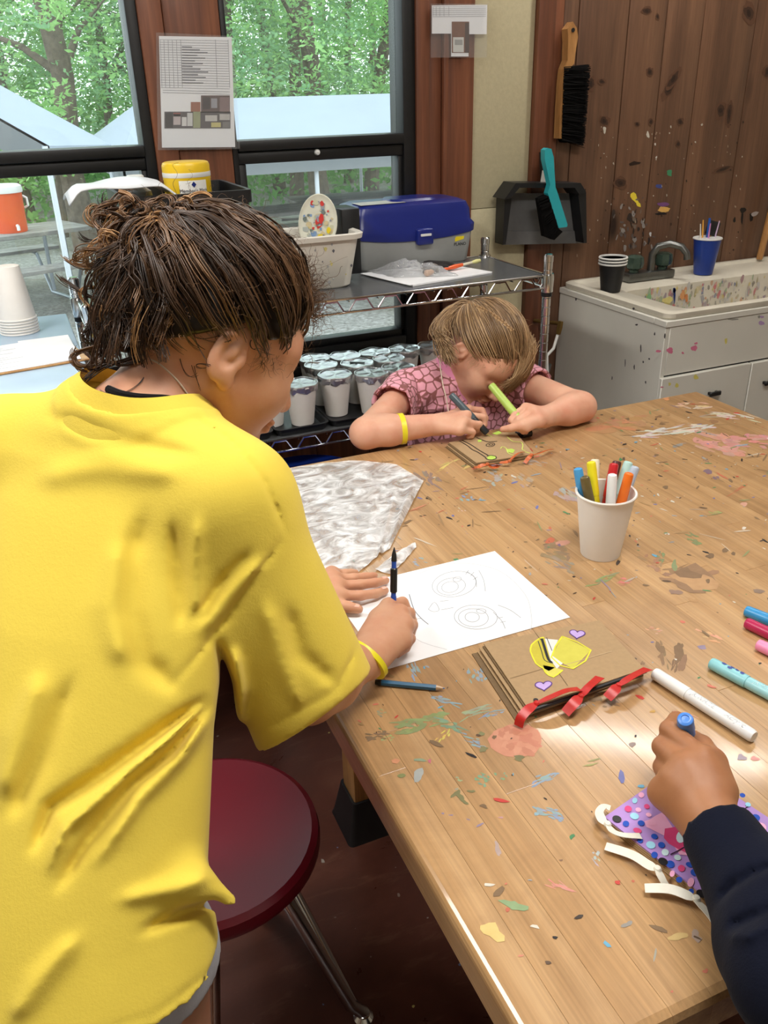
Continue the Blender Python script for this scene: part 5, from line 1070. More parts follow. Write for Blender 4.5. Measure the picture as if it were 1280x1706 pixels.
def vin(i, j):
    p = lerpL(far, i).lerp(lerpL(near, i), j); h = hv[int(i*(gn-1)+.5), int(j*(gn-1)+.5)]
    z = T0+.0012+.0010*(h+1.6)*(.4+.6*sin(pi*min(1, max(0, i)))) + .010*math.exp(-((i-.95)/.035)**2)*(sin(pi*j)**.5) + .006*math.exp(-((i-.80)/.03)**2)*j
    return (p.x, min(p.y, TY1-.004), max(z, T0+.0006))
vy = MB().grid(vin, gn, gn).build('vinyl_sheet', M_VINYL); tag(vy, 'clear crinkled vinyl sheet shining on the left of the table', 'plastic sheet')
q = [tz(690, 904, T0+.004), tz(676, 912, T0+.008), tz(660, 926, T0+.006), tz(640, 944, T0+.004), tz(648, 955, T0+.003), tz(670, 940, T0+.004), tz(692, 915, T0+.003)]
sc_ = MB().grid(lambda i, j: tuple(lerpL([tz(692, 904, T0), tz(660, 922, T0), tz(625, 950, T0)], i).lerp(lerpL([tz(694, 912, T0), tz(672, 938, T0), tz(650, 958, T0)], i), j)+Vector((0, 0, .0008+.006*sin(pi*i)*sin(pi*j)+.002*sin(14*i+3*j)**2))), 14, 7).build('plastic_scrap', M_VINYL); tag(sc_, 'small scrap of clear plastic by the drawing sheet corner', 'plastic scrap')

# lavender painted book with white ribbons
PT0 = T0+.009; A = tz(1002, 1359, PT0); C_ = tz(1193, 1509, PT0); e1 = (C_-A).normalized(); e2 = Vector((-e1.y, e1.x, 0))
Wd = (tz(1222, 1319, PT0)-A).dot(e2); 
if Wd < 0: e2 = -e2; Wd = -Wd
Ln = (C_-A).length+.004
lv = thing('lavender_book', 'lavender painted paper book with coloured dots and white ribbons', 'book', tuple(A))
M_LAV = plain('lavender paint', S(176, 140, 208), .5, var=.05, scale=40); 
def quad(mb, a0, a1, b0, b1, z0, z1, col=None):
    P = [A+e1*a0+e2*b0, A+e1*a1+e2*b0, A+e1*a1+e2*b1, A+e1*a0+e2*b1]; V = [Vector((p.x, p.y, z0)) for p in P]+[Vector((p.x, p.y, z1)) for p in P]
    mb.raw(V, [(3, 2, 1, 0), (4, 5, 6, 7)]+[(i, (i+1) % 4, 4+(i+1) % 4, 4+i) for i in range(4)], col); return mb
for k in range(4): quad(MB(), .001*k, Ln-.001*k, .0006*k, Wd-.001*k, PT0-.0088+.0022*k, PT0-.0088+.0022*k+.0019).build('page', M_LAV if k == 3 else M_KRAFT, lv, False)
quad(MB(), Ln, Ln+.03, .01, Wd, PT0-.006, PT0-.003).build('back_spine', M_BLACKP, lv, False)
ink = MB(); zi = [PT0+.0003]
def dot(u, v, ru, rv, col, rot=.3):
    zi[0] += .000004; P = [tz(x, y, zi[0]) for x, y in ell(u, v, ru, rv, rot, 12)[:-1]]; ink.raw(P, [tuple(range(12))], col)
BL, LBL, PK, MG, CY = S(34, 76, 176), S(150, 206, 232), S(240, 170, 206), S(212, 70, 124), S(196, 226, 232)
f3 = lambda x, y: (960+x/3.243, 1180+y/3.243)
inkpoly(ink, [f3(*p) for p in ((430, 580), (470, 560), (520, 640), (600, 720), (640, 800), (560, 790), (500, 700), (380, 640), (370, 610), (400, 600))], PT0+.0003, S(236, 166, 204)); inkpoly(ink, [f3(*p) for p in ((480, 650), (540, 640), (620, 700), (640, 770), (560, 765), (500, 730), (475, 700))], PT0+.0004, S(206, 64, 116)); zi[0] = PT0+.0005
for (x, y, rx, ry, c) in ((353, 468, 16, 15, PK), (408, 465, 16, 18, LBL), (430, 505, 18, 20, LBL), (318, 498, 14, 16, LBL), (282, 543, 20, 17, MG), (383, 530, 16, 13, MG), (337, 548, 16, 12, PK), (393, 575, 16, 11, PK), (316, 582, 25, 18, LBL), (270, 623, 18, 16, BL), (352, 620, 19, 15, BL), (408, 618, 26, 16, PK), (332, 660, 24, 14, MG), (424, 692, 19, 14, BL), (404, 738, 26, 20, LBL), (462, 738, 19, 16, BL), (347, 714, 16, 14, BL), (424, 792, 18, 18, BL), (482, 778, 20, 18, CY), (568, 694, 26, 34, CY), (549, 806, 20, 15, CY), (510, 842, 24, 20, BL), (616, 845, 24, 14, BL), (570, 864, 20, 18, MG), (640, 886, 22, 19, BL), (520, 893, 14, 18, PK), (558, 926, 18, 16, BL), (620, 940, 18, 26, PK), (680, 922, 22, 20, LBL), (622, 990, 16, 16, BL), (748, 950, 22, 18, BL), (738, 1000, 18, 13, BL), (590, 760, 30, 16, MG), (972, 590, 24, 18, BL), (930, 520, 16, 12, LBL), (1000, 640, 30, 22, PK), (900, 470, 16, 12, BL)):
    u, v = f3(x, y); dot(u, v, rx/3.243, ry/3.243, c)
inkline(ink, [f3(510, 790), f3(560, 765), f3(598, 742)], zi[0]+.0002, .0012, S(60, 30, 60)); inkline(ink, [f3(906, 545), f3(930, 530)], zi[0]+.0002, .0010, S(60, 30, 60))
ink.build('painted_dots', M_INK, lv, False, kind='stuff')
for (x, y) in ((221, 598), (470, 828), (677, 1002)): u, v = f3(x, y); MB().lathe([(0, 0), (.0048, 0), (.0048, .0003), (0, .0003)], 14, tz(u, v, PT0+.0006)).build('punched_hole', M_BLACKP, lv)
def rb3(paths, knot, w=.0095):
    ribbon_tie('ribbon', M_WRIB, lv, [[(*f3(x, y), h) for x, y, h in P] for P in paths], PT0, w, f3(*knot), .002)
rb3([[(170, 628, .003), (140, 600, .003), (126, 560, .004), (150, 530, .003), (185, 540, .002)], [(170, 628, .003), (200, 665, .003), (260, 685, .004), (350, 690, .002)]], (170, 628))
rb3([[(440, 870, .003), (390, 845, .002), (300, 790, -.001), (160, 745, -.004)], [(440, 870, .003), (465, 920, .001), (490, 965, -.003)]], (440, 870))
rb3([[(640, 1030, .003), (590, 1005, .003), (500, 975, .002), (372, 972, -.003)], [(640, 1030, .003), (690, 1080, .002), (740, 1140, .0), (782, 1210, -.005)]], (650, 1030))
# ================================================================== PEOPLE: signed-distance modelling
BIG = .08
class Field:
    """scalar field on a regular grid; primitives are blended in with a smooth union, then meshed with surface nets"""
    def __init__(s, lo, hi, h):
        s.lo = np.array(lo, float); s.h = h; s.n = (np.ceil((np.array(hi)-s.lo)/h).astype(int)+1)
        s.F = np.full(s.n, BIG, np.float32); s.ax = [(s.lo[i]+h*np.arange(s.n[i])).astype(np.float32) for i in range(3)]
    def region(s, lo, hi, m):
        sl = []
        for i in range(3):
            a = max(0, int((lo[i]-m-s.lo[i])/s.h)); b = min(s.n[i], int((hi[i]+m-s.lo[i])/s.h)+2); sl.append(slice(a, max(a, b)))
        return tuple(sl)
    def pts(s, sl):
        return [s.ax[0][sl[0]][:, None, None], s.ax[1][sl[1]][None, :, None], s.ax[2][sl[2]][None, None, :]]
    def blend(s, sl, d, k):
        f = s.F[sl]
        if f.size == 0: return
        if k > 0:
            h = np.maximum(k-np.abs(f-d), 0)/k; s.F[sl] = np.minimum(f, d)-h*h*k*.25
        else: s.F[sl] = np.minimum(f, d)
    def carve(s, sl, d, k):
        f = s.F[sl]
        if f.size == 0: return
        h = np.maximum(k-np.abs(f+d), 0)/k if k > 0 else 0; s.F[sl] = np.maximum(f, -d)+h*h*k*.25
    def d_cone(s, sl, a, b, ra, rb):
        X, Y, Z = s.pts(sl); ab = b-a; L2 = float(ab@ab)+1e-12
        t = np.clip(((X-a[0])*ab[0]+(Y-a[1])*ab[1]+(Z-a[2])*ab[2])/L2, 0, 1)
        return np.sqrt((X-a[0]-t*ab[0])**2+(Y-a[1]-t*ab[1])**2+(Z-a[2]-t*ab[2])**2)-(ra+(rb-ra)*t)
    def cone(s, a, b, ra, rb, k=.012, carve=False):
        a = np.array(a, np.float32); b = np.array(b, np.float32); m = max(ra, rb)+max(k, .004)+.012
        sl = s.region(np.minimum(a, b), np.maximum(a, b), m); d = s.d_cone(sl, a, b, ra, rb)
        (s.carve if carve else s.blend)(sl, d, k)
    def ell(s, c, r, R=None, k=.012, carve=False):
        c = np.array(c, np.float32); r = np.array(r, np.float32); R = np.eye(3, dtype=np.float32) if R is None else np.array(R, np.float32)
        m = float(r.max())+max(k, .004)+.012; sl = s.region(c, c, m); X, Y, Z = s.pts(sl); X = X-c[0]; Y = Y-c[1]; Z = Z-c[2]
        q = [X*R[0, i]+Y*R[1, i]+Z*R[2, i] for i in range(3)]
        k0 = np.sqrt(sum((q[i]/r[i])**2 for i in range(3))); k1 = np.sqrt(sum((q[i]/r[i]**2)**2 for i in range(3)))+1e-9
        (s.carve if carve else s.blend)(sl, k0*(k0-1)/k1, k)
    def chain(s, P, R, k=.006):
        for i in range(len(P)-1): s.cone(P[i], P[i+1], R[i], R[i+1], k)
    def px_crease(s, px, w, depth, band=.03, side=0):
        """shallow fold following a line on the body, w in image pixels, depth in metres (+ in, - out)"""
        idx = np.argwhere(np.abs(s.F) < band)
        if len(idx) == 0: return
        P = s.lo+idx*s.h; rel = P-np.array([0, 0, CAM_H]); dz = rel@_f
        U = rel@_r2/dz*F_PX+640; V = rel@_d2/dz*F_PX+853
        best = np.full(len(idx), 1e9); par = np.zeros(len(idx)); n = len(px)-1
        for i in range(n):
            ax_, ay = px[i]; bx_, by_ = px[i+1]; dx, dy = bx_-ax_, by_-ay; t = np.clip(((U-ax_)*dx+(V-ay)*dy)/(dx*dx+dy*dy), 0, 1)
            d = np.hypot(U-ax_-t*dx, V-ay-t*dy); m = d < best; best[m] = d[m]; par[m] = (i+t[m])/n
        ww = w*(1-.45*np.abs(2*par-1)); fade = np.clip(np.minimum(par, 1-par)*6+.15, 0, 1)
        g = np.exp(-(best/ww)**2)*depth*fade; g[best > 3*w] = 0
        s.F[idx[:, 0], idx[:, 1], idx[:, 2]] += g.astype(np.float32)
    def mesh(s):
        F = s.F; h = s.h; ins = F < 0; nx, ny, nz = s.n
        cnt = np.zeros((nx-1, ny-1, nz-1), np.int8)
        for i in (0, 1):
            for j in (0, 1):
                for k in (0, 1): cnt += ins[i:nx-1+i, j:ny-1+j, k:nz-1+k]
        cells = np.argwhere((cnt > 0) & (cnt < 8)); 
        vid = np.full((nx-1, ny-1, nz-1), -1, np.int32); vid[tuple(cells.T)] = np.arange(len(cells))
        acc = np.zeros((len(cells), 3)); num = np.zeros(len(cells)); cor = [(i, j, k) for i in (0, 1) for j in (0, 1) for k in (0, 1)]
        val = {c: F[cells[:, 0]+c[0], cells[:, 1]+c[1], cells[:, 2]+c[2]] for c in cor}
        for c in cor:
            for a in range(3):
                if c[a] == 0:
                    e = list(c); e[a] = 1; e = tuple(e); A, B = val[c], val[e]; m = (A < 0) != (B < 0)
                    t = np.where(m, A/np.where(m, A-B, 1), 0); p = np.array(c, float)[None, :].repeat(len(cells), 0); p[:, a] += t
                    acc[m] += p[m]; num[m] += 1
        V = s.lo+(cells+acc/np.maximum(num, 1)[:, None])*h
        quads = []
        for a in range(3):
            sl0 = [slice(1, -1)]*3; sl0[a] = slice(0, -1); sl1 = [slice(1, -1)]*3; sl1[a] = slice(1, None)
            A = ins[tuple(sl0)]; B = ins[tuple(sl1)]; e = np.argwhere(A != B)
            if len(e) == 0: continue
            off = np.array([1, 1, 1]); off[a] = 0; g = e+off; b_, c_ = (a+1) % 3, (a+2) % 3
            def cell(db, dc):
                q = g.copy(); q[:, b_] -= db; q[:, c_] -= dc; return vid[q[:, 0], q[:, 1], q[:, 2]]
            Q = np.stack([cell(1, 1), cell(0, 1), cell(0, 0), cell(1, 0)], 1); fl = ~A[tuple(e.T)]; Q[fl] = Q[fl][:, ::-1]
            quads.append(Q)
        return V, (np.concatenate(quads) if quads else np.zeros((0, 4), int))
def join(parts):
    V = []; Q = []; b = 0
    for v, q in parts: V.append(v); Q.append(q+b); b += len(v)
    return np.concatenate(V), np.concatenate(Q)
def np_obj(name, V, Q, mat, parent=None, relax=0, cols=None):
    me = bpy.data.meshes.new(name); me.vertices.add(len(V)); nf = len(Q); w = Q.shape[1]
    if relax:
        E = np.concatenate([Q[:, [i, (i+1) % 4]] for i in range(4)])
        for _ in range(relax):
            S_ = np.zeros_like(V); N_ = np.zeros(len(V)); 
            for a, b in ((0, 1), (1, 0)):
                np.add.at(S_, E[:, a], V[E[:, b]]); np.add.at(N_, E[:, a], 1)
            V = V*.5+.5*S_/np.maximum(N_, 1)[:, None]
    me.vertices.foreach_set('co', np.ascontiguousarray(V, np.float32).ravel())
    me.loops.add(nf*w); me.loops.foreach_set('vertex_index', np.ascontiguousarray(Q, np.int32).ravel())
    me.polygons.add(nf); me.polygons.foreach_set('loop_start', np.arange(nf, dtype=np.int32)*w)
    me.polygons.foreach_set('use_smooth', np.ones(nf, bool)); me.update(calc_edges=True); me.validate()
    if cols is not None:
        a = me.color_attributes.new('Col', 'FLOAT_COLOR', 'POINT'); arr = np.ones((len(V), 4), np.float32); arr[:, :3] = cols; a.data.foreach_set('color', arr.ravel())
    me.materials.append(mat); return link(bpy.data.objects.new(name, me), parent)
def skin(name, c, red):
    t = NT(name); f = t.noise(t.coord(), 22, 4, .6); f2 = t.noise(t.coord(), 420, 3, .6)
    t.set(color=t.mix(t.ramp(f, [(.35, (0, 0, 0)), (.75, (.8, .8, .8))]), c, red), rough=.48, spec=.4, sss=.18)
    t.p.inputs['Subsurface Radius'].default_value = (.010, .0045, .003); t.p.inputs['Subsurface Scale'].default_value = .6
    t.bump(f2, .08, .001); return t.m
def cloth(name, c, var=.06, scale=340, bumpd=.0012, extra=None):
    t = NT(name); f = t.noise(t.coord(), scale, 3, .7); g = t.noise(t.coord(), 9, 4, .6)
    lo = tuple(x*(1-var) for x in c); hi = tuple(min(1, x*(1+var)) for x in c)
    col = t.ramp(g, [(.3, lo), (.7, hi)])
    if extra: col = extra(t, col)
    t.set(color=col, rough=.95, spec=.06, sheen=.12); f3 = t.noise(t.coord(), scale*.35, 4, .7); t.bump(t.mix(.5, f, f3), .55, bumpd); return t.m
class Head:
    """local frame: x forward, y left, z up; origin at the skull centre"""
    def __init__(s, c, fwd, up, sc=1.0):
        x = np.array(fwd, float); x /= np.linalg.norm(x); z = np.array(up, float); z -= x*(z@x); z /= np.linalg.norm(z); y = np.cross(z, x)
        s.R = np.stack([x, y, z], 1); s.c = np.array(c, float); s.s = sc
    def w(s, p): return s.c+s.R@(np.array(p, float)*s.s)
    def sculpt(s, F, neck_to, neck_r=.05):
        S_ = s.s; E = lambda c, r, k=.02, carve=False, R=None: F.ell(s.w(c), np.array(r)*S_, s.R if R is None else R, k*S_, carve)
        C = lambda a, b, ra, rb, k=.015, carve=False: F.cone(s.w(a), s.w(b), ra*S_, rb*S_, k*S_, carve)
        E((-.012, 0, .018), (.093, .074, .086)); E((.030, 0, .005), (.062, .066, .066)); E((.035, 0, -.050), (.052, .054, .066), .03)
        for q in (-1, 1):
            C((-.002, q*.050, -.050), (.060, q*.014, -.104), .020, .016, .03); E((.052, q*.034, -.040), (.030, .028, .030), .025)
            C((.066, q*.010, .012), (.058, q*.050, .010), .011, .010, .02)
        E((.074, 0, -.104), (.018, .022, .015), .02)
        for q in (-1, 1): E((.090, q*.031, -.014), (.018, .017, .011), .014, True); E((.073, q*.031, -.016), (.0135, .0165, .0125), .004)
        C((.086, 0, -.006), (.106, 0, -.046), .0075, .0105, .012); 
        for q in (-1, 1): E((.094, q*.0115, -.050), (.010, .0075, .007), .007)
        E((.092, 0, -.070), (.010, .021, .0055), .006); E((.090, 0, -.080), (.010, .018, .0060), .006); C((.1015, -.018, -.0752), (.1015, .018, -.0752), .0022, .0022, .003, True)
        n0 = s.w((-.030, 0, -.055)); F.cone(n0, neck_to, neck_r*S_, neck_r*1.12*S_, .03)
        for q in (-1, 1):
            a = .45; ex = np.array([cos(a), q*-sin(a), .0]); ey = np.array([q*sin(a)*q*q, cos(a)*q, 0]); 
            Rl = np.stack([[.97*cos(.42), .0, -.25], [q*-.42, q*.9, 0], [.22, 0, .97]], 1); Rl, _ = np.linalg.qr(Rl)
            Rw = s.R@Rl
            E((-.018, q*.077, -.018), (.019, .0065, .031), .006, False, Rw); E((-.016, q*.0815, -.014), (.0115, .006, .019), .004, True, Rw)
            E((-.013, q*.077, -.012), (.0050, .005, .012), .004, False, Rw); E((-.010, q*.076, -.043), (.009, .0055, .010), .006, False, Rw); E((-.002, q*.0755, -.020), (.005, .005, .007), .004, False, Rw)
def strands(paths, radii, cols, sides=4):
    """many tapered tubes as one mesh; paths: (n, m, 3)"""
    P = np.asarray(paths, float); n, m, _ = P.shape; T = np.gradient(P, axis=1); T /= np.linalg.norm(T, axis=2)[..., None]+1e-9
    ref = np.tile(np.array([.31, .55, .77]), (n, m, 1)); A = np.cross(T, ref); A /= np.linalg.norm(A, axis=2)[..., None]+1e-9; B = np.cross(T, A)
    R = np.asarray(radii, float); R = R[:, None]*np.ones(m)[None, :] if R.ndim == 1 else R
    ang = 2*pi*np.arange(sides)/sides; V = P[:, :, None, :]+R[:, :, None, None]*(A[:, :, None, :]*np.cos(ang)[None, None, :, None]+B[:, :, None, :]*np.sin(ang)[None, None, :, None])
    idx = np.arange(n*m*sides).reshape(n, m, sides); j2 = np.roll(np.arange(sides), -1)
    Q = np.stack([idx[:, :-1, :], idx[:, :-1, :][:, :, j2], idx[:, 1:, :][:, :, j2], idx[:, 1:, :]], -1).reshape(-1, 4)
    C = np.repeat(np.asarray(cols)[:, None, :], m*sides, 1).reshape(-1, 3); return V.reshape(-1, 3), Q, C
def thair(name, rough=.38):
    t = NT(name); a = t.add('ShaderNodeVertexColor'); a.layer_name = 'Col'; f = t.noise(t.coord(), 60, 3)
    t.set(color=t.mix(t.ramp(f, [(.3, (0, 0, 0)), (.8, (.5, .5, .5))]), a.outputs['Color'], (.5, .42, .35), 'SOFT_LIGHT'), rough=rough, spec=.5)
    t.p.inputs['Anisotropic'].default_value = .4; return t.m
M_HAIR = thair('hair strands')
def A3(v): return np.array(v, float)
def bez(P, m):
    P = [A3(p) for p in P]; t = np.linspace(0, 1, m)[:, None]; n = len(P)-1; out = 0
    for i, p in enumerate(P): out = out+math.comb(n, i)*t**i*(1-t)**(n-i)*p
    return out
def arm_hand(F, sh, el, wr, mcp, pip, dip, tip, thumb, r=(.040, .033, .021), f=.0082, palm=.013):
    """shoulder, elbow, wrist, then four fingers from index to little and the thumb chain"""
    sh, el, wr = A3(sh), A3(el), A3(wr)
    F.cone(sh, el, r[0], r[1], .02); mid = el+(wr-el)*.32; F.cone(el, mid, r[1], r[1]*1.02, .02); F.cone(mid, wr, r[1]*1.0, r[2], .02)
    c = sum(A3(p) for p in mcp)/4
    for i in range(4):
        m_, p_, d_, t_ = A3(mcp[i]), A3(pip[i]), A3(dip[i]), A3(tip[i]); q = f*(1.0, 1.03, .97, .86)[i]
        F.cone(wr+(m_-c)*.35, m_, palm*1.15, palm*.86, .012)
        if i < 3: F.cone((A3(mcp[i])+wr)/2*.5+.5*A3(mcp[i]), A3(mcp[i+1]), palm*.8, palm*.8, .010)
    for i in range(4):
        m_, p_, d_, t_ = A3(mcp[i]), A3(pip[i]), A3(dip[i]), A3(tip[i]); q = f*(1.0, 1.03, .97, .86)[i]
        F.cone(m_, p_, q*1.12, q, .005); F.cone(p_, d_, q, q*.92, .003); F.cone(d_, t_, q*.92, q*.80, .003)
    T = [A3(p) for p in thumb]; F.cone(T[0], T[1], f*1.7, f*1.35, .012); F.cone(T[1], T[2], f*1.3, f*1.1, .005); F.cone(T[2], T[3], f*1.12, f*.88, .003)
def pxz(L): return [tz(u, v, z) for u, v, z in L]
def nail(mb, tip, dip, up, w, L):
    t_ = (Vector(tip)-Vector(dip)).normalized(); up = Vector(up); s = t_.cross(up).normalized(); up = s.cross(t_)
    c = Vector(tip)-t_*L*.35
    mb.grid(lambda i, j: tuple(c+t_*(i-.5)*L+s*(j-.5)*w*(1-.25*abs(2*i-1)**3)+up*(.0004-.0012*(2*j-1)**2)), 5, 5)
# ------------------------------------------------------------------ the girl in the yellow shirt
yg = thing('person', 'girl in a yellow t-shirt leaning over the table, drawing with a pencil', 'person', (-.09, .66, 0))
SK_Y = skin('tan skin', S(206, 156, 124), S(194, 132, 102))
RS_, LS_ = A3((.165, .815, 1.085)), A3((-.060, 1.030, 1.092))
EL_ = A3(td(512, 1150, .985)); WR_ = A3(tz(612, 1096, .800))
HY = Head(td(364, 553, .995), (.842, .144, -.520), (.505, .128, .853), 1.10)
NB = A3((.085, .935, 1.125))
F1 = Field((-.02, .80, 1.04), (.42, 1.16, 1.40), .0026); HY.sculpt(F1, NB, .046)
F1.cone(NB, RS_*.6+NB*.4, .055, .045, .03); F1.cone(NB, LS_*.5+NB*.5, .055, .045, .03)
lo = np.minimum(np.minimum(RS_, EL_), WR_)-.07; hi = np.maximum(np.maximum(RS_, EL_), A3((.46, .98, .85)))+.05
F2 = Field(lo, hi, .0022)
mcp = pxz([(648, 1010, .806), (666, 1024, .808), (673, 1043, .803), (668, 1067, .795)]); pip = pxz([(671, 1004, .797), (682, 1022, .795), (687, 1041, .789), (684, 1064, .782)])
dip = pxz([(686, 1034, .775), (685, 1045, .770), (682, 1060, .766), (676, 1079, .763)]); tip = pxz([(664, 1048, .764), (668, 1066, .762), (666, 1077, .761), (662, 1090, .761)])
thm = pxz([(612, 1068, .800), (628, 1030, .798), (645, 1018, .786), (656, 1038, .770)])
arm_hand(F2, RS_, EL_, WR_, mcp, pip, dip, tip, thm, (.044, .036, .0235), .0086, .0155)
WL = A3(tz(520, 989, .779)); EL2 = A3((.175, 1.13, .90))
lo = np.minimum(np.minimum(LS_, EL2), WL)-.07; F3 = Field((-.13, .93, .735), (.48, 1.25, 1.16), .0024)
ml = pxz([(567, 992, .773), (562, 976, .775), (557, 965, .773), (553, 957, .769)]); pl_ = pxz([(602, 992, .768), (601, 974, .769), (590, 963, .768), (575, 955, .766)]); dl = pxz([(626, 989, .763), (625, 971, .764), (610, 961, .763), (585, 954, .763)]); tl = pxz([(642, 984, .760), (643, 967, .760), (624, 959, .760), (593, 954, .760)])
tl_ = pxz([(532, 1000, .776), (556, 1007, .769), (580, 1011, .766), (598, 1015, .763)])
arm_hand(F3, LS_, EL2, WL, ml, pl_, dl, tl, tl_, (.042, .034, .0235), .0080, .0140)
# hips and legs
HIP = A3((-.088, .690, .69)); F4 = Field((-.36, .45, -.01), (.16, .95, .80), .0065)
F4.cone(HIP+A3((.05, -.05, .0)), HIP-A3((.05, -.05, 0)), .085, .085, .04)
for q, (kx, ky) in ((1, (.058, -.058)), (-1, (-.062, .060))):
    h_ = HIP+A3((kx, ky, -.03)); k_ = h_+A3((.0, .02, -.30)); a_ = k_+A3((-.015, -.015, -.29)); F4.cone(h_, k_, .072, .050, .03); F4.cone(k_, k_+(a_-k_)*.35, .048, .048, .02); F4.cone(k_+(a_-k_)*.3, a_, .047, .030, .02)
    F4.cone(a_+A3((-.01, -.01, -.015)), a_+A3((.11, .09, -.045)), .034, .026, .02)
V, Q = join([F1.mesh(), F2.mesh(), F3.mesh(), F4.mesh()])
V[:, 2] = np.maximum(V[:, 2], .002)
body = np_obj('body', V, Q, SK_Y, yg, 2)
nb = MB(); nail(nb, tl_[3], tl_[2], (0, 0, 1), .0095, .011)
for i in (0, 1): nail(nb, tl[i], dl[i], (0, 0, 1), .008, .009)
M_NAIL = plain('finger nails', S(226, 176, 156), .3, var=.03)
for v_ in range(len(nb.v)): nb.v[v_] = (nb.v[v_][0], nb.v[v_][1], nb.v[v_][2]+.0072)
nb.build('finger_nails', M_NAIL, body, kind='stuff')
# shirt ------------------------------------------------------------------
LAT = A3((.724, -.69, 0)); FAC = A3((.69, .724, 0))
SL = np.array([(1.175, .085, .945, .03, .02), (1.155, .080, .938, .085, .055), (1.13, .070, .930, .125, .080), (1.09, .054, .915, .150, .098), (1.00, .010, .855, .160, .112), (.887, -.042, .775, .158, .115), (.78, -.082, .695, .160, .120), (.715, -.098, .648, .170, .128), (.60, -.10, .64, .175, .13)])[::-1]
def torso(F, SL, LAT, FAC, k=.04):
    X, Y, Z = [a for a in F.pts((slice(None),)*3)]; z = F.ax[2]
    g = [np.interp(z, SL[:, 0], SL[:, i]).astype(np.float32)[None, None, :] for i in range(1, 5)]
    dx, dy = X-g[0], Y-g[1]; l = dx*LAT[0]+dy*LAT[1]; f = dx*FAC[0]+dy*FAC[1]
    k0 = np.sqrt((l/g[2])**2+(f/g[3])**2); k1 = np.sqrt((l/g[2]**2)**2+(f/g[3]**2)**2)+1e-6; d = k0*(k0-1)/k1
    d = np.maximum(d*.85, Z-SL[-1, 0]); sl = (slice(None),)*3; F.blend(sl, np.minimum(d, BIG).astype(np.float32), k)
FS = Field((-.34, .46, .70), (.36, 1.22, 1.24), .0034)
torso(FS, SL, LAT, FAC)
OPN = A3(td(527, 1180, .985)); 
FS.cone(NB+A3((0, 0, .01)), RS_+A3((-.005, .005, -.005)), .066, .062, .04); FS.cone(NB+A3((0, 0, .01)), LS_, .066, .060, .04)
FS.cone(RS_+A3((-.01, .0, -.012)), RS_+(OPN-RS_)*1.10, .068, .080, .045); OL2 = LS_+(EL2-LS_)*.85; FS.cone(LS_, OL2*1.0, .064, .078, .045)
FS.cone(td(325, 1476, .80), td(388, 1500, .81), .018, .005, .028)          # a fold of cloth standing off the hip
CR = FS.px_crease
CR([(338, 1166), (262, 1222), (165, 1296), (85, 1346), (55, 1420)], 15, 0.0173); CR([(345, 1176), (285, 1252), (218, 1302), (140, 1410), (96, 1480)], 13, 0.0148)
CR([(335, 1180), (275, 1236), (190, 1310), (110, 1380), (80, 1450)], 11, -0.0148); CR([(345, 1195), (300, 1262), (235, 1330), (160, 1440)], 13, -0.0123)
CR([(292, 1152), (240, 1100), (218, 1020), (222, 930), (240, 860)], 26, 0.0123); CR([(205, 1110), (190, 1010), (200, 900)], 30, -0.0099); CR([(475, 893), (440, 940), (372, 1038), (318, 1105), (280, 1148)], 4, 0.0049)
CR([(288, 870), (296, 960), (300, 1050)], 14, 0.0086); CR([(330, 860), (326, 950), (330, 1030)], 14, -0.0074); CR([(440, 930), (390, 985), (330, 1060)], 12, -0.0074); CR([(420, 915), (372, 968), (316, 1040)], 9, 0.0061)
CR([(390, 1080), (402, 1150), (400, 1210)], 12, -0.0099); CR([(360, 1060), (380, 1140), (376, 1200)], 12, 0.0099); CR([(480, 1010), (500, 1090), (560, 1140)], 16, 0.0074); CR([(440, 1000), (470, 1100), (500, 1180)], 18, -0.0074)
CR([(320, 690), (385, 735), (440, 800), (478, 890)], 5, 0.0049); CR([(600, 1070), (560, 1150), (430, 1222)], 4, 0.0031)
CR([(235, 1552), (300, 1522), (370, 1500)], 11, 0.0123); CR([(200, 1500), (290, 1480), (350, 1462)], 18, -0.0099); CR([(20, 1700), (60, 1640), (130, 1560)], 20, -0.0099); CR([(70, 1120), (30, 1230), (0, 1330)], 26, -0.0123); CR([(120, 1130), (70, 1260), (20, 1360)], 18, 0.0099); CR([(60, 800), (180, 770), (300, 790)], 30, -0.0074); CR([(80, 690), (200, 735), (330, 760)], 16, 0.0061)
for zz in (0,): CR([(378, 1545), (352, 1618), (262, 1690), (150, 1720)], 4, 0.0037)
X, Y, Z = FS.pts((slice(None),)*3)
F0 = FS.F.copy()
hem = .722+.012*np.sin(9*X+5*Y)-Z                                         # >0 below the hem
tilt = A3(_r2)*.55+A3(_d2)*.78; cutd = (X-OPN[0])*tilt[0]+(Y-OPN[1])*tilt[1]+(Z-OPN[2])*tilt[2]
near = ((X-OPN[0])**2+(Y-OPN[1])**2+(Z-OPN[2])**2) < .15**2
ax = (OL2-LS_)/np.linalg.norm(OL2-LS_); c2 = (X-OL2[0])*ax[0]+(Y-OL2[1])*ax[1]+(Z-OL2[2])*ax[2]
near2 = ((X-OL2[0])**2+(Y-OL2[1])**2+(Z-OL2[2])**2) < .13**2
NA, NBk = NB+A3((.020, .005, .075)), NB+A3((-.01, -.005, -.02)); nd = FS.d_cone((slice(None),)*3, NBk.astype(np.float32), NA.astype(np.float32), .055, .074)
op = np.minimum(np.abs(hem), np.minimum(np.where(near, np.abs(cutd), 9), np.where(near2, np.abs(c2), 9)))   # distance to an opening
cav = np.maximum(F0+.013, op-.035)                                        # hollow just inside the openings
R_ = F0-np.where((nd < .024) & (nd > 0) & (Z > 1.08), .0022, 0)           # ribbed collar stands proud
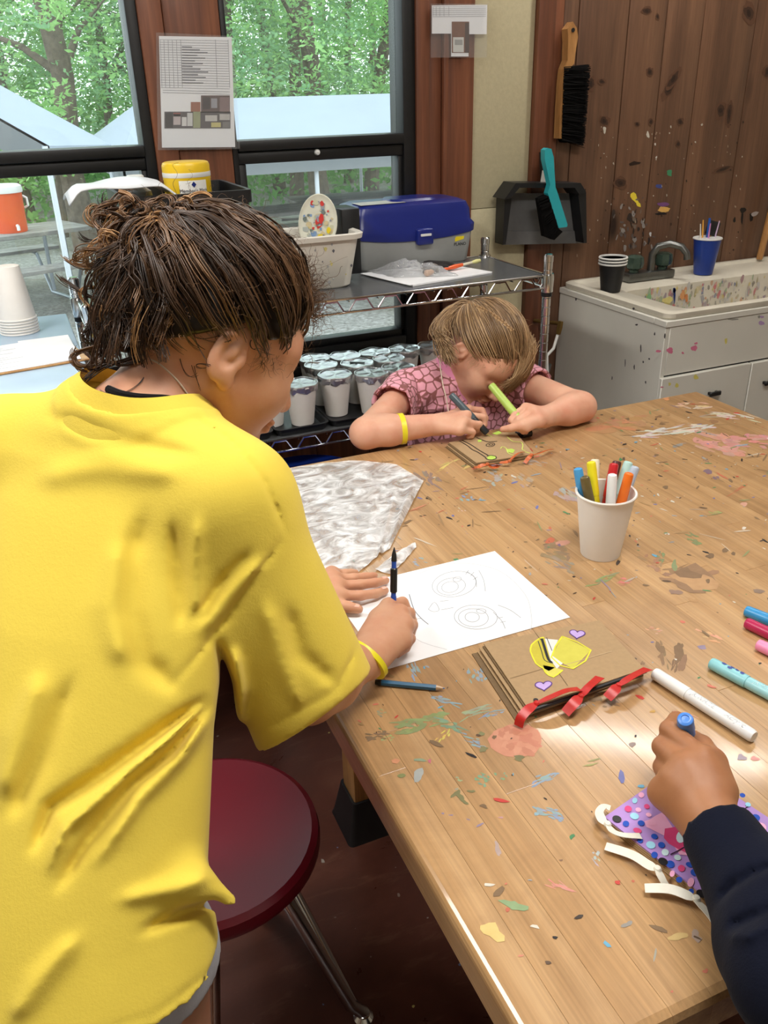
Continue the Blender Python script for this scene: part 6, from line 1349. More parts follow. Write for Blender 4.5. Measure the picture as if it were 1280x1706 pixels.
R_ = np.maximum(R_, -cav); R_ = np.maximum(R_, hem); R_ = np.where(near, np.maximum(R_, cutd), R_); R_ = np.where(near2, np.maximum(R_, c2), R_)
h_ = np.maximum(.010-np.abs(R_+nd), 0)/.010; FS.F = (np.maximum(R_, -nd)+h_*h_*.0025).astype(np.float32)
M_YEL = cloth('yellow cotton', S(230, 204, 82), .03)
V, Q = FS.mesh(); shirt = np_obj('t_shirt', V, Q, M_YEL, yg, 4)
# ribbed collar and the black tank top edge under it
def rim_ring(F, F0, a, b, r0, r1, grow, n=72):
    ax_ = (b-a)/np.linalg.norm(b-a); e1_ = np.cross(ax_, A3((.3, 1, .1))); e1_ /= np.linalg.norm(e1_); e2_ = np.cross(ax_, e1_); out = []; L = np.linalg.norm(b-a); ss = np.linspace(-.6, 1.4, 240)
    for k in range(n):
        d = e1_*cos(2*pi*k/n)+e2_*sin(2*pi*k/n); P = a[None]+ss[:, None]*(b-a)[None]+d[None]*(np.clip(r0+(r1-r0)*ss, min(r0, r1), max(r0, r1))+grow)[:, None]
        i = np.clip(np.round((P-F.lo)/F.h).astype(int), 0, np.array(F.n)-1); v = F0[i[:, 0], i[:, 1], i[:, 2]]; w = np.where(v < 0)[0]; out.append(P[w[-1]] if len(w) else P[120])
    O = np.array(out)
    for _ in range(6): O = (O+np.roll(O, 1, 0)+np.roll(O, -1, 0))/3
    return O, ax_
def collar(name, F, F0, a, b, r0, r1, w, mat, parent, lift=.0030):
    A_, ax_ = rim_ring(F, F0, a, b, r0, r1, -.004); B_, _ = rim_ring(F, F0, a, b, r0, r1, w); M_, _ = rim_ring(F, F0, a, b, r0, r1, w*.5)
    rows = [A_-ax_*.012, A_+ax_*(lift+.0025), M_+ax_*(lift+.0018), B_+ax_*lift, B_-ax_*.006]
    return MB().loft([[Vector(p) for p in R] for R in rows], False, False).build(name, mat, parent)
collar('collar', FS, F0, NBk, NA, .055, .074, .021, M_YEL, yg)
def surf(F, u, v, off=0., d0=.75, d1=1.25):
    """first point of a modelled surface along a line of sight"""
    for D in np.arange(d0, d1, .0012):
        p = A3(td(u, v, D)); i = np.round((p-F.lo)/F.h).astype(int)
        if (i >= 0).all() and (i < np.array(F.n)).all() and F.F[i[0], i[1], i[2]] < 0: return Vector(td(u, v, D+off))
    return None
def surf_line(F, px, off): return [q for q in (surf(F, u, v, off) for u, v in px) if q is not None]
tkl = surf_line(F1, [(180, 648), (200, 656), (225, 661), (250, 663), (275, 664), (300, 668), (318, 676)], .0005)
if len(tkl) > 2: MB().tube(smooth(tkl, 4), .0045, 8, True).build('tank_top', cloth('black knit', S(24, 24, 26)), yg)
FP = Field((-.36, .42, .50), (.14, .93, .80), .006)
FP.cone(HIP+A3((.05, -.05, .0)), HIP-A3((.05, -.05, .0)), .088, .088, .04)
for q, (kx, ky) in ((1, (.058, -.058)), (-1, (-.062, .060))): h_ = HIP+A3((kx, ky, -.03)); FP.cone(h_, h_+A3((0, .012, -.12)), .082, .082, .03)
X, Y, Z = FP.pts((slice(None),)*3); FP.F = np.maximum(np.maximum(FP.F, -(FP.F+.012)), .665-Z+0*X+0*Y).astype(np.float32); V, Q = FP.mesh(); np_obj('shorts', V, Q, cloth('light grey cotton', S(176, 176, 180)), yg, 1)
# wristband, necklace cord, pencil
def band(name, c, axis, r, w, th, mat, parent, n=36, squash=1.0, up=(0, 0, 1)):
    m = frame_of(Vector(c)-Vector(axis).normalized()*w/2, Vector(c)+Vector(axis), up); return MB().lathe([(r, 0), (r+th, .0004), (r+th, w-.0004), (r, w)], n, m=m @ Matrix.Diagonal((squash, 1, 1, 1))).build(name, mat, parent)
M_YBAND = plain('yellow rubber', S(238, 226, 40), .4, var=.02)
fa = WR_-EL_; wb = band('wristband', tuple(WR_-fa*.04), tuple(Vector(fa)+Vector((.02, -.02, .10))), .0330, .0080, .0018, M_YBAND, yg)
mb = MB(); mb.tube(smooth(surf_line(F1, [(232, 592), (262, 604), (290, 628), (308, 650), (322, 674), (330, 692)], -.0008), 4), .0011, 6); mb.build('necklace_cord', plain('cream cord', S(206, 190, 170), .7), yg)
pb, ptop = tz(655, 1072, T0+.002), tz(657, 912, T0+.137); d = ptop-pb
pen = thing('mechanical_pencil', 'blue pencil with a black grip held upright by the girl in yellow', 'pencil', tuple(pb))
MB().tube([pb+d*.12, pb+d*.50], .0041, 14, col=S(36, 74, 170)).tube([pb+d*.50, pb+d*.865], .0036, 12, col=S(40, 80, 176)).build('barrel', M_PLASTIC, pen)
MB().tube([pb+d*.535, pb+d*.545, pb+d*.78, pb+d*.79], [.0040, .0052, .0052, .0040], 14, col=S(26, 26, 30)).build('grip', M_PLASTIC, pen)
MB().tube([pb+d*.86, pb+d*.93, pb+d*.985, ptop], [.0042, .0034, .0012, .0006], 12, col=S(30, 30, 34)).build('tip_cone', M_PLASTIC, pen); MB().tube([pb, pb+d*.12], [.0008, .0038], 10, col=S(30, 30, 34)).build('nose_cone', M_PLASTIC, pen)
# eye lashes and brow on the visible side
lm = MB()
for k in range(9):
    a = HY.w((.084-.0012*k, -.031-.0014*(k-4)*1.6, -.021)); b = HY.w((.097-.0016*k, -.034-.0018*(k-4)*1.6, -.028)); lm.tube([a, (A3(a)+A3(b))/2+A3((0, 0, -.0012)), b], [.0007, .0006, .0003], 4, False)
for k in range(26):
    t_ = k/25; a = HY.w((.081-.020*t_*t_, -.016-.036*t_, .010+.004*sin(pi*t_))); b = HY.w((.080-.022*t_*t_, -.023-.037*t_, .0125+.004*sin(pi*t_))); lm.tube([a, b], [.0009, .0004], 4, False)
lm.build('lashes_and_brow', plain('dark lash', S(40, 28, 22), .6), body, kind='stuff')
# hair --------------------------------------------------------------------
RH = np.random.default_rng(3)
HLX = [-.11, -.07, -.03, .0, .02, .05, .075, .10]; HLZ = [-.060, -.052, -.020, .004, -.014, .000, .034, .052]
def hairline(x): return np.interp(x, HLX, HLZ)
def skull_pt(u, off=0):
    """unit direction -> point on the skull surface + offset (local)"""
    c = np.array([-.010, 0, .016]); r = np.array([.096, .077, .089])+off; return c+u*r
def scalp_dirs(n):
    out = []
    while sum(len(o) for o in out) < n:
        u = RH.normal(0, 1, (4*n, 3)); u /= np.linalg.norm(u, axis=1)[:, None]; p = skull_pt(u); out.append(u[p[:, 2] > hairline(p[:, 0])])
    return np.concatenate(out)[:n]
def cap_field(H, lo, hi, h, grow=.004):
    FC = Field(lo, hi, h); FC.ell(H.w((-.010, 0, .017)), (A3((.096, .077, .0895))+grow)*H.s, H.R, .01)
    X, Y, Z = FC.pts((slice(None),)*3); q = [((X-H.c[0])*H.R[0, i]+(Y-H.c[1])*H.R[1, i]+(Z-H.c[2])*H.R[2, i])/H.s for i in range(3)]
    FC.F = np.maximum(FC.F, (hairline(q[0].ravel()).reshape(q[0].shape)+.025-q[2])).astype(np.float32); return FC
FC = cap_field(HY, HY.c-.16, HY.c+.16, .004)
for (u, v, d, r) in ((250, 440, .950, .036), (215, 470, .945, .036), (240, 510, .940, .036), (210, 545, .945, .026)): FC.ell(td(u, v, d), (r, r, r), None, .03)
capV, capQ = FC.mesh()
DK, MD, LT, GD = A3(S(38, 28, 22)), A3(S(80, 58, 42)), A3(S(132, 98, 68)), A3(S(184, 144, 100))
TIE = A3(td(292, 425, .955)); tl3 = HY.R.T@(TIE-HY.c)/HY.s; tu = tl3/np.linalg.norm(tl3)
paths, rads, cols = [], [], []; m_ = 18; tt = np.linspace(0, 1, m_)[:, None]
for u0 in scalp_dirs(520):     # swept back hair in flat, slightly wavy locks
    ph = RH.uniform(0, 6.3); fr = RH.uniform(1.2, 3.5); am = RH.uniform(.0010, .0040); lf0 = RH.uniform(.003, .016); up_ = RH.random(); f0 = RH.random(); base = DK*(1-f0)+MD*f0 if RH.random() < .62 else MD*(1-f0)+LT*f0*.8
    for j in range(6):
        u = u0+RH.normal(0, .035, 3); u /= np.linalg.norm(u); ul = u[None]*(1-tt)+tu[None]*tt; ul /= np.linalg.norm(ul, axis=1)[:, None]
        lift = .001+lf0*np.minimum(1, 2.4*tt[:, 0])+.010*up_*np.sin(pi*tt[:, 0]); p = np.array([skull_pt(ul[i], lift[i]) for i in range(m_)])
        w = np.stack([np.sin(fr*2*pi*tt[:, 0]+ph), np.cos(fr*2*pi*tt[:, 0]+ph+.3*j), np.sin(fr*1.7*2*pi*tt[:, 0]+ph)], 1)*am*np.minimum(1, 4*tt)
        paths.append(HY.c+((p+w)*HY.s)@HY.R.T); rads.append(RH.uniform(.0005, .0012)); cols.append(base*RH.uniform(.75, 1.3))
taper1 = np.interp(np.linspace(0, 1, m_), [0, .2, 1], [.30, 1, 1])
def curl(P, amp, turns, ph, m=30):
    b = bez(P, m); t = np.linspace(0, 1, m); T = np.gradient(b, axis=0); T /= np.linalg.norm(T, axis=1)[:, None]+1e-9; a = np.cross(T, A3((.2, .9, .3))); a /= np.linalg.norm(a, axis=1)[:, None]+1e-9; c = np.cross(T, a)
    g = (amp*(.15+.85*t))[:, None]; w = 2*pi*turns*t+ph; return b+g*(a*np.cos(w)[:, None]+c*np.sin(w)[:, None])
P2, R2_, C2 = [], [], []
def lock(P, amp, turns, n, spread, r, base, jit=.25):
    ph = RH.uniform(0, 6.3); P = [A3(p) for p in P]
    for j in range(n):
        o = RH.normal(0, spread, 3); Q_ = [p+o*(.5+.5*i/(len(P)-1)) for i, p in enumerate(P)]
        P2.append(curl(Q_, amp*RH.uniform(.8, 1.2), turns, ph+RH.normal(0, jit))); R2_.append(r*RH.uniform(.6, 1.3)); C2.append(base*RH.uniform(.7, 1.35))
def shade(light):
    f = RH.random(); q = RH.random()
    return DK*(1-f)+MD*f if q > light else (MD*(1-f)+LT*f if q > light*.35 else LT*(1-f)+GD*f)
for k in range(250):   # ponytail of loose curls: from the tie up over and down
    ve = RH.uniform(410, 612); ue = RH.uniform(150+.12*max(0, ve-500), 322-.55*max(0, ve-480)); de = RH.uniform(.885, .965); vm = RH.uniform(318, 385); um = ue*.6+.4*262+RH.normal(0, 16)
    P = [TIE+RH.normal(0, .014, 3), A3(td(288+RH.normal(0, 18), 365+RH.normal(0, 16), .945)), A3(td(um, vm, de)), A3(td(ue+RH.normal(0, 14), vm*.45+.55*ve, de-.012)), A3(td(ue+RH.normal(0, 10), ve, de))]
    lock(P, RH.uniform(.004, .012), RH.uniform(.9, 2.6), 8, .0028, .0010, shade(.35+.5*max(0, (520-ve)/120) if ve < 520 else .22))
for k in range(60):    # short curls around the tie and crown of the ponytail
    uc, vc = RH.uniform(165, 330), RH.uniform(335, 410); d = RH.uniform(.90, .96); a = RH.uniform(0, 6.3); R = RH.uniform(14, 34)
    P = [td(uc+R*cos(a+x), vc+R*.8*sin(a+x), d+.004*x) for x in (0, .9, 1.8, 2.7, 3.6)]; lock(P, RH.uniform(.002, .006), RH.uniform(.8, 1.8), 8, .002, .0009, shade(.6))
for (pts, n) in (([(215, 395), (150, 420), (105, 425), (112, 445), (150, 436)], 12), ([(215, 430), (170, 455), (120, 445), (104, 432)], 10), ([(200, 510), (150, 500), (112, 480), (98, 458)], 12), ([(190, 570), (130, 590), (110, 575), (118, 610), (140, 620)], 14), ([(200, 560), (140, 600), (126, 625), (165, 612), (185, 590)], 14), ([(210, 350), (160, 345), (148, 375), (165, 395), (200, 380)], 12), ([(230, 590), (190, 610), (150, 612), (138, 634)], 14), ([(240, 600), (205, 615), (180, 600)], 10), ([(220, 330), (175, 333), (154, 358)], 12), ([(300, 540), (292, 575), (262, 600), (258, 618)], 12), ([(180, 540), (140, 530), (126, 555), (150, 566)], 12), ([(170, 600), (130, 620), (112, 600), (128, 582)], 10), ([(160, 480), (135, 470), (128, 500), (150, 515)], 10)):
    lock([td(u, v, .925) for u, v in pts], .0022, 1.1, n, .0018, .0008, shade(.15 if pts[0][1] > 480 else .6), .5)
for i in range(3): lock([td(u+4*i, v, .898) for u, v in ((262, 372), (258, 410), (250, 452), (286, 484), (302, 512), (282, 540), (260, 556))], .0030, 1.5, 14, .0020, .0009, LT*.6+GD*.4, .4)
for k in range(420):   # frizz along the outline
    u = scalp_dirs(1)[0]; p = skull_pt(u, .014+RH.uniform(0, .006))*HY.s; a = HY.c+HY.R@p; n_ = HY.R@u; s_ = RH.normal(0, 1, 3); L = RH.uniform(.010, .026)
    P2.append(curl([a, a+n_*L*.4+s_*.004, a+n_*L*.6+s_*.010, a+n_*L*.3+s_*.016], RH.uniform(.001, .004), RH.uniform(1, 3), RH.uniform(0, 6.3))); R2_.append(RH.uniform(.00018, .00034)); C2.append(MD*.5+LT*.5)
for k in range(520):   # frizzy front above the forehead
    lp_ = A3((RH.uniform(.058, .094), RH.uniform(-.055, .05), RH.uniform(.030, .088))); lp_ = skull_pt(lp_/np.linalg.norm(lp_), .012); a = HY.w(lp_); n_ = HY.R@(lp_/np.linalg.norm(lp_)); s_ = RH.normal(0, 1, 3); L = RH.uniform(.008, .020)
    P2.append(curl([a, a+n_*L*.5+s_*.004, a+n_*L*.9+s_*.008, a+n_*L*.6+s_*.014], RH.uniform(.0015, .0045), RH.uniform(1, 2.6), RH.uniform(0, 6.3))); R2_.append(RH.uniform(.00022, .00045)); C2.append(MD*(.4+.4*RH.random())+LT*.3)
for k in range(46):   # fine loose hair along the hairline
    x = RH.uniform(.012, .07); z0 = float(hairline(x))+RH.uniform(0, .01); yy = -sqrt(max(0, 1-((x+.01)/.096)**2-((z0-.016)/.089)**2))*.077; a = HY.w((x, yy-.002, z0)); L = RH.uniform(.008, .018); dwn = HY.R@A3((RH.normal(.25, .4), -.12, -1)); P2.append(curl([a, a+dwn*L*.4+HY.R@A3((0, -.004, 0)), a+dwn*L*.8, a+dwn*L+HY.R@A3((RH.normal(0, .008), 0, 0))], RH.uniform(.0006, .003), RH.uniform(.6, 1.8), RH.uniform(0, 6.3))); R2_.append(RH.uniform(.00018, .00045)); C2.append(MD*.6+LT*.4)
for pts in ([(408, 545), (360, 560), (330, 575), (310, 562), (330, 545)], [(385, 565), (372, 572), (350, 574), (332, 560)], [(322, 545), (320, 570), (345, 595), (350, 612)], [(418, 566), (412, 580), (424, 592), (432, 580), (420, 574), (440, 590), (455, 590)], [(350, 608), (320, 600), (322, 618), (345, 612)], [(320, 608), (330, 640), (334, 652)], [(300, 598), (310, 640), (330, 622)], [(420, 560), (440, 585), (452, 596), (446, 604)], [(240, 630), (225, 655), (180, 665), (165, 650)]):
    for i in range(2): L_ = surf_line(F1, [(u+RH.normal(0, 1.2), v+RH.normal(0, 1.2)) for u, v in pts], -.004); (P2.append(curl([A3(x) for x in L_], .0008, 1.0, RH.uniform(0, 6))), R2_.append(.00042), C2.append(DK)) if len(L_) > 2 else None
v1, q1, c1 = strands(paths, np.array(rads)[:, None]*taper1[None, :], cols); v2, q2, c2 = strands(P2, np.array(R2_)[:, None]*np.linspace(1, .5, 30)[None, :], C2)
capC = np.tile(DK*.7, (len(capV), 1)); V, Q = join([(capV, capQ), (v1, q1), (v2, q2)])
np_obj('hair', V, Q, M_HAIR, yg, 0, np.concatenate([capC, c1, c2]))['kind'] = 'stuff'
# ------------------------------------------------------------------ the girl in pink
pg = thing('person', 'girl in a pink heart patterned top bent low over her paper', 'person', (.98, 1.80, 0))
SK_P = skin('fair skin', S(226, 176, 148), S(216, 148, 122))
PR, PL = A3(td(676, 655, 2.07)), A3((1.105, 1.755, .800)); PE, PW = A3(tz(609, 722, .788)), A3(tz(735, 706, .790)); QE, QW = A3(tz(968, 678, .788)), A3(tz(905, 695, .792))
HP = Head(td(811, 584, 2.027), (.21, -.69, -.69), (.42, -.575, .70), 1.0); PN = A3((.975, 1.795, .850))
G1 = Field((.76, 1.54, .70), (1.26, 1.98, 1.06), .0028); HP.sculpt(G1, PN, .044); G1.cone(PN, PR*.6+PN*.4, .045, .040, .03); G1.cone(PN, PL*.6+PN*.4, .045, .040, .03)
G2 = Field((.56, 1.47, .745), (1.0, 1.90, .90), .0022)
pm = pxz([(780, 682, .808), (777, 692, .806), (772, 704, .800), (766, 716, .790)]); pp = pxz([(803, 684, .800), (806, 695, .796), (799, 707, .788), (788, 720, .778)]); pd = pxz([(809, 697, .785), (807, 707, .779), (797, 716, .773), (786, 726, .769)]); pt = pxz([(806, 707, .777), (800, 712, .772), (790, 720, .768), (780, 728, .766)]); pth = pxz([(756, 700, .798), (778, 708, .790), (794, 711, .782), (805, 713, .775)])
arm_hand(G2, PR, PE, PW, pm, pp, pd, pt, pth, (.038, .032, .0235), .0080, .0135)
G3 = Field((.88, 1.44, .745), (1.24, 1.82, .90), .0022)
qm = pxz([(876, 679, .812), (886, 685, .808), (894, 693, .803), (900, 702, .796)]); qp = pxz([(858, 690, .806), (864, 699, .800), (870, 707, .793), (878, 715, .785)]); qd = pxz([(852, 700, .795), (857, 708, .788), (864, 714, .782), (872, 719, .776)]); qt = pxz([(859, 705, .786), (863, 711, .780), (869, 716, .775), (877, 720, .771)]); qth = pxz([(893, 700, .800), (870, 709, .793), (852, 713, .786), (838, 715, .780)])
arm_hand(G3, PL, QE, QW, qm, qp, qd, qt, qth, (.038, .033, .0235), .0080, .0135)
G4 = Field((.76, 1.42, -.01), (1.20, 1.98, .62), .007)
for q in (-1, 1):
    h_ = A3((.98+q*.07, 1.82, .47)); k_ = h_+A3((q*.02, -.30, .0)); a_ = k_+A3((0, .03, -.36)); G4.cone(h_, k_, .068, .050, .03); G4.cone(k_, a_, .048, .030, .02); G4.cone(a_+A3((0, .02, -.03)), a_+A3((0, -.12, -.05)), .032, .026, .02)
G4.cone((.91, 1.82, .49), (1.05, 1.82, .49), .09, .09, .04)
V, Q = join([G1.mesh(), G2.mesh(), G3.mesh(), G4.mesh()]); V[:, 2] = np.maximum(V[:, 2], .002); pbody = np_obj('body', V, Q, SK_P, pg, 2)
def hearts(t, col):
    vo = t.add('ShaderNodeTexVoronoi', feature='DISTANCE_TO_EDGE'); vo.inputs['Scale'].default_value = 52; vo.inputs['Randomness'].default_value = .75; t.link(t.coord(), vo.inputs['Vector'])
    return t.mix(t.ramp(vo.outputs['Distance'], [(.06, (1, 1, 1)), (.11, (0, 0, 0))]), col, S(150, 96, 94))
M_PINK = cloth('pink heart print cotton', S(238, 172, 188), .10, 300, .001, hearts)
PS = Field((.68, 1.58, .44), (1.24, 2.0, .93), .0042)
SLP = np.array([(.44, .98, 1.83, .135, .115), (.56, .98, 1.835, .135, .112), (.68, .975, 1.83, .140, .110), (.78, .97, 1.815, .145, .098), (.83, .972, 1.80, .120, .075), (.865, .975, 1.795, .07, .05), (.885, .975, 1.79, .02, .02)])
torso(PS, SLP, A3((.98, -.19, 0)), A3((-.19, -.98, 0)), .04)
PS.cone(PN+A3((0, 0, -.01)), PR, .056, .050, .035); PS.cone(PN+A3((0, 0, -.01)), PL, .056, .050, .035)
oR = PR+(PE-PR)*.36; oL = PL+(QE-PL)*.30; PS.cone(PR, PR+(PE-PR)*.5, .052, .056, .03); PS.cone(PL, PL+(QE-PL)*.45, .052, .056, .03)
CR = PS.px_crease
CR([(690, 620), (700, 650), (690, 690)], 7, .008); CR([(715, 610), (730, 650), (735, 690)], 9, -.006); CR([(680, 640), (672, 670), (682, 700)], 6, -.006); CR([(760, 640), (790, 690)], 8, .006); CR([(700, 690), (740, 680), (790, 690)], 7, -.005)
X, Y, Z = PS.pts((slice(None),)*3); F0 = PS.F.copy()
def plane(o, d): d = d/np.linalg.norm(d); return (X-o[0])*d[0]+(Y-o[1])*d[1]+(Z-o[2])*d[2]
cR, cL = plane(oR, PE-PR), plane(oL, QE-PL); nR = ((X-oR[0])**2+(Y-oR[1])**2+(Z-oR[2])**2) < .12**2; nL = ((X-oL[0])**2+(Y-oL[1])**2+(Z-oL[2])**2) < .12**2
n0 = PN+A3((.0, -.012, -.03)); n1 = PN+A3((-.01, -.03, .08)); nd = PS.d_cone((slice(None),)*3, n0.astype(np.float32), n1.astype(np.float32), .058, .082)
op = np.minimum(np.where(nR, np.abs(cR), 9), np.where(nL, np.abs(cL), 9)); cav = np.maximum(F0+.009, op-.03)
R_ = np.maximum(F0, -cav); R_ = np.where(nR, np.maximum(R_, cR), R_); R_ = np.where(nL, np.maximum(R_, cL), R_); PS.F = np.maximum(np.maximum(R_, -nd), .455-Z).astype(np.float32)
V, Q = PS.mesh(); np_obj('printed_top', V, Q, M_PINK, pg, 2)
# plain pink neck binding, orange strap, cord, shorts
collar('neck_binding', PS, F0, n0, n1, .058, .082, .013, cloth('plain pink rib', S(232, 150, 186)), pg)
mb = MB(); mb.tube(smooth([td(u, v, d) for u, v, d in ((733, 590, 2.0), (734, 612, 1.96), (738, 640, 1.94), (744, 665, 1.93), (748, 690, 1.92))], 4), .0012, 5); mb.build('necklace_cord', plain('cream cord', S(206, 190, 170)), pg)
FQ = Field((.76, 1.45, .36), (1.20, 1.98, .64), .007)
for q in (-1, 1): FQ.cone((.98+q*.07, 1.82, .47), (.98+q*.085, 1.60, .475), .078, .068, .03)
FQ.cone((.91, 1.82, .49), (1.05, 1.82, .49), .102, .102, .04); X2, Y2, Z2 = FQ.pts((slice(None),)*3); FQ.F = np.maximum(FQ.F, 1.58-Y2+0*X2+0*Z2).astype(np.float32)
V, Q = FQ.mesh(); V[:, 2] = np.maximum(V[:, 2], .402); np_obj('shorts', V, Q, cloth('navy shorts', S(40, 46, 70)), pg, 1)
fa = PW-PE; c_ = PE+fa*.47; wbp = band('wristband', tuple(c_), tuple(fa), .0335, .012, .0016, M_YBAND, pg)
dots = MB(); 
for k in range(7):
    a = -1.3+k*.38; m = frame_of(tuple(c_), tuple(c_+fa)); r_ = .0354; p = m @ Vector((r_*cos(a-1.0), r_*sin(a-1.0), 0)); n = (p-Vector(c_)).normalized(); s_ = Vector(fa).normalized(); t_ = n.cross(s_)
    dots.raw([p+s_*x*.003+t_*y*.003 for x, y in ((-1, -.6), (1, -.6), (1, .6), (-1, .6))], [(0, 1, 2, 3)], S(236, 230, 190))
dots.build('lettering', M_INK, wbp, False)
# face details
lm = MB()
for q in (-1, 1):
    for k in range(10):
        y = q*(.020+.0024*k); zc = -.0235+.0045*abs((k-4.5)/4.5)**2; a = HP.w((.0855-.006*abs((k-4.5)/4.5)**2, y, zc)); b = HP.w((.092-.006*abs((k-4.5)/4.5)**2, y*1.03, zc-.006)); lm.tube([a, b], [.0016, .0007], 4, False)
    for k in range(22):
        t_ = k/21; a = HP.w((.083-.016*t_*t_, q*(.014+.034*t_), .006+.004*sin(pi*t_))); b = HP.w((.0825-.018*t_*t_, q*(.020+.035*t_), .0085+.004*sin(pi*t_))); lm.tube([a, b], [.0012, .0006], 4, False)
lm.build('lashes_and_brows', plain('light brown lash', S(120, 84, 58), .6), pbody, kind='stuff')
lp = MB(); lp.tube([HP.w((.0985, y, -.0752-.0016*abs(y/.016))) for y in np.linspace(-.016, .016, 7)], .0012, 6); lp.build('lip_line', plain('lip', S(176, 96, 86), .5), pbody, kind='stuff')
# hair: swept to a side ponytail, fringe over the brow, one thin braid
RH = np.random.default_rng(14)
HLZ = [-.050, -.045, -.015, .006, -.004, .016, .042, .056]
B0, B1, B2, B3 = A3(S(112, 86, 60)), A3(S(152, 122, 88)), A3(S(190, 158, 118)), A3(S(216, 188, 148))
FC = cap_field(HP, HP.c-.15, HP.c+.15, .004, .002); capV, capQ = FC.mesh()
TI = A3(td(782, 515, 2.03)); tl3 = HP.R.T@(TI-HP.c)/HP.s; tu = tl3/np.linalg.norm(tl3)
paths, rads, cols = [], [], []; m_ = 16; tt = np.linspace(0, 1, m_)[:, None]
for u in scalp_dirs(2300):
    ul = u[None]*(1-tt)+tu[None]*tt; ul /= np.linalg.norm(ul, axis=1)[:, None]; lf = .001+(.003+.006*RH.random())*np.minimum(1, 3*tt[:, 0])+.005*np.sin(pi*tt[:, 0])*RH.random(); p = np.array([skull_pt(ul[i], lf[i]) for i in range(m_)])
    ph = RH.uniform(0, 6.3); am = RH.uniform(0, .0012); p = p+np.stack([np.sin(7*tt[:, 0]+ph), np.cos(6*tt[:, 0]+ph), np.sin(5*tt[:, 0])], 1)*am
    paths.append(HP.c+(p*HP.s)@HP.R.T); rads.append(RH.uniform(.0006, .0014)); f = RH.random(); cols.append(B0*(1-f)+B1*f if RH.random() < .6 else B1*(1-f)+B2*f)
def bl(P, m=16, am=.0015):
    b = bez(P, m); t = np.linspace(0, 1, m)[:, None]; ph = RH.uniform(0, 6.3); return b+am*np.concatenate([np.sin(8*t+ph), np.cos(7*t+ph), np.sin(6*t+2*ph)], 1)*t
for k in range(520):   # ponytail falling at the left
    ve = RH.uniform(556, 610); ue = RH.normal(734, 7)+.35*(ve-556); P = [TI+RH.normal(0, .007, 3), A3(td(756+RH.normal(0, 7), 503+RH.normal(0, 6), 2.03)), A3(td(712+RH.normal(0, 9), 540, 2.0)), A3(td(ue, ve, 1.965+RH.normal(0, .012)))]
    paths.append(bl(P, m_, .004)); rads.append(RH.uniform(.0006, .0016)); f = RH.random(); cols.append(B0*(1-f)+B2*f)
part = HP.w((.045, .012, .108))
for k in range(620):   # fringe sweeping from the parting over the brow
    s0 = skull_pt(A3((.45+RH.normal(0, .12), .25+RH.normal(0, .22), .80))/1.0, .006); s0 = HP.c+HP.R@(s0*HP.s); y = RH.uniform(-.022, .070); e = HP.w((.100+RH.normal(0, .005)-.35*abs(y)*.3, y+RH.normal(0, .004), .008-.056*max(0, (y+.022)/.09)+RH.normal(0, .012))); mid = HP.w((.108, y*.8+.004, .050)); mid2 = HP.w((.106-.2*abs(y)*.3, y, .018))
    paths.append(bl([s0, mid, mid2, e], m_, .0016)); rads.append(RH.uniform(.0004, .0010)); f = RH.random(); cols.append(B1*(1-f)+B2*f if RH.random() < .7 else B2*(1-f)+B3*f)
for k in range(200):   # side locks hanging past the far temple
    y = RH.uniform(.058, .078); s0 = HP.w((RH.uniform(.0, .05), .055, .075)); e = HP.w((RH.uniform(.03, .085), y, RH.uniform(-.085, -.03))); paths.append(bl([s0, HP.w((.05, .088, .045)), HP.w((.06, .088, 0)), e], m_, .002)); rads.append(RH.uniform(.0004, .0009)); f = RH.random(); cols.append(B1*(1-f)+B2*f)
for k in range(240):   # soft wisps over the hairline
    x = RH.uniform(.0, .085); z0 = float(hairline(x))+RH.uniform(.0, .014); yy = -sqrt(max(0, 1-((x+.01)/.096)**2-((z0-.016)/.089)**2))*.077*RH.uniform(.2, 1); a = HP.w((x+.003, yy-.001, z0+.004)); L = RH.uniform(.012, .034); dw = HP.R@A3((.25, -.25+RH.normal(0, .25), -1)); paths.append(bl([a, a+dw*L*.5+HP.R@A3((.006, -.003, 0)), a+dw*L], m_, .0012)); rads.append(RH.uniform(.0002, .0005)); cols.append(B1*.5+B2*.5)
for k in range(160):   # flyaways
    u = scalp_dirs(1)[0]; a = HP.c+HP.R@(skull_pt(u, .008)*HP.s); n_ = HP.R@u; s_ = RH.normal(0, 1, 3); L = RH.uniform(.008, .022); paths.append(bl([a, a+n_*L*.5+s_*.004, a+n_*L*.5+s_*.012], m_, .001)); rads.append(RH.uniform(.00018, .0003)); cols.append(B2)
tp_ = np.tile(np.linspace(1, .5, m_), (len(rads), 1)); tp_[:2300] = np.interp(np.linspace(0, 1, m_), [0, .2, 1], [.25, 1, 1])[None]
v1, q1, c1 = strands(paths, np.array(rads)[:, None]*tp_, cols); V, Q = join([(capV, capQ), (v1, q1)])
hp = np_obj('hair', V, Q, M_HAIR, pg, 0, np.concatenate([np.tile(B0*.75, (len(capV), 1)), c1])); hp['kind'] = 'stuff'
br_ = MB(); a0, a1 = (782, 508), (852, 549)
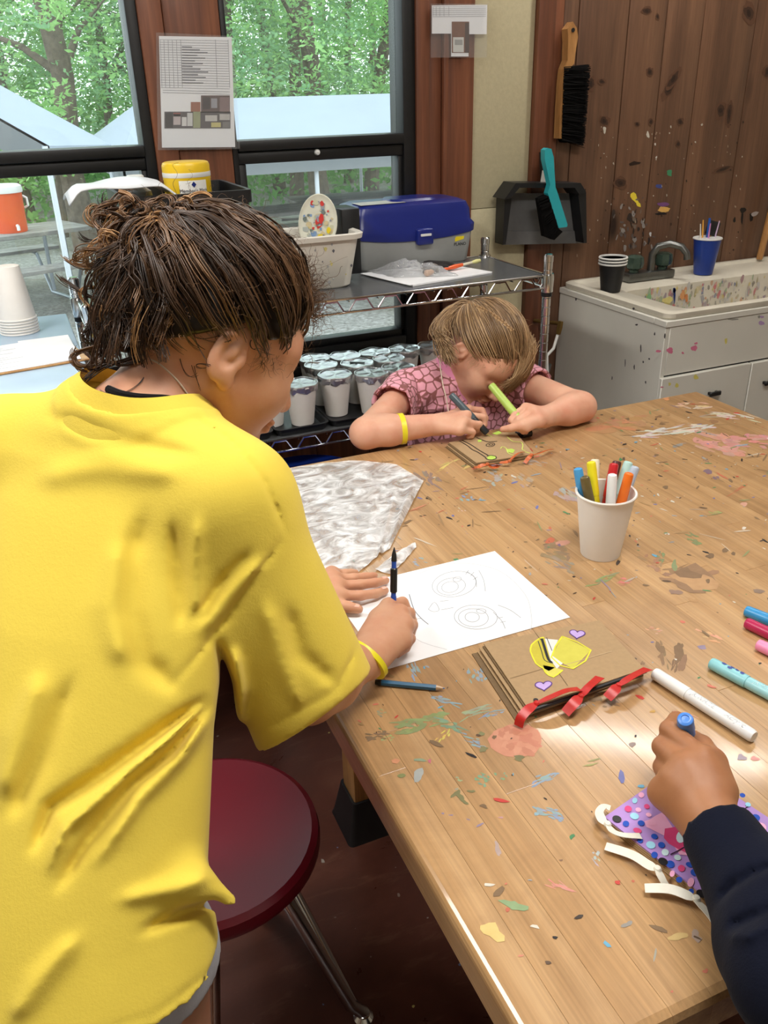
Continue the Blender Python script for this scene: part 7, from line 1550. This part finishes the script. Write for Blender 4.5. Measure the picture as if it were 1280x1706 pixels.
for k in range(15):
    t_ = k/14; u, v = a0[0]+(a1[0]-a0[0])*t_, a0[1]+(a1[1]-a0[1])*t_-6*sin(pi*t_); 
    d = HP.c; dep = (td(u, v, 1.0)-Vector((0, 0, CAM_H))); # depth on the skull: march
    o = A3((0, 0, CAM_H)); dr = A3(dep); L_ = HP.R.T@(o-HP.c)/HP.s; D_ = HP.R.T@dr/HP.s; r_ = A3((.096, .077, .089))+.010; L_ = (L_-A3((-.010, 0, .016)))/r_; D_ = D_/r_; A_, B_, C__ = D_@D_, 2*L_@D_, L_@L_-1; disc = B_*B_-4*A_*C__
    s_ = (-B_-sqrt(max(disc, 0)))/(2*A_); c = Vector(o+dr*s_); tg = Vector(A3(_r2)*(a1[0]-a0[0])+A3(_d2)*(a1[1]-a0[1])).normalized(); nr = -Vector(dr).normalized(); sd = tg.cross(nr)
    for s in (-1, 1): br_.tube([c-tg*.006+sd*s*.0045-nr*.001, c+nr*.002+sd*s*.002, c+tg*.006-sd*s*.0035], [.0016, .0036, .0016], 7, col=tuple(B2 if s > 0 else B1))
br_.build('thin_braid', M_HAIR, pg, kind='stuff')
# her markers, her paper bag book
def mk2(a, b, cols, label, cap, r=.0080): return marker(a, b, cols, label, r, 'markers in the hands of the girl in pink', cap)
a, b = tz(751, 657, .850), tz(812, 722, .768); mk2(a, b, (S(70, 84, 92), S(36, 38, 42)), 'dark grey marker in the writing hand of the girl in pink', .62)
a, b = tz(818, 641, .858), tz(860, 692, .803); d_ = (b-a).normalized(); gm = marker(a, b+d_*.035, (S(176, 206, 96), S(40, 42, 44)), 'lime green marker pointing up from the fist of the girl in pink', .0092, 'markers in the hands of the girl in pink', .78)
o = MB().tube([tz(862, 721, T0+.0085), tz(872, 724, T0+.0085), tz(884, 721, T0+.0085)], .0085, 12, col=S(22, 22, 24)).build('marker_cap_end', M_PLASTIC); tag(o, 'black cap end of the green marker under the fist of the girl in pink', 'marker')  # cap end of the green marker, added as a separate tube
ZB = T0+.010; bk = thing('paper_bag_book', 'brown paper bag book with green doodles and orange ribbons', 'book', tuple(tz(820, 745, TZ))); A, B, C_, D = tz(748, 737, ZB), tz(794, 771, ZB), tz(890, 756, ZB), tz(856, 716, ZB)
for k in range(4):
    f = 3-k; P = [p+Vector((-.003*f, -.0006*f, -.0026*f)) if i in (0, 1) else p+Vector((0, 0, -.0026*f)) for i, p in enumerate((A, B, C_, D))]; V = [Vector((p.x, p.y, p.z-.002)) for p in P]+P
    MB().raw(V, [(3, 2, 1, 0), (4, 5, 6, 7)]+[(i, (i+1) % 4, 4+(i+1) % 4, 4+i) for i in range(4)]).build('page', M_KRAFT if k % 2 else M_KRAFTD, bk, False)
ink = MB(); z = ZB+.0006; GR = S(180, 214, 90); f2 = lambda x, y: (680+x/4.571, 580+y/4.571)
inkpoly(ink, [f2(x, y) for x, y in ((600, 830), (630, 818), (665, 825), (670, 838), (640, 848), (608, 845))], z, GR); inkpoly(ink, [f2(x, y) for x, y in ((745, 770), (790, 765), (815, 775), (800, 800), (760, 790))], z, GR); inkpoly(ink, [f2(x, y) for x, y in ((640, 650), (690, 630), (715, 645), (680, 660))], z, GR); inkpoly(ink, [f2(x, y) for x, y in ((530, 700), (560, 695), (560, 712), (535, 715))], z, GR)
BK = S(34, 32, 34)
for p, w in (([(390, 705), (450, 740), (490, 772), (530, 790), (590, 830)], .0022), ([(410, 700), (480, 735), (540, 775), (610, 815)], .0022), ([(590, 830), (600, 845), (640, 850), (672, 838), (665, 822), (630, 816), (600, 822)], .0018), ([(520, 680), (570, 700), (610, 712), (680, 708)], .0022), ([(595, 735), (630, 718), (662, 730), (640, 748), (600, 745), (595, 735)], .0016), ([(615, 735), (632, 727), (648, 733), (632, 741), (615, 735)], .0014)): inkline(ink, [f2(x, y) for x, y in p], z+.0002, w, BK, 3)
for p in ([(705, 765), (720, 750), (750, 765), (760, 795), (800, 815), (830, 810)], [(755, 675), (800, 710), (860, 715), (875, 740), (870, 770), (895, 780)], [(600, 655), (640, 675)], [(840, 800), (890, 790), (930, 800)]): inkline(ink, [f2(x, y) for x, y in p], z+.0001, .0022, S(206, 222, 110), 3)
ink.build('doodles', M_INK, bk, False, kind='stuff')
fo = lambda L: [[(*f2(x, y), h) for x, y, h in P] for P in L]
ribbon_tie('ribbon', M_ORIB, bk, fo([[(605, 885, .003), (570, 890, .005), (530, 905, .003), (515, 900, -.004)], [(605, 885, .003), (650, 880, .006), (690, 895, .002), (650, 908, -.002), (615, 895, .002)]]), ZB, .009, f2(605, 885))
ribbon_tie('ribbon', M_ORIB, bk, fo([[(775, 860, .003), (800, 830, .009), (840, 800, .009), (880, 790, .004)], [(775, 860, .003), (740, 868, .002), (700, 870, -.001)]]), ZB, .008, f2(775, 860))
ribbon_tie('ribbon', M_ORIB, bk, fo([[(940, 815, .003), (1000, 800, .005), (1050, 780, .004), (1098, 770, -.004)], [(940, 815, .003), (915, 840, .002), (890, 875, -.006)]]), ZB, .009, f2(940, 815))

# ------------------------------------------------------------------ the child in the navy hoodie at the right edge
ng = thing('person', 'child in a navy hoodie whose hand grips a blue marker at the right edge', 'person', (.62, .0, 0))
SK_N = skin('brown skin', S(168, 116, 80), S(150, 98, 66))
nW = A3(tz(1188, 1376, .818)); nE = A3((.535, .205, .86)); nS = A3((.50, .06, 1.02))
G = Field((.40, .14, .755), (.70, .60, .94), .0020)
nm = pxz([(1170, 1264, .846), (1143, 1280, .842), (1124, 1301, .830), (1106, 1321, .812)]); npp = pxz([(1116, 1216, .842), (1104, 1244, .828), (1105, 1278, .812), (1102, 1308, .795)]); ndp = pxz([(1128, 1200, .824), (1120, 1228, .808), (1119, 1264, .795), (1113, 1300, .782)]); nt = pxz([(1146, 1212, .815), (1136, 1238, .800), (1134, 1270, .788), (1128, 1302, .778)]); nth = pxz([(1200, 1318, .828), (1188, 1270, .836), (1170, 1243, .830), (1155, 1230, .824)])
arm_hand(G, A3(tz(1290, 1540, .83)), A3(tz(1252, 1476, .823)), nW, nm, npp, ndp, nt, nth, (.030, .029, .0245), .0106, .0165)
HN = Head((.63, .05, 1.215), (-.05, .85, -.52), (0, .5, .85), 1.0); G5 = Field((.48, -.12, 1.0), (.78, .22, 1.36), .004); HN.sculpt(G5, A3((.63, -.02, 1.06)), .046)
G6 = Field((.40, -.10, .76), (.74, .44, 1.14), .006); G6.cone(tz(1252, 1476, .823), nE, .028, .032, .02); G6.cone(nE, nS, .034, .036, .02); G6.cone(nS, (.63, -.01, 1.03), .038, .05, .03); G6.cone((.63, -.01, 1.03), (.63, -.02, 1.08), .05, .046, .03)
V, Q = join([G.mesh(), G5.mesh(), G6.mesh()]); np_obj('body', V, Q, SK_N, ng, 2)
M_NAVY = cloth('navy fleece', S(19, 22, 36), .12, 420, .0014); M_NAVY.node_tree.nodes['Principled BSDF'].inputs['Sheen Weight'].default_value = .04
GS = Field((.36, -.22, .44), (.86, .50, 1.14), .0042)
torso(GS, np.array([(.44, .63, -.02, .15, .11), (.7, .63, -.02, .15, .11), (.92, .63, -.01, .155, .105), (1.02, .63, 0, .14, .085), (1.08, .63, 0, .08, .06), (1.12, .63, 0, .02, .02)]), A3((1, 0, 0)), A3((0, 1, 0)), .05)
GS.cone((.63, 0, 1.04), nS, .07, .062, .04); GS.cone(nS, nE, .062, .058, .04); GS.cone((.63, 0, 1.04), (.78, .0, 1.02), .07, .062, .04); GS.cone((.78, 0, 1.02), (.80, .06, .80), .06, .05, .03)
for (u, v, z_, r) in ((1276, 1496, .812, .043), (1285, 1512, .800, .040), (1312, 1570, .818, .052), (1304, 1600, .803, .046), (1335, 1640, .83, .055)): GS.ell(tz(u, v, z_), (r, r, r*.92), None, .012)
GS.cone(tz(1312, 1570, .82), nE, .052, .056, .03); GS.cone(tz(1275, 1490, .822), nE, .042, .054, .02)
cw0, cw1 = A3(tz(1196, 1384, .818)), A3(tz(1262, 1490, .820)); GS.cone(cw0, cw1, .0365, .043, .010)
GS.px_crease([(1215, 1545), (1250, 1530), (1290, 1510)], 9, .007); GS.px_crease([(1196, 1500), (1222, 1474), (1252, 1456), (1300, 1436)], 7, .007); GS.px_crease([(1215, 1560), (1250, 1560), (1285, 1540)], 8, -.006)
X, Y, Z = GS.pts((slice(None),)*3); dcut = (X-cw0[0])*(cw1-cw0)[0]+(Y-cw0[1])*(cw1-cw0)[1]+(Z-cw0[2])*(cw1-cw0)[2]; dcut = -dcut/np.linalg.norm(cw1-cw0); nr_ = ((X-cw0[0])**2+(Y-cw0[1])**2+(Z-cw0[2])**2) < .07**2
F0 = GS.F.copy(); GS.F = np.where(nr_, np.maximum(np.maximum(F0, -np.maximum(F0+.008, np.abs(dcut)-.02)), dcut), F0).astype(np.float32)
V, Q = GS.mesh(); V[:, 2] = np.where((V[:, 1] > .30) & (V[:, 2] < TZ+.004), TZ+.004, V[:, 2]); np_obj('hoodie', V, Q, M_NAVY, ng, 2)
FC = Field((.48, -.12, 1.08), (.78, .20, 1.38), .005); FC.ell(HN.w((-.012, 0, .022)), (.102, .084, .094), HN.R, .01); X, Y, Z = FC.pts((slice(None),)*3); q = [(X-HN.c[0])*HN.R[0, i]+(Y-HN.c[1])*HN.R[1, i]+(Z-HN.c[2])*HN.R[2, i] for i in range(3)]
FC.F = np.maximum(FC.F, hairline(q[0].ravel()).reshape(q[0].shape)-q[2]).astype(np.float32); V, Q = FC.mesh(); np_obj('hair', V, Q, plain('black hair', S(26, 20, 18), .5, var=.3, scale=60, bump=.5), ng, 1)
GL = Field((.44, -.30, -.01), (.84, .30, .62), .008)
for q in (-1, 1): h_ = A3((.63+q*.075, -.04, .52)); k_ = h_+A3((0, .24, -.01)); a_ = k_+A3((0, .0, -.42)); GL.cone(h_, k_, .075, .060, .03); GL.cone(k_, a_, .058, .045, .02); GL.cone(a_+A3((0, -.02, -.035)), a_+A3((0, .10, -.05)), .034, .028, .02)
V, Q = GL.mesh(); V[:, 2] = np.maximum(V[:, 2], .002); np_obj('trousers', V, Q, cloth('dark denim', S(50, 56, 76)), ng, 1)
stool((.63, -.06), .44, .165, .3, M_STOOLB, 'blue stool under the child in the navy hoodie')
a = tz(1142, 1197, .866); b = tz(1150, 1275, .764); marker(a, a+(b-a).normalized()*.14, (S(70, 128, 214), S(80, 136, 218)), 'blue marker held upright in the fist at the right edge', .0088, 'markers held in hands', .5)
